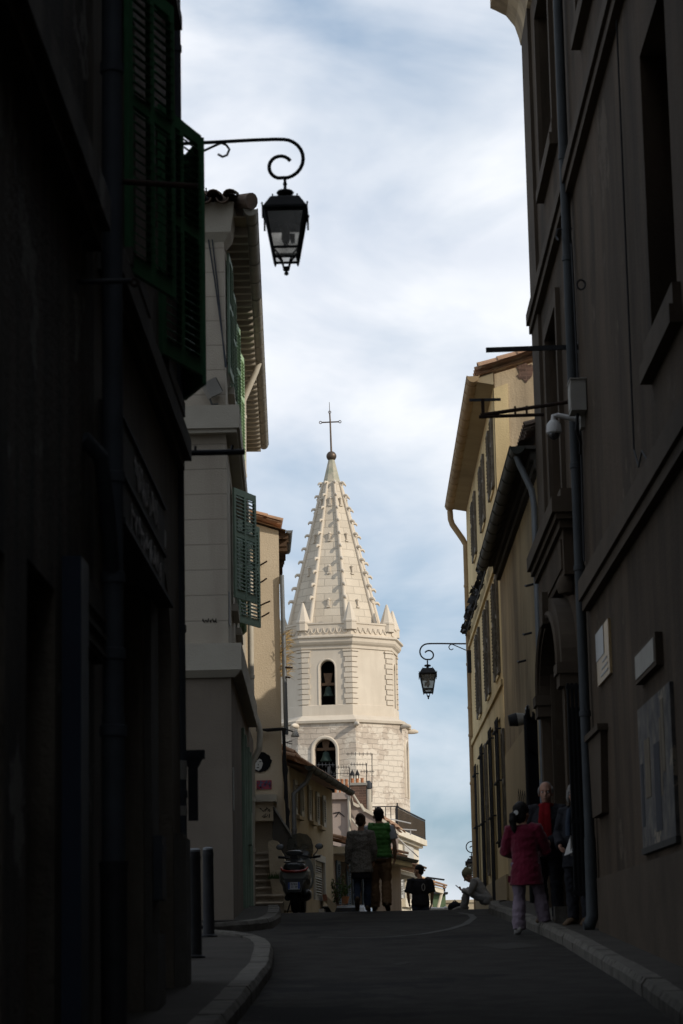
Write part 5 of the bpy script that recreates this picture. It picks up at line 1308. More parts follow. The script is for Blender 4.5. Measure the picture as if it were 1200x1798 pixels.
b.tube([RF.P(19 + i * .45, .05 + rr.uniform(-.02, .03), 5.93 + .02 * sin(i * 1.7)) for i in range(20)], .012, 5); b.tube([RF.P(21.6, .04, 5.95), RF.P(21.9, .06, 6.12), RF.P(22.3, .05, 6.05), RF.P(22.7, .04, 6.3), RF.P(22.75, .03, 7.5), RF.P(22.7, .03, 10.7)], .01, 5); b.build('cable', M['iron'], R1)
# plaques and posters
o = root('brass_plaque', 'upright brass plaque catching light beside the right drainpipe', 'plaque', RF.P(27, 0, 4.8)); MB().fbox(RF, 25.9, 27.3, 0, .03, 4.5, 5.1).build('plate', M['gold'], o); b = MB(); b.fbox(RF, 26.4, 27.3, .03, .036, 4.78, 5.1)
for i in range(3): b.fbox(RF, 26.05 + .05 * i, 26.85 - .1 * i, .03, .036, 4.56 + i * .07, 4.58 + i * .07)
b.build('engraving', M['grplq'], o)
o = root('stone_plaque', 'plain pale stone plaque above the poster board', 'plaque', RF.P(22.3, 0, 4.2)); MB().fbox(RF, 21.45, 23.15, 0, .07, 4.06, 4.36).build('slab', M['r1t'], o); MB().fbox(RF, 21.55, 23.05, .07, .078, 4.1, 4.32).build('panel', M['plastd'], o)
o = root('poster_board', 'large weathered poster board with torn paper strips on the right wall', 'poster board', RF.P(22, 0, 3.1)); MB().fbox(RF, 20.85, 23.4, 0, .035, 2.5, 3.84).build('board', M['poster'], o)
for q, mt_ in (((22.5, 22.9, .035, .041, 2.95, 3.5), 'posterc'), ((21.35, 21.55, .035, .04, 3.1, 3.75), 'posterc'), ((21.75, 22.2, .035, .039, 2.6, 3.4), 'posterb'), ((23.1, 23.3, .035, .039, 2.7, 3.3), 'posterb'), ((21.6, 21.72, .035, .038, 2.9, 3.6), 'posterc')):
    MB().fbox(RF, *q).build('paper_strip', M[mt_], o)
MB().fbox(RF, 20.8, 23.45, 0, .045, 2.44, 2.5).build('lower_rail', M['sign'], o)
o = root('stone_pedestal', 'tapering stone bracket with a flat top below the brass plaque', 'bracket', RF.P(28, 0, 3.1)); MB().prism([RF.P(26.9, .0, 3.05), RF.P(28.0, 0, 3.05), RF.P(28.2, 0, 3.95), RF.P(26.7, 0, 3.95)], RF.N * .08).build('body', M['r1t'], o); MB().fbox(RF, 26.6, 28.25, 0, .12, 3.95, 4.02).build('top_slab', M['r1t'], o)

# ------------------------------------------------------------------ right: low streaked house
Y2a, Y2b = YE + .02, 46.3
R2 = root('streaked_house', 'low house with rain-streaked yellow-grey plaster and a dark gutter', 'house', (RX + 3, 40, 0))
w = MB(); w.facade(RF, Y2a, Y2b, -1, 9.15); w.poly([RF.P(Y2b, 0, 9.15), RF.P(Y2b, -7, 11.2), RF.P(Y2b, -7, -1), RF.P(Y2b, 0, -1)]); w.build('wall', M['r2'], R2)
MB().fbox(RF, Y2a, Y2b, 0, .015, .8, 5.25).build('repainted_base', M['r2b'], R2)
rf = MB(); rf.quad(RF.P(Y2a, .3, 9.08), RF.P(Y2b, .3, 9.08), RF.P(Y2b, -7, 11.3), RF.P(Y2a, -7, 11.3)); tiles(rf, RF.P(Y2a, -3.2, 10.2), RF.P(Y2b, -3.2, 10.2), RF.N + V((0, 0, -.297)), 10, .1, .42, .24); rf.build('roof', M['tileD'], R2, 40)
MB().fbox(RF, Y2a, Y2b, .0, .3, 8.96, 9.01).build('soffit', M['dkwall'], R2)
for r_ in (0, 1):
    for i in range(int((Y2b - Y2a) / .24)):
        u = Y2a + .12 + i * .24; MB().tube([RF.P(u, -.05, 8.88 - r_ * .13), RF.P(u, .14 - r_ * .06, 8.88 - r_ * .13)], (.1, .06), 8).build('corbel_tile', M['dkwall'], R2, 40)
half_gutter(RF.P(Y2a - .1, .33, 8.98), RF.P(Y2b, .33, 8.98), .11, M['dkgut'], R2, 12)
pipe([RF.P(Y2a + .15, .33, 8.88), RF.P(Y2a + .15, .29, 8.75), RF.P(Y2a + .15, .12, 8.35), RF.P(Y2a + .15, .09, 8.1), RF.P(Y2a + .15, .09, 2.1)], .05, M['zinc'], R2, (7.2, 5.6))
o = root('wall_lamp', 'small bucket-shaped wall lamp with a grey plate on the streaked house', 'lamp', RF.P(39.3, 0, 5.3)); MB().fbox(RF, 39.05, 39.55, .02, .05, 5.1, 5.5).build('back_plate', M['zinc'], o); MB().tube([RF.P(39.3, .05, 5.3), RF.P(39.3, .2, 5.29)], [.09, .11], 12).build('body', M['plastd'], o, 40); MB().tube([RF.P(39.3, .2, 5.29), RF.P(39.3, .34, 5.27)], [.115, .09], 12).build('shade', M['iron'], o, 40)
o = root('white_sign', 'white enamel sign with faint small print beside the portal', 'sign', RF.P(35.8, 0, 4.9)); MB().fbox(RF, 35.25, 36.5, .016, .05, 4.62, 5.22).build('plate', M['plast'], o)
o = root('grey_stone_tablet', 'grey pointed stone tablet between portal and white sign', 'tablet', RF.P(35.1, 0, 5)); MB().prism([RF.P(34.75, .055, 4.5), RF.P(35.12, .055, 4.5), RF.P(35.12, .055, 5.1), RF.P(34.95, .055, 5.35), RF.P(34.75, .055, 5.2)], RF.N * .04).build('slab', M['plastd'], o)
b = MB(); rr = random.Random(33)
for i in range(5):
    u = 42.6 - i * .55; zt_ = 4.35 - .05 * i; pts = [RF.P(u, .02, 3.3), RF.P(u - .02, .02, zt_ - .1), RF.P(u - .2, .02, zt_), RF.P(u - .38, .02, zt_ - .15), RF.P(u - .4, .02, 3.5)]; b.tube(pts, (.004, .02), 5, hint=(1, 0, 0))
tag(b.build('graffiti_loops', M['ink']), 'row of thin black looping graffiti strokes behind the magenta coat', 'graffiti')
b = MB().fbox(RF, 37.0, 37.9, .016, .02, 3.7, 4.15).fbox(RF, 36.0, 36.5, .016, .02, 3.5, 4.3); tag(b.build('green_paint_patch', M['bshut']), 'faint blue-green paint patches low on the streaked house', 'paint')
for u, z in ((37.1, 7.2), (38.0, 6.55), (39.6, 6.3)):
    MB().tube([RF.P(u, 0, z), RF.P(u, .12, z - .03), RF.P(u + .3, .12, z + .02)], .02, 5).build('wall_stub', M['iron'], R2)

# ------------------------------------------------------------------ right: taller ochre house
Y3a, Y3b, ZE = 46.35, 60.2, 12.65
R3 = root('ochre_house', 'yellow ochre house with grey louvred shutters and a tiled verge', 'house', (RX + 3, 53, 0))
cols = (47.9, 51.6, 55.8); wh = []
for u in cols: wh += [(u - .45, u + .45, 10.75, 12.1), (u - .45, u + .45, 7.0, 8.9)]
gr = [(47.7, 48.7, 3.6, 6.15), (50.4, 51.5, zr(51) + .5, 6.2), (54.4, 55.5, zr(54) + .9, 6.2), (57.8, 58.6, 3.0, 6.0)]
w = MB(); w.facade(RF, Y3a, Y3b, -1, ZE, wh + gr, .22); w.poly([RF.P(Y3b, 0, -1), RF.P(Y3b, -8, -1), RF.P(Y3b, -8, ZE + 2.4), RF.P(Y3b, 0, ZE)]); w.build('wall', M['r3'], R3)
G3 = Fr(RX, Y3a, 1, 0)
MB().poly([G3.P(.02, .0, -1), G3.P(8, .0, -1), G3.P(8, .0, ZE + 2.45), G3.P(.02, .0, ZE + .2)]).build('gable_wall', M['gable'], R3)
hc = on_y(922, 652, Y3a - .012); rr = random.Random(17)
MB().poly([hc + V((.16 * (1 + rr.uniform(-.35, .3)) * cos(a), 0, .2 * (1 + rr.uniform(-.35, .3)) * sin(a))) for a in [2 * pi * i / 17 for i in range(17)]]).build('plaster_gap', M['brick'], R3)
MB().prism([G3.P(0.0, -.2, ZE - .1), G3.P(.0, -.2, 9), G3.P(.28, -.2, 9), G3.P(.28, -.2, ZE)], G3.N * .22).build('gable_return', M['r3'], R3)
for a, c, z0, z1 in wh:
    window(R3, RF, a, c, z0, z1, .22, M['wood'], M['pane'], 2, 3)
    for x in (a - .47, c):
        shutter(R3, RF.P(x, .03, 0), 0, 1, .46, z0 - .04, z1 + .04, M['gshut'], cols=1, th=.05, pitch=.07)
    MB().fbox(RF, a - .05, c + .05, 0, .03, z0 - .08, z0).build('window_sill', M['r3'], R3)
for a, c, z0, z1 in gr:
    MB().quad(RF.P(a, -.2, z0), RF.P(c, -.2, z0), RF.P(c, -.2, z1), RF.P(a, -.2, z1)).build('pane', M['pane'], R3)
    g_ = MB()
    for k in range(7): x = a + (c - a) * k / 6; g_.tube([RF.P(x, .06, z0), RF.P(x, .06, z1)], .014, 5)
    for z in (z0 + .1, (z0 + z1) / 2, z1 - .25): g_.tube([RF.P(a - .2, 0, z), RF.P(a - .2, .1, z), RF.P(c + .1, .1, z), RF.P(c + .1, 0, z)], .02, 5)
    g_.build('window_bars', M['iron'], R3)
shutter(R3, RF.P(46.35, .03, 0), 0, 1, .5, 3.5, 5.8, M['gshut'], cols=1, th=.05); shutter(R3, RF.P(53.2, .03, 0), 0, 1, .5, 3.2, 6.1, M['gshut'], cols=1, th=.05)
MB().fbox(RF, Y3a, Y3b, 0, .05, 6.64, 6.76).build('string_course', M['r3'], R3)
MB().fbox(RF, Y3a, Y3b, 0, .05, 9.12, 9.2).build('string_course', M['r3'], R3)
MB().fbox(RF, Y3a, Y3b, 0, .06, .8, 3.0).build('plinth', M['r2b'], R3)
rf = MB(); sl = .30; zz = lambda d: ZE + .1 - sl * (d - .5)
rf.quad(RF.P(Y3a - .1, .36, zz(.36)), RF.P(Y3b + .1, .36, zz(.36)), RF.P(Y3b + .1, -8, zz(-8)), RF.P(Y3a - .1, -8, zz(-8)))
tiles(rf, RF.P(Y3a - .02, -3.05, zz(-3.05)), RF.P(Y3b, -3.05, zz(-3.05)), RF.N + V((0, 0, -sl)), 10, .11, .42, .26, jit=.012)
rf.build('roof', M['tile'], R3, 40)
vt = MB(); tiles(vt, RF.P(Y3a - .16, -3.75, zz(-3.75) - .0), RF.P(Y3a + .14, -3.75, zz(-3.75) - .0), RF.N + V((0, 0, -sl)), 10, .14, .5, .3, both=False, jit=.02); vt.build('verge_tiles', M['tile'], R3, 40)
MB().hexa([RF.P(Y3a - .02, .35, zz(.35) - .1), RF.P(Y3b, .35, zz(.35) - .1), RF.P(Y3b, 0, ZE - .02), RF.P(Y3a - .02, 0, ZE - .02), RF.P(Y3a - .02, .35, zz(.35) - .02), RF.P(Y3b, .35, zz(.35) - .02), RF.P(Y3b, 0, zz(0) - .02), RF.P(Y3a - .02, 0, zz(0) - .02)]).build('eaves_soffit', M['soffit'], R3)
half_gutter(RF.P(Y3a - .15, .41, zz(.5) + .03), RF.P(Y3b + .1, .41, zz(.5) + .03), .12, M['ochpipe'], R3, 18)
zg = zz(.5)
pipe([RF.P(Y3b, .41, zg - .1), RF.P(Y3b, .4, zg - .32), RF.P(Y3b, .36, zg - .45), RF.P(Y3b, .1, zg - .85), RF.P(Y3b, .03, zg - 1.0), RF.P(Y3b, .02, zr(60) + .3)], .075, M['ochpipe'], R3, (10.7, 9.6, 8.7, 7.6, 6.9, 5.7))
rr = random.Random(14); b = MB(); zc_ = 9.42
b.tube([RF.P(Y3a + .05, .1, zc_), RF.P(53, .1, zc_ - .03), RF.P(Y3b, .1, zc_ + .02)], .02, 5)
for i in range(46):
    u = Y3a + .3 + i * (Y3b - Y3a - .5) / 46 + rr.uniform(-.1, .1)
    if rr.random() < .18: continue
    hh = rr.uniform(.08, .3); p = RF.P(u, .11, zc_); b.tube([p, p + V((rr.uniform(-.12, .0), rr.uniform(-.1, .1), hh))], .012, 4)
    for j in range(rr.randint(2, 5)):
        c = p + V((rr.uniform(-.1, .04), rr.uniform(-.16, .16), rr.uniform(.04, hh))); b.obox(c, V((rr.uniform(-.07, .07), .05, rr.uniform(-.04, .04))), V((.02, rr.uniform(-.05, .05), .05)), V((.004, .004, .006)))
tag(b.build('ledge_weeds', M['iron']), 'dark weedy tufts along a cable on the ochre house', 'weeds')
bx_ = MB().fbox(RF, Y3b - .5, Y3b - .25, .0, .1, 8.45, 9.0).build('pipe_box', M['iron']); tag(bx_, 'dark narrow box fixed beside the ochre drainpipe', 'box')
o = root('slate_roof_house', 'plain house hidden behind the ochre house, carrying the lowest lamp', 'house', (7, 70, 0)); MB().box(4.14, 9, 60.35, 82, -3, 6.4).build('wall', M['r3'], o); MB().quad((3.9, 60.35, 6.4), (3.9, 82, 6.4), (9, 82, 7.9), (9, 60.35, 7.9)).build('roof', M['tileD'], o)


# ------------------------------------------------------------------ street lanterns
def lantern(label, loc, rot, s, ext=0):
    o = root('street_lamp', label, 'street lamp', (0, 0, 0), 'wall lanterns on scrolled iron brackets')
    k = 20.5 / F_PX * s
    P = lambda x, z, y=0: V((x * k, y * k, z * k))
    spi = []
    pts = [(-2 - ext, -2), (60, 0), (120, 2), (160, 2.5)]
    pts += [(172 + 35 * cos(radians(a)), -33 + 35 * sin(radians(a))) for a in range(88, -92, -15)]
    pts += [(168 + 20 * cos(radians(a)), -48 + 20 * sin(radians(a))) for a in range(-105, -330, -17)]
    arm = MB().tube([P(x, z) for x, z in pts], 3.3 * k, 8, hint=(0, 1, 0))
    arm.tube([P(-2 - ext, -34 - ext * .4), P(52, -8), P(66, -2), P(75, -6), P(80, -14), P(76, -24), P(68, -27), P(60, -22)], 2.2 * k, 7, hint=(0, 1, 0))
    arm.build('bracket_arm', M['iron'], o, 50)
    MB().box(-.03 * s - ext * k, .012 * s - ext * k, -.05 * s, .05 * s, -.3 * s, .06 * s).build('wall_plate', M['iron'], o)
    lx = 175
    st = MB().lathe(P(lx, 0), [(2.6 * k, -68 * k), (2.6 * k, -76 * k), (3.6 * k, -77 * k), (3.6 * k, -80 * k), (2.6 * k, -81 * k), (2.8 * k, -88 * k), (13 * k, -91 * k), (15.5 * k, -94 * k), (13 * k, -98 * k), (6 * k, -99 * k), (5.5 * k, -103 * k), (9 * k, -106 * k)], 14); st.build('finial', M['iron'], o, 40)
    sq = lambda w, z, y=None: [P(lx - w, z, -w), P(lx + w, z, -w), P(lx + w, z, w), P(lx - w, z, w)]
    hd = MB()
    for (w0, z0), (w1, z1) in (((9, -105), (22, -106)), ((22, -106), (25, -108)), ((25, -108), (36, -126)), ((36, -126), (39, -127)), ((39, -127), (39, -131)), ((39, -131), (35, -132)), ((35, -132), (20, -128))):
        A, B = sq(w0, z0), sq(w1, z1)
        for i in range(4): hd.quad(A[i], A[(i + 1) % 4], B[(i + 1) % 4], B[i])
    for sx in (-1, 1):
        for sy in (-1, 1):
            hd.lathe(P(lx + sx * 38.5, -127, sy * 38.5), [(0, 5 * k), (1.5 * k, 4.5 * k), (1.8 * k, 2 * k), (.8 * k, 0), (1.2 * k, -2 * k)], 6)
            hd.lathe(P(lx + sx * 21, -106, sy * 21), [(0, 4 * k), (1.3 * k, 3.4 * k), (1.3 * k, 1.5 * k), (.7 * k, -1 * k)], 6)
            hd.obox(P(lx + sx * 37.5, -139, sy * 37.5), V((1.6 * k, 0, 0)), V((0, 1.6 * k, 0)), V((0, 0, 11 * k)))
    hd.build('hood', M['iron'], o)
    fr_ = MB(); W0, Z0, W1, Z1 = 34, -131, 19.5, -214
    for sx in (-1, 1):
        for sy in (-1, 1):
            fr_.tube([P(lx + sx * W0, Z0, sy * W0), P(lx + sx * W1, Z1, sy * W1)], 2.8 * k, 6); fr_.lathe(P(lx + sx * W1, Z1, sy * W1), [(1.8 * k, 2 * k), (2.2 * k, -3 * k), (0, -7 * k)], 6)
    for w_, z_ in ((W0 - 2, -133), (22.6, -197), (W1, -213)):
        A = sq(w_, z_)
        for i in range(4): fr_.tube([A[i], A[(i + 1) % 4]], 2.4 * k, 6)
    for i in range(4):
        a = pi / 4 + i * pi / 2; d = lambda r: (cos(a) * r, sin(a) * r)
        q = [(27, -200), (18, -206), (10, -216), (6, -228), (2, -232)]
        fr_.tube([P(lx + d(r)[0], z, d(r)[1]) for r, z in q], 1.7 * k, 6)
    fr_.lathe(P(lx, -228), [(0, 3 * k), (5 * k, 2 * k), (6 * k, -3 * k), (5 * k, -5 * k), (2 * k, -6 * k), (4 * k, -9 * k), (3.6 * k, -12 * k), (0, -14 * k)], 10)
    fr_.build('frame', M['iron'], o)
    gl_ = MB()
    A, B = sq(W0 - 2.5, -132), sq(W1 - 1, -212)
    for i in range(4): gl_.quad(A[i], A[(i + 1) % 4], B[(i + 1) % 4], B[i])
    gl_.build('glass_pane', M['lglass'], o)
    rf_ = MB(); A, B = sq(30, -134), sq(26, -157)
    for i in range(4): rf_.quad(A[i], A[(i + 1) % 4], B[(i + 1) % 4], B[i])
    rf_.poly(sq(28, -134)); rf_.build('reflector', M['zincd'], o)
    MB().tube([P(lx + 11, -168), P(lx + 12, -184)], [4.5 * k, 3.5 * k], 8).tube([P(lx, -150), P(lx, -176), P(lx, -186)], [5 * k, 8 * k, 4 * k], 10, rcap=True).build('bulb', M['plastd'], o, 50)
    o.location = loc; o.rotation_euler = (0, 0, rot)
    return o


p = on_y(320, 248, 20.4); lantern('black wall lantern hanging large at upper left beside the dark green shutters', (-1.50, 20.2, p.z - .085), 0, 1.05, 14)
p = on_y(829, 1130, 60.6); lantern('black wall lantern reaching left from the ochre drainpipe, midway down', (p.x - .13, 60.55, p.z), pi, 1.19, 22)
p = on_y(826, 1478, 76); k_ = 20.5 / F_PX * 1.02; lantern('lowest black lantern, half behind the ochre drainpipe near the ground', (4.13, 76, p.z), pi, 1.02)
# ------------------------------------------------------------------ people
def fuse(b, name, mt, parent, vox=.012, it=3, fold=0):
    """one continuous surface from overlapping volumes"""
    me = b.mesh(name + '_src'); o = bpy.data.objects.new(name + '_src', me); COL.objects.link(o)
    r = o.modifiers.new('r', 'REMESH'); r.mode = 'VOXEL'; r.voxel_size = vox
    s = o.modifiers.new('s', 'SMOOTH'); s.iterations = it; s.factor = .5
    bpy.context.view_layer.update()
    dg = bpy.context.evaluated_depsgraph_get(); nm = bpy.data.meshes.new_from_object(o.evaluated_get(dg)); nm.name = name
    bpy.data.objects.remove(o); bpy.data.meshes.remove(me)
    if fold:         # creases pressed into the cloth
        from mathutils import noise as mn
        for v, nn_ in zip(nm.vertices, [V(q.vector) for q in nm.vertex_normals]):
            c = v.co.copy(); k_ = mn.noise(V((c.x * 9, c.y * 9, c.z * 15))) * .6 + mn.noise(V((c.x * 22 + c.z * 9, c.y * 22, c.z * 26 - c.x * 12))) * .4
            v.co = c + nn_ * (fold * k_)
    nm.polygons.foreach_set('use_smooth', [True] * len(nm.polygons))
    nm.materials.clear()
    return link(name, nm, mt, parent)


BASE = dict(pel=(0, 0, .95), wai=(0, .01, 1.1), che=(0, 0, 1.3), nec=(0, -.01, 1.48), hed=(0, .02, 1.635),
            shL=(-.185, -.01, 1.42), elL=(-.235, -.02, 1.13), wrL=(-.24, .05, .89), shR=(.185, -.01, 1.42), elR=(.235, -.02, 1.13), wrR=(.24, .05, .89),
            hiL=(-.095, 0, .92), knL=(-.1, .02, .5), anL=(-.1, -.02, .09), hiR=(.095, 0, .92), knR=(.1, .02, .5), anR=(.1, -.02, .09),
            ftL=(-.12, .17, .02), ftR=(.12, .17, .02))


def hand(b, w, d, nrm, s=1.0, curl=.5, thumb=1):
    """palm, four unequal bent fingers and a side thumb"""
    w, d = V(w), V(d).normalized(); n = V(nrm); n = (n - d * n.dot(d)).normalized(); a = d.cross(n)
    b.tube([w - d * .01, w + d * .03 * s, w + d * .085 * s], [(.024 * s, .018 * s), (.036 * s, .017 * s), (.04 * s, .014 * s)], 10, hint=a)
    for i, (off, ln) in enumerate(((-.03, .066), (-.01, .076), (.01, .071), (.029, .056))):
        p = w + d * .08 * s + a * off * s; c = curl * (1 + .12 * i)
        q1 = p + (d * cos(c * .5) + n * sin(c * .5)) * ln * .5 * s; q2 = q1 + (d * cos(c * 1.3) + n * sin(c * 1.3)) * ln * .32 * s; q3 = q2 + (d * cos(c * 2) + n * sin(c * 2)) * ln * .25 * s
        b.tube([p - d * .01, q1, q2, q3], [.0095 * s, .0088 * s, .0082 * s, .007 * s], 7, rcap=True)
    p = w + d * .02 * s - a * .028 * s * thumb; q = p + (d * .6 - a * .7 * thumb + n * .4).normalized() * .04 * s; r = q + (d * .9 - a * .1 * thumb + n * .35).normalized() * .035 * s
    b.tube([p, q, r], [.013 * s, .011 * s, .008 * s], 7, rcap=True)


def head_rot(yaw, pitch): return Matrix.Rotation(yaw, 3, 'Z') @ Matrix.Rotation(pitch, 3, 'X')


class Person:
    def __init__(s, label, loc, rz, h, J=None, yaw=0.0, pitch=0.0, skin='skin', girth=1.0, curl=.5, palms=(None, None)):
        s.o = root('person', label, 'person'); s.J = {k: V(v) for k, v in {**BASE, **(J or {})}.items()}
        s.R = head_rot(yaw, pitch); s.g = girth; s.loc = loc; s.rz = rz; s.k = h / 1.755; j = s.J; g = girth
        b = MB()
        b.tube([j['pel'] + (j['pel'] - j['wai']).normalized() * .09, j['pel'], j['wai'], j['che'], (j['che'] * .35 + j['nec'] * .65), j['nec']], [(.13 * g, .1 * g), (.16 * g, .115 * g), (.135 * g, .1 * g), (.16 * g, .112 * g), (.13, .085), (.055, .058)], 16, hint=(1, 0, 0))
        s.J['hed'] = j['hed'] + V((0, .004, .012)); H = s.J['hed']; R = s.R * 1.15
        b.tube([j['nec'] - V((0, 0, .06)), j['nec'] + (H - j['nec']) * .35, H - R @ V((0, .005, .05))], [.066, .055, .056], 12)
        b.ell(H + R @ V((0, -.012, .03)), (.074, .095, .092), R); b.ell(H + R @ V((0, .022, -.04)), (.058, .068, .078), R)
        b.ell(H + R @ V((0, .055, -.092)), (.028, .026, .022), R)                                  # chin
        b.tube([H + R @ V((0, .078, .02)), H + R @ V((0, .098, -.012)), H + R @ V((0, .108, -.03))], [.009, .012, .016], 7, rcap=True)   # nose
        b.tube([H + R @ V((-.04, .07, .03)), H + R @ V((0, .08, .034)), H + R @ V((.04, .07, .03))], .012, 6, rcap=True)                  # brow
        b.tube([H + R @ V((-.022, .078, -.064)), H + R @ V((0, .086, -.062)), H + R @ V((.022, .078, -.064))], .009, 6, rcap=True)        # lips
        for q in (-1, 1):
            b.ell(H + R @ V((q * .076, -.008, -.012)), (.012, .02, .032), R); b.ell(H + R @ V((q * .038, .055, -.03)), (.024, .022, .024), R)
        for q, S in ((0, 'L'), (1, 'R')):
            b.tube([j['sh' + S] * .6 + j['nec'] * .4 - V((0, 0, .03)), j['sh' + S], j['el' + S] * .5 + j['sh' + S] * .5, j['el' + S], j['el' + S] * .6 + j['wr' + S] * .4, j['wr' + S]], [.06, .056 * g, .047 * g, .038, .039, .026], 12, rcap=True)
            d = j['wr' + S] - j['el' + S]; nn = palms[q] or (V((1, .2, 0)) if S == 'L' else V((-1, .2, 0))); hand(b, j['wr' + S], d, nn, 1.0, curl, -1 if S == 'L' else 1)
            b.tube([j['hi' + S] + V((0, 0, .04)), j['hi' + S] * .55 + j['kn' + S] * .45, j['kn' + S], j['kn' + S] * .68 + j['an' + S] * .32 + V((0, -.012, 0)), j['an' + S]], [.088 * g, .074 * g, .054, .055, .037], 12, rcap=True)
            b.tube([j['an' + S] + (j['an' + S] - j['ft' + S]) * .28 * 1.0 - V((0, 0, .03)), j['an' + S] * .5 + j['ft' + S] * .5 - V((0, 0, .0)), j['ft' + S]], [(.034, .036), (.04, .036), (.04, .022)], 10, hint=(1, 0, 0), rcap=True)
        s.body = fuse(b, 'body', M[skin], s.o, .0095, 2)

    def top(s, name, mt, hem, grow=.018, sleeve=1.0, hemr=(.2, .15), collar=.0, vox=.013, quilt=0, sleeve_r=1.0, shirt=None):
        j = s.J; g = s.g; b = MB(); w = grow
        pts = [V((j['pel'].x, j['pel'].y, hem)), V((j['pel'].x, j['pel'].y, max(hem + .04, j['pel'].z - .02))), j['wai'], j['che'], j['che'] * .35 + j['nec'] * .65 + V((0, 0, .012)), j['nec'] + V((0, 0, -.005 + collar))]
        rad = [hemr, (.172 * g + w, .126 * g + w), (.15 * g + w, .112 * g + w), (.168 * g + w, .12 * g + w), (.14 + w, .094 + w), (.062 + w * .6, .064 + w * .6)]
        if quilt:
            P2, R2 = [], []
            for (a, c, ra, rc) in zip(pts[:-1], pts[1:], rad[:-1], rad[1:]):
                n = max(2, int((c - a).length / (quilt / 4)))
                for i in range(n):
                    t = i / n; q = a + (c - a) * t; bl = abs(sin(pi * (q.z / quilt))) * .017; P2.append(q); R2.append((ra[0] + (rc[0] - ra[0]) * t + bl - .012, ra[1] + (rc[1] - ra[1]) * t + bl - .012))
            pts, rad = P2 + [pts[-1]], R2 + [rad[-1]]
        b.tube(pts, rad, 20, hint=(1, 0, 0))
        for S in 'LR':
            sh, el, wr = j['sh' + S], j['el' + S], j['wr' + S]; q = [sh * .6 + j['nec'] * .4 - V((0, 0, .028)), sh + V((0, 0, .004))]; r = [.068 + w, .06 * g + w]
            if sleeve > 0:
                if sleeve >= .5: q += [sh * .5 + el * .5, el]; r += [.052 * g + w * sleeve_r, .046 + w * sleeve_r]; q.append(el + (wr - el) * min(1, (sleeve - .5) * 2)); r.append(.034 + w * sleeve_r)
                else: q.append(sh + (el - sh) * sleeve * 2); r.append(.055 * g + w * 1.3)
            b.tube(q, r, 12)
        return fuse(b, name, M[mt], s.o, vox, 2, .016)

    def trousers(s, mt, grow=.014, flare=.0, name='trousers', cut=0.0):
        j = s.J; g = s.g; b = MB(); w = grow
        b.tube([j['pel'] + V((0, 0, -.1)), j['pel'], j['wai'] * .5 + j['pel'] * .5], [(.15 * g + w, .11 * g + w), (.168 * g + w, .122 * g + w), (.15 * g + w, .11 * g + w)], 16, hint=(1, 0, 0))
        for S in 'LR':
            hi, kn, an = j['hi' + S], j['kn' + S], j['an' + S]; e = an + (kn - an) * (.0 + cut)
            b.tube([hi + V((0, 0, .05)), hi * .55 + kn * .45, kn, kn * .6 + e * .4 + V((0, -.008, 0)), e + V((0, 0, -.02))], [.092 * g + w, .08 * g + w, .06 + w + flare * .2, .058 + w + flare * .7, .045 + w + flare], 12)
        return fuse(b, name, M[mt], s.o, .013, 2, .02)

    def shoes(s, mt):
        j = s.J
        for S in 'LR':
            a, f = j['an' + S], j['ft' + S]; b = MB(); d = (f - a)
            b.tube([a - d * .32 + V((0, 0, -.035)), a + V((0, 0, -.03)), a * .45 + f * .55, f + d.normalized() * .03 - V((0, 0, .002))], [(.038, .045), (.043, .05), (.05, .04), (.042, .026)], 12, hint=(1, 0, 0), rcap=True)
            b.tube([a + V((0, 0, .02)), a - V((0, 0, .02))], .046, 10); fuse(b, 'shoe', M[mt], s.o, .009, 2)

    def hair(s, mt, kind='short'):
        H, R = s.J['hed'], s.R * 1.15; b = MB()
        if kind == 'short':
            b.ell(H + R @ V((0, -.022, .046)), (.082, .097, .092), R); b.ell(H + R @ V((0, -.055, -.01)), (.07, .05, .075), R)
        elif kind == 'ring':
            b.ell(H + R @ V((0, -.05, .012)), (.086, .07, .075), R)
            for q in (-1, 1): b.ell(H + R @ V((q * .072, -.01, .02)), (.018, .045, .05), R)
            b.ell(H + R @ V((0, -.03, .068)), (.07, .075, .058), R)
        elif kind == 'bob':
            b.ell(H + R @ V((0, -.02, .045)), (.09, .1, .095), R)
            for q in (-1, 1): b.ell(H + R @ V((q * .07, -.01, -.01)), (.03, .06, .085), R)
            b.ell(H + R @ V((0, -.06, -.02)), (.075, .05, .09), R)
        elif kind == 'pony':
            b.ell(H + R @ V((0, -.025, .035)), (.094, .108, .108), R); b.ell(H + R @ V((0, -.05, -.04)), (.08, .065, .085), R)
            c = H + V((-.07, -.085, .01))
            b.ell(c, (.05, .05, .05)); b.tube([c, c + V((-.035, -.04, -.04)), c + V((-.045, -.05, -.12)), c + V((-.03, -.05, -.22)), c + V((-.01, -.045, -.30))], [.045, .055, .055, .04, .015], 10, rcap=True)
        elif kind == 'up':
            b.ell(H + R @ V((0, -.02, .045)), (.085, .1, .098), R); b.ell(H + R @ V((0, -.065, -.01)), (.065, .05, .07), R); b.ell(H + R @ V((.0, -.085, .09)), (.05, .045, .05), R)
        elif kind == 'beanie':
            b.ell(H + R @ V((0, -.025, .05)), (.09, .105, .1), R); b.tube([H + R @ V((0, -.015, .02)), H + R @ V((0, -.02, .055))], [(.089, .104), (.09, .105)], 18, hint=R @ V((1, 0, 0)))
            b.ell(H + R @ V((0, -.07, .1)), (.06, .055, .055), R)
        return fuse(b, 'beanie' if kind == 'beanie' else 'hair', M[mt], s.o, .01, 2, .012)

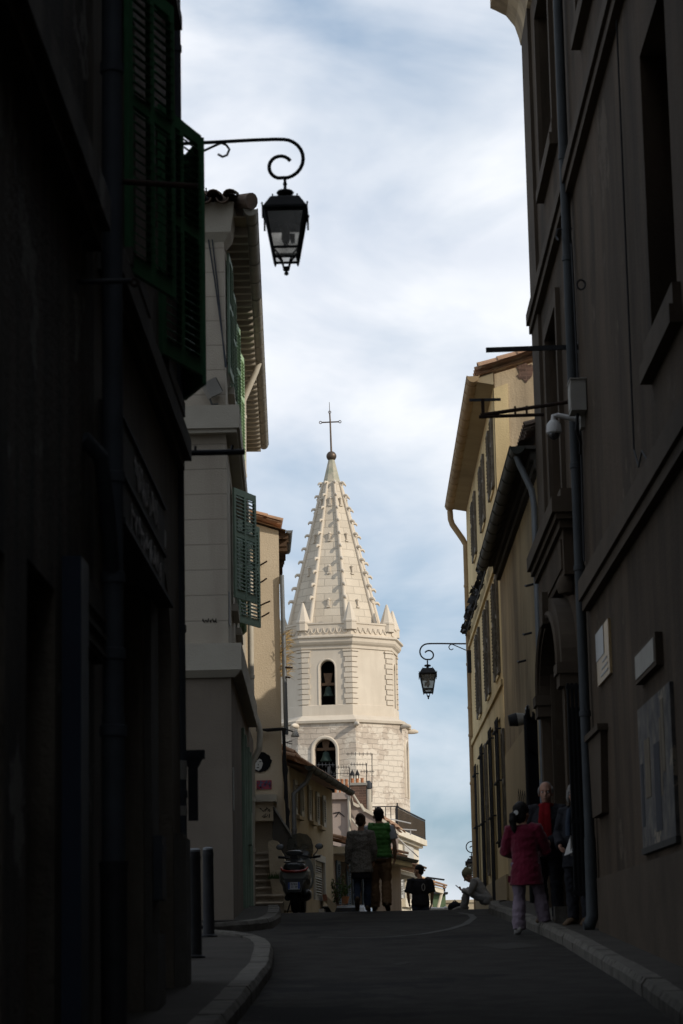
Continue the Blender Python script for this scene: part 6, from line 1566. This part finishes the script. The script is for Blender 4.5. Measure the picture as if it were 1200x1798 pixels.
    def face(s):
        H, R = s.J['hed'], s.R * 1.15
        for q in (-1, 1):
            e = MB().ell(H + R @ V((q * .032, .074, .006)), (.012, .008, .008), R).build('eye', M['plast'], s.o, 60)
            MB().ell(H + R @ V((q * .032, .081, .006)), (.0055, .004, .0055), R).build('iris', M['ink'], e, 60)
        MB().tube([H + R @ V((-.02, .088, -.066)), H + R @ V((0, .095, -.068)), H + R @ V((.02, .088, -.066))], [.002, .003, .002], 6).build('mouth_line', M['wood'], s.o)

    def place(s):
        s.o.location = s.loc; s.o.rotation_euler = (0, 0, s.rz); s.o.scale = (s.k,) * 3
        return s


def foot_at(px, py, dz=0.0):
    p = on_road(px, py, dz); return V((p.x, p.y, zr(p.y) + dz))


# woman in magenta, seen from behind, talking to the man with the scarf
pk = foot_at(928, 1641)
J = dict(hiL=(-.1, 0, .92), knL=(-.11, .02, .5), anL=(-.12, -.03, .09), ftL=(-.17, .13, .03), anR=(.21, .16, .20), knR=(.15, .12, .55), ftR=(.29, .33, .13), wai=(-.01, .02, 1.1), che=(-.02, .03, 1.3), nec=(-.03, .03, 1.47), hed=(-.04, .06, 1.625),
         shL=(-.2, .02, 1.41), elL=(-.29, .05, 1.12), wrL=(-.17, .27, 1.08), shR=(.16, .02, 1.42), elR=(.26, .1, 1.13), wrR=(.19, .33, 1.12))
P = Person('person in a magenta coat and lilac trousers with a black ponytail, seen from behind', pk, radians(-12), 1.62, J, yaw=radians(-25))
P.trousers('lilac', .018, .028); P.shoes('shoew'); P.hair('hblack', 'pony')
P.top('coat', 'magenta', .66, .03, 1.0, (.235, .19), .012, sleeve_r=1.25)
H_ = P.J['hed'] + V((-.06, -.15, -.0)); MB().lathe(H_, [(.03, -.008), (.034, 0), (.03, .008)], 10, axis='y').build('hair_clip', M['plast'], P.o, 40)
MB().box(-.245, -.2, -.06, .05, .70, .79).build('pocket_flap', M['magenta'], P.o)
P.place()
# man with the red scarf, facing the camera
pm = foot_at(967, 1619, KERB_H)
J = dict(wrL=(-.05, .22, 1.0), elL=(-.27, .04, 1.14), wrR=(.03, .24, 1.02), elR=(.27, .03, 1.15))
P = Person('person with grey thinning hair, dark coat and long red scarf, facing the camera', pm, pi + radians(-14), 1.74, J, yaw=radians(6), pitch=radians(-3), skin='skino', girth=1.12, curl=.9, palms=(V((0, -1, .3)), V((0, -1, .3))))
P.trousers('navy', .02, .012); P.shoes('shoe'); P.hair('hgrey', 'ring'); P.face()
P.top('shirt', 'denimd', .92, .014, .4, (.2, .16)); P.top('coat', 'navy', .80, .034, .98, (.22, .175), .012)
b = MB()
for x, zb_ in ((-.034, .97), (.034, 1.08)):
    b.tube([(x * .9, .1, 1.5), (x, .155, 1.36), (x * 1.15, .178, 1.2), (x * 1.3, .185, zb_)], [(.042, .02), (.05, .02), (.055, .018), (.058, .014)], 10, hint=(1, 0, 0))
b.tube([(.08 * cos(a), .0 + .088 * sin(a), 1.475 + .015 * sin(a)) for a in [2 * pi * i / 14 for i in range(14)]], .032, 8, closed=True)
fuse(b, 'scarf', M['scarf'], P.o, .011, 2); P.place()
# woman with papers in the gateway
pw_ = RF.P(29.8, .11, zr(29.75) + KERB_H)
J = dict(wrL=(-.16, .25, 1.02), elL=(-.24, .03, 1.13), wrR=(.12, .26, .98), elR=(.25, .02, 1.14))
P = Person('person with grey bobbed hair, glasses and papers, half hidden at the iron gate', pw_, pi * .5 + radians(60), 1.70, J, yaw=radians(15), skin='skino', curl=.9)
P.trousers('navy', .016, .01); P.shoes('shoe'); P.hair('hgrey', 'bob'); P.face()
P.top('coat', 'navy', .72, .03, .96, (.215, .17), .015)
H_, R_ = P.J['hed'], P.R * 1.15; b = MB()
for q in (-1, 1):
    b.tube([H_ + R_ @ V((q * .034 + .026 * cos(a), .094, .004 + .02 * sin(a))) for a in [2 * pi * i / 12 for i in range(12)]], .003, 5, closed=True); b.tube([H_ + R_ @ V((q * .06, .092, .01)), H_ + R_ @ V((q * .079, -.01, .01))], .0028, 5)
b.tube([H_ + R_ @ V((-.009, .096, .008)), H_ + R_ @ V((.009, .096, .008))], .003, 5); b.build('glasses', M['blackp'], P.o)
b = MB(); b.tube([(-.04, .13, 1.46), (-.05, .17, 1.25), (-.06, .18, 1.05)], [(.03, .012), (.032, .012), (.034, .01)], 8, hint=(1, 0, 0)); b.tube([(.04, .13, 1.46), (.05, .17, 1.3), (.05, .18, 1.12)], [(.03, .012), (.032, .012), (.034, .01)], 8, hint=(1, 0, 0)); b.build('patterned_scarf', M['bluef'], P.o, 40)
P.place()
q = Matrix.Rotation(P.rz, 3, 'Z') @ V((-.12, .36, .97)); c = pw_ + q
o = MB().obox(c, V((.075, -.03, .03)), V((.01, .004, .0)), V((-.04, .0, -.11))).obox(c + V((.03, .03, -.02)), V((.07, .04, .0)), V((.006, .004, 0)), V((.0, .02, -.12))).build('folded_papers', M['paper']); tag(o, 'folded white papers held in the gateway', 'papers')
# couple walking away over the crest
pc = foot_at(637, 1602.5); pc = V((on_y(637, 1602, 41.6).x, 41.6, zr(41.6)))
J = dict(anL=(-.08, -.22, .22), knL=(-.09, .03, .5), ftL=(-.09, -.12, .06), knR=(.1, .08, .5), anR=(.09, .06, .09), ftR=(.1, .26, .03), elR=(.235, .0, 1.13), wrR=(.22, .12, .92), wrL=(-.26, .06, .87))
P = Person('person in a speckled grey knit tunic and dark jeans with brown hair pinned up', pc, radians(-3), 1.63, J, yaw=radians(-8))
P.trousers('jeans', .012, .004); P.shoes('shoe'); P.hair('hbrown', 'up'); P.top('skirt', 'btee', .60, .016, 0, (.19, .155)); P.top('tunic', 'tweed', .71, .026, .95, (.218, .175), .01); P.place()
pv = V((on_y(669, 1602, 42.2).x, 42.2, zr(42.2)))
J = dict(shL=(-.2, -.01, 1.43), shR=(.2, -.01, 1.43), elL=(-.27, .0, 1.14), wrL=(-.29, .1, .93), elR=(.27, -.02, 1.14), wrR=(.27, .13, .93), knL=(-.1, .05, .5), anL=(-.09, .06, .09), ftL=(-.11, .26, .03), knR=(.11, .03, .5), anR=(.11, -.16, .12), ftR=(.13, .03, .03))
P = Person('person in a green quilted vest and brown trousers with short dark hair', pv, 0, 1.75, J, girth=1.08)
P.trousers('khaki', .022, .02); P.shoes('shoe'); P.hair('hblack', 'short'); P.top('t_shirt', 'grtee', .9, .02, .34, (.2, .16)); P.top('vest', 'vest', .92, .046, 0, (.215, .175), .05, quilt=.082, vox=.011); P.place()
# man going down beyond the crest
pd_ = V((on_y(739, 1600, 54).x, 54, zr(54)))
J = dict(shL=(-.21, 0, 1.41), shR=(.21, 0, 1.41), elL=(-.28, -.03, 1.13), wrL=(-.25, .1, .93), elR=(.27, -.03, 1.13), wrR=(.26, .09, .92), hed=(-.02, .035, 1.63))
P = Person('person in a black short-sleeved shirt going downhill, head turned left', pd_, radians(4), 1.72, J, yaw=radians(55), girth=1.1)
P.trousers('jeans', .018, .015); P.shoes('shoe'); P.hair('hblack', 'short'); P.top('t_shirt', 'btee', .86, .026, .46, (.205, .165))
MB().tube([(.06 + .035 * cos(a), -.166, 1.27 + .075 * sin(a)) for a in [2 * pi * i / 12 for i in range(12)]], .011, 6, hint=(0, 1, 0), closed=True).build('back_print', M['ltgrey'], P.o); P.place()
# young person seated on the kerb, bent over a phone
ps = V((on_y(855, 1590, 45.2).x, 45.2, 0)); sz = zr(45.2) + KERB_H
J = dict(pel=(0, 0, .10), wai=(0, .10, .25), che=(0, .2, .41), nec=(0, .29, .54), hed=(0, .40, .625), shL=(-.18, .25, .50), shR=(.18, .25, .50), elL=(-.24, .34, .25), elR=(.24, .34, .25), wrL=(-.09, .52, .32), wrR=(.09, .52, .32),
         hiL=(-.1, .03, .09), hiR=(.1, .03, .09), knL=(-.12, .44, .30), knR=(.13, .42, .33), anL=(-.11, .52, -.04), anR=(.12, .50, -.04), ftL=(-.12, .72, -.1), ftR=(.13, .70, -.1))
P = Person('person in a khaki beanie and pale sweatshirt seated on the kerb, bent over a phone', V((ps.x, ps.y, sz)), radians(84), 1.48, J, pitch=radians(-42), curl=.9, palms=(V((.5, -.3, .8)), V((-.5, -.3, .8))))
P.trousers('ltgrey', .014, .01); P.shoes('shoew'); P.hair('beanie', 'beanie'); P.top('sweatshirt', 'ltgrey', .02, .03, .97, (.19, .15)); P.place()
c = Matrix.Rotation(P.rz, 3, 'Z') @ V((0, .52, .325)) + P.loc; tag(MB().obox(c, V((0, .055, 0)), V((-.05, 0, .045)), V((-.004, 0, -.005))).build('mobile_phone', M['blackp']), 'dark phone held by the seated person in the beanie', 'phone')
c = V((on_y(799, 1592, 45.4).x, 45.4, zr(45.4))); b = MB(); b.ell(c + V((0, 0, .1)), (.14, .12, .1)); b.ell(c + V((.09, .03, .09)), (.09, .09, .09)); b.tube([c + V((-.05, 0, .18)), c + V((-.0, -.02, .24)), c + V((.06, 0, .18))], .012, 6)
o = fuse(b, 'bag', M['navy'], None, .015, 3); tag(o, 'dark soft bag on the road at the seated person\'s feet', 'bag')

# ------------------------------------------------------------------ scooter
sy = 43.0; sx = on_y(519, 1600, sy).x; szz = zr(sy)
S = root('motor_scooter', 'grey motor scooter with a tall smoked windscreen parked by the stairs', 'scooter')


def ring_loft(name, secs, mt, par, seg=18, sq=2.6, smooth=50):
    """body panel: sections (y, zc, half width, half height), rounded-square outline"""
    b = MB(); rows = []
    for y, zc, hw, hh in secs:
        r = []
        for k in range(seg):
            a = 2 * pi * k / seg; c, s_ = cos(a), sin(a); r.append(V((hw * (abs(c) ** (2 / sq)) * (1 if c >= 0 else -1), y, zc + hh * (abs(s_) ** (2 / sq)) * (1 if s_ >= 0 else -1))))
        rows.append(r)
    for A, B in zip(rows[:-1], rows[1:]):
        for k in range(seg): b.quad(A[k], A[(k + 1) % seg], B[(k + 1) % seg], B[k])
    b.poly(rows[0][::-1]); b.poly(rows[-1]); return b.build(name, mt, par, smooth)


def tyre(name, c, r, w, par):
    t = MB(); prof = [(r * .62, -w * .45), (r * .85, -w * .52), (r * .97, -w * .36), (r, 0), (r * .97, w * .36), (r * .85, w * .52), (r * .62, w * .45)]
    wh_ = MB().lathe(c, [(r * .6, -w * .4), (r * .6, w * .4)], 20, axis='x')
    o = MB().lathe(c, prof, 28, axis='x').build(name, M['rubber'], par, 40)
    rim = MB().lathe(c, [(r * .2, -w * .45), (r * .6, -w * .3), (r * .64, -w * .46), (r * .64, w * .46), (r * .6, w * .3), (r * .2, w * .45)], 20, axis='x').build('rim', M['zincd'], o, 40)
    return o


tyre('rear_wheel', V((0, .0, .27)), .27, .15, S); tyre('front_wheel', V((0, 1.42, .26)), .26, .12, S)
ring_loft('rear_body', [(-.30, .66, .21, .08), (-.24, .66, .26, .15), (-.05, .64, .29, .21), (.25, .6, .27, .23), (.5, .52, .2, .2)], M['scoot'], S)
ring_loft('tail_cowl', [(-.34, .80, .12, .05), (-.28, .8, .19, .085), (-.1, .8, .21, .09), (.3, .78, .2, .07)], M['blackp'], S)
b = MB(); b.tube([(-.24, -.2, .795), (-.2, -.3, .745), (-.12, -.345, .725), (0, -.355, .72), (.12, -.345, .725), (.2, -.3, .745), (.24, -.2, .795)], [(.018, .02), (.024, .024), (.026, .024), (.028, .024), (.026, .024), (.024, .024), (.018, .02)], 8); b.build('tail_light', M['redl'], S, 50)
MB().tube([(-.14, -.3, .86), (0, -.34, .85), (.14, -.3, .86)], .012, 6).build('grab_rail', M['zinc'], S, 50)
for q in (-1, 1): MB().ell((q * .12, -.26, .895), (.07, .05, .018)).build('rail_end', M['plastd'], S, 60)
ring_loft('seat', [(-.2, .87, .13, .04), (-.1, .9, .17, .07), (.2, .88, .17, .07), (.45, .84, .15, .06), (.7, .82, .1, .05)], M['blackp'], S)
ring_loft('backrest', [(-.17, 1.06, .13, .035), (-.12, 1.06, .155, .05), (-.05, 1.06, .14, .045)], M['blackp'], S)
ring_loft('backrest_stem', [(-.14, .95, .06, .09), (-.1, .95, .07, .1), (-.05, .95, .06, .09)], M['blackp'], S)
b = MB().prism([(-.235, -.12, .62), (-.2, -.28, .56), (-.15, -.28, .5), (-.17, 0, .3), (-.235, .1, .4)], (.045, 0, 0)).build('side_fairing', M['scoot'], S); MB().prism([(.19, -.12, .62), (.155, -.28, .56), (.105, -.28, .5), (.125, 0, .3), (.19, .1, .4)], (.045, 0, 0)).build('side_fairing', M['scoot'], S)
MB().prism([(-.17, -.3, .6), (.17, -.3, .6), (.13, -.33, .36), (-.13, -.33, .36)], (0, .06, 0)).build('mudguard', M['blackp'], S)
pl_ = MB().obox((0, -.345, .47), (.105, 0, 0), (0, .006, .0), (0, .01, .065)).build('number_plate', M['plate'], S)
MB().obox((-.088, -.352, .475), (.014, 0, 0), (0, .003, 0), (0, .01, .06)).obox((.088, -.352, .475), (.014, 0, 0), (0, .003, 0), (0, .01, .06)).build('plate_band', M['plateb'], pl_)
b = MB(); rr = random.Random(6)
for zz_, xs in ((.5, (-.05, -.03, .0, .02, .05)), (.445, (-.045, -.02, .03, .05))):
    for x in xs: b.obox((x, -.3545, zz_), (.004, 0, 0), (0, .002, 0), (0, 0, .018)); b.obox((x + .005, -.3545, zz_ + rr.choice((-.015, 0, .015))), (.007, 0, 0), (0, .002, 0), (0, 0, .004))
b.build('plate_marks', M['ink'], pl_)
MB().tube([(.16, .3, .3), (.2, .05, .29), (.22, -.22, .33), (.22, -.3, .34)], [.04, .075, .08, .07], 14, rcap=True).build('exhaust', M['blackp'], S, 50)
MB().tube([(-.14, .35, .3), (-.14, -.05, .27)], [.07, .06], 10, rcap=True).build('engine_case', M['zincd'], S, 50)
ring_loft('leg_shield', [(.98, .72, .26, .32), (1.1, .74, .27, .36), (1.25, .7, .2, .3), (1.4, .62, .12, .16)], M['scoot'], S)
ring_loft('floorboard', [(.45, .34, .2, .1), (.7, .3, .22, .08), (1.05, .34, .22, .12)], M['blackp'], S)
MB().tube([(-.09, 1.42, .26), (-.09, 1.3, .62), (0, 1.2, .9), (.09, 1.3, .62), (.09, 1.42, .26)], .025, 8).build('front_fork', M['zincd'], S, 50)
b = MB().tube([(-.36, .92, 1.03), (-.26, 1.0, 1.02), (-.1, 1.08, 1.0), (.1, 1.08, 1.0), (.26, 1.0, 1.02), (.36, .92, 1.03)], .018, 8); b.build('handlebar', M['blackp'], S, 50)
for q in (-1, 1): MB().tube([(q * .26, 1.0, 1.02), (q * .38, .91, 1.03)], .022, 8).build('grip', M['rubber'], S, 50); MB().tube([(q * .27, 1.03, 1.04), (q * .4, 1.13, 1.06)], .008, 5).build('brake_lever', M['zinc'], S)
ring_loft('instrument_cowl', [(.98, 1.02, .17, .05), (1.08, 1.06, .2, .1), (1.25, 1.02, .14, .1)], M['blackp'], S)
ws = MB(); W_ = [(-.2, 0), (-.24, .1), (-.245, .22), (-.215, .34), (-.14, .42), (0, .45), (.14, .42), (.215, .34), (.245, .22), (.24, .1), (.2, 0)]
for s_ in (0, .008): ws.poly([V((x, 1.16 - .3 * z + .5 * x * x + s_, 1.02 + z)) for x, z in W_])
ws.build('windscreen', M['screen'], S)
for q in (-1, 1):
    mr = MB().tube([(q * .24, 1.05, 1.04), (q * .31, 1.07, 1.12), (q * .34, 1.06, 1.18)], .01, 6); mr.ell((q * .36, 1.05, 1.22), (.075, .03, .055)); mr = mr.build('mirror', M['blackp'], S, 50)
    MB().ell((q * .36, 1.025, 1.22), (.065, .012, .046)).build('mirror_glass', M['zinc'], mr, 60)
MB().tube([(-.1, .4, .28), (-.2, .5, .02)], .014, 6).build('side_stand', M['iron'], S)
S.location = (sx, sy + .35, zr(sy + .3)); S.rotation_euler = (0, 0, radians(-3))

# ------------------------------------------------------------------ parked car over the crest (only its roof shows)
cyc = 59.6; cxx = on_y(606, 1590, cyc).x; K = root('parked_car', 'silver parked car below the crest, only its roof showing', 'car')
b = MB(); prof = [(-2.0, .35), (-2.02, .7), (-1.9, .92), (-1.45, .98), (-.75, 1.42), (.2, 1.46), (.75, 1.38), (1.25, .98), (1.95, .85), (2.05, .6), (2.0, .32)]
for i, (w0, sgn) in enumerate(((.86, 1),)):
    L_ = []; 
    for sx_ in (-1, 1): L_.append([V((sx_ * (.84 if z < 1.0 else .84 - (z - .98) * .52), y, z)) for y, z in prof])
    for k in range(len(prof) - 1): b.quad(L_[0][k], L_[1][k], L_[1][k + 1], L_[0][k + 1])
    b.quad(L_[0][0], L_[1][0], L_[1][-1], L_[0][-1])
    for l in L_: b.poly(l)
b.build('body', M['car'], K, 30)
wi = lambda y, z, s_: V((s_ * (.84 - (z - .98) * .52 + .006), y, z))
b = MB()
for s_ in (-1, 1): b.poly([wi(-1.25, 1.03, s_), wi(-.7, 1.36, s_), wi(-.2, 1.38, s_), wi(-.2, 1.03, s_)]); b.poly([wi(-.12, 1.03, s_), wi(-.12, 1.38, s_), wi(.62, 1.34, s_), wi(1.05, 1.03, s_)])
b.build('side_window', M['glassd'], K)
MB().poly([(-.68, -1.42, 1.01), (.68, -1.42, 1.01), (.56, -.85, 1.375), (-.56, -.85, 1.375)]).build('rear_window', M['glassd'], K); MB().poly([(-.7, 1.235, 1.005), (.7, 1.235, 1.005), (.58, .82, 1.335), (-.58, .82, 1.335)]).build('windscreen', M['glassd'], K)
for s_ in (-1, 1):
    for y in (-1.25, 1.25): tyre('wheel', V((s_ * .78, y, .31)), .31, .19, K)
    MB().obox((s_ * .66, -1.99, .78), (.12, 0, 0), (0, .03, 0), (0, 0, .1)).build('tail_light', M['redl'], K); MB().obox((s_ * .64, 2.0, .7), (.14, 0, 0), (0, .04, 0), (0, 0, .07)).build('headlight', M['plast'], K)
    MB().tube([(s_ * .58, -.7, 1.45), (s_ * .58, .3, 1.48)], .016, 6).build('roof_rail', M['iron'], K)
    MB().ell((s_ * .95, .8, 1.02), (.09, .06, .07)).build('mirror', M['blackp'], K, 60)
K.location = (cxx, cyc, zr(cyc) + .02); K.rotation_euler = (0, 0, radians(-6))
q = [on_y(px, py, 58.5) for px, py in ((567, 1572), (572, 1571), (592, 1591), (586, 1606), (570, 1581))]
o = root('ramp_wall', 'sloping low wall with a reddish end cap behind the scooter', 'wall', q[3]); MB().prism(q, (0, .5, 0)).build('wall_face', M['l4'], o)
q = [on_y(px, py, 58.35) for px, py in ((566.5, 1571), (573, 1570), (575.5, 1580), (568.5, 1582))]; MB().prism(q, (0, .8, 0)).build('end_cap', M['redb'], o)

# ------------------------------------------------------------------ plants
def plant(label, base, h, w, n, mt='leaf', potr=None, seed=1, leaf=.05):
    o = root('potted_plant' if potr else 'dry_shrub', label, 'plant', base); rr = random.Random(seed)
    if potr: MB().lathe(base, [(potr * .7, 0), (potr, potr * 1.5), (potr * 1.1, potr * 1.5), (potr * 1.1, potr * 1.75), (potr * .85, potr * 1.75), (potr * .8, potr * 1.5)], 12).build('pot', M['pot'], o, 40)
    z0 = potr * 1.5 if potr else 0; st = MB(); lf = MB()
    for i in range(n):
        a = rr.uniform(0, 2 * pi); t = V((cos(a) * rr.uniform(.1, w), sin(a) * rr.uniform(.1, w), h * rr.uniform(.5, 1))); p = base + V((0, 0, z0))
        st.tube([p, p + t * .5 + V((0, 0, .05)), p + t], .006, 4)
        for k in range(9):
            c = p + t * rr.uniform(.3, 1.02) + V((rr.uniform(-.06, .06),) * 3); u = V((rr.uniform(-1, 1), rr.uniform(-1, 1), rr.uniform(-.6, 1))).normalized() * leaf; v_ = u.orthogonal().normalized() * leaf * .45
            lf.quad(c - u, c + v_, c + u, c - v_)
    st.build('stem', M['wood'], o); lf.build('foliage', M[mt], o); return o


c = on_y(594, 1596, 61.2); plant('leafy plant in a pot beside the blue-grey shutter', V((c.x, 61.0, c.z - .1)), .8, .22, 16, 'leaf', .11, 3)
c = on_y(607, 1594, 62.5); plant('small plant in a reddish pot between two blue-grey shutters', V((c.x, 62.0, c.z + .1)), .35, .14, 10, 'leaf', .1, 5)
o = root('dry_shrub', 'tuft of straw-coloured dry grass growing from the narrow house edge', 'plant', on_y(497, 1165, YN)); b = MB(); rr = random.Random(4)
for i in range(170):
    p = on_y(493 + rr.uniform(-2, 4), 1112 + rr.uniform(0, 78) ** 1.0, YN + rr.uniform(-.1, .8)); t = V((rr.uniform(-.05, .34), rr.uniform(-.2, .2), rr.uniform(-.12, .2))); m_ = p + t * .6 + V((0, 0, .04)); s_ = V((0, .004, .011))
    b.add([p - s_, p + s_, m_ + s_ * .7, m_ - s_ * .7, p + t], [(0, 1, 2, 3), (3, 2, 4)])
b.build('blades', M['straw'], o)
b = MB(); rr = random.Random(19); c0 = on_y(484, 1543, 46.2)
for i in range(60):
    p = c0 + V((rr.uniform(-.14, .14), rr.uniform(-.1, .1), 0)); t = V((rr.uniform(-.06, .06), rr.uniform(-.05, .05), rr.uniform(.06, .17))); b.add([p - V((.008, 0, 0)), p + V((.008, 0, 0)), p + t], [(0, 1, 2)])
tag(b.build('weed_tuft', M['leaf']), 'small green weed at the foot of the cream parapet', 'plant')
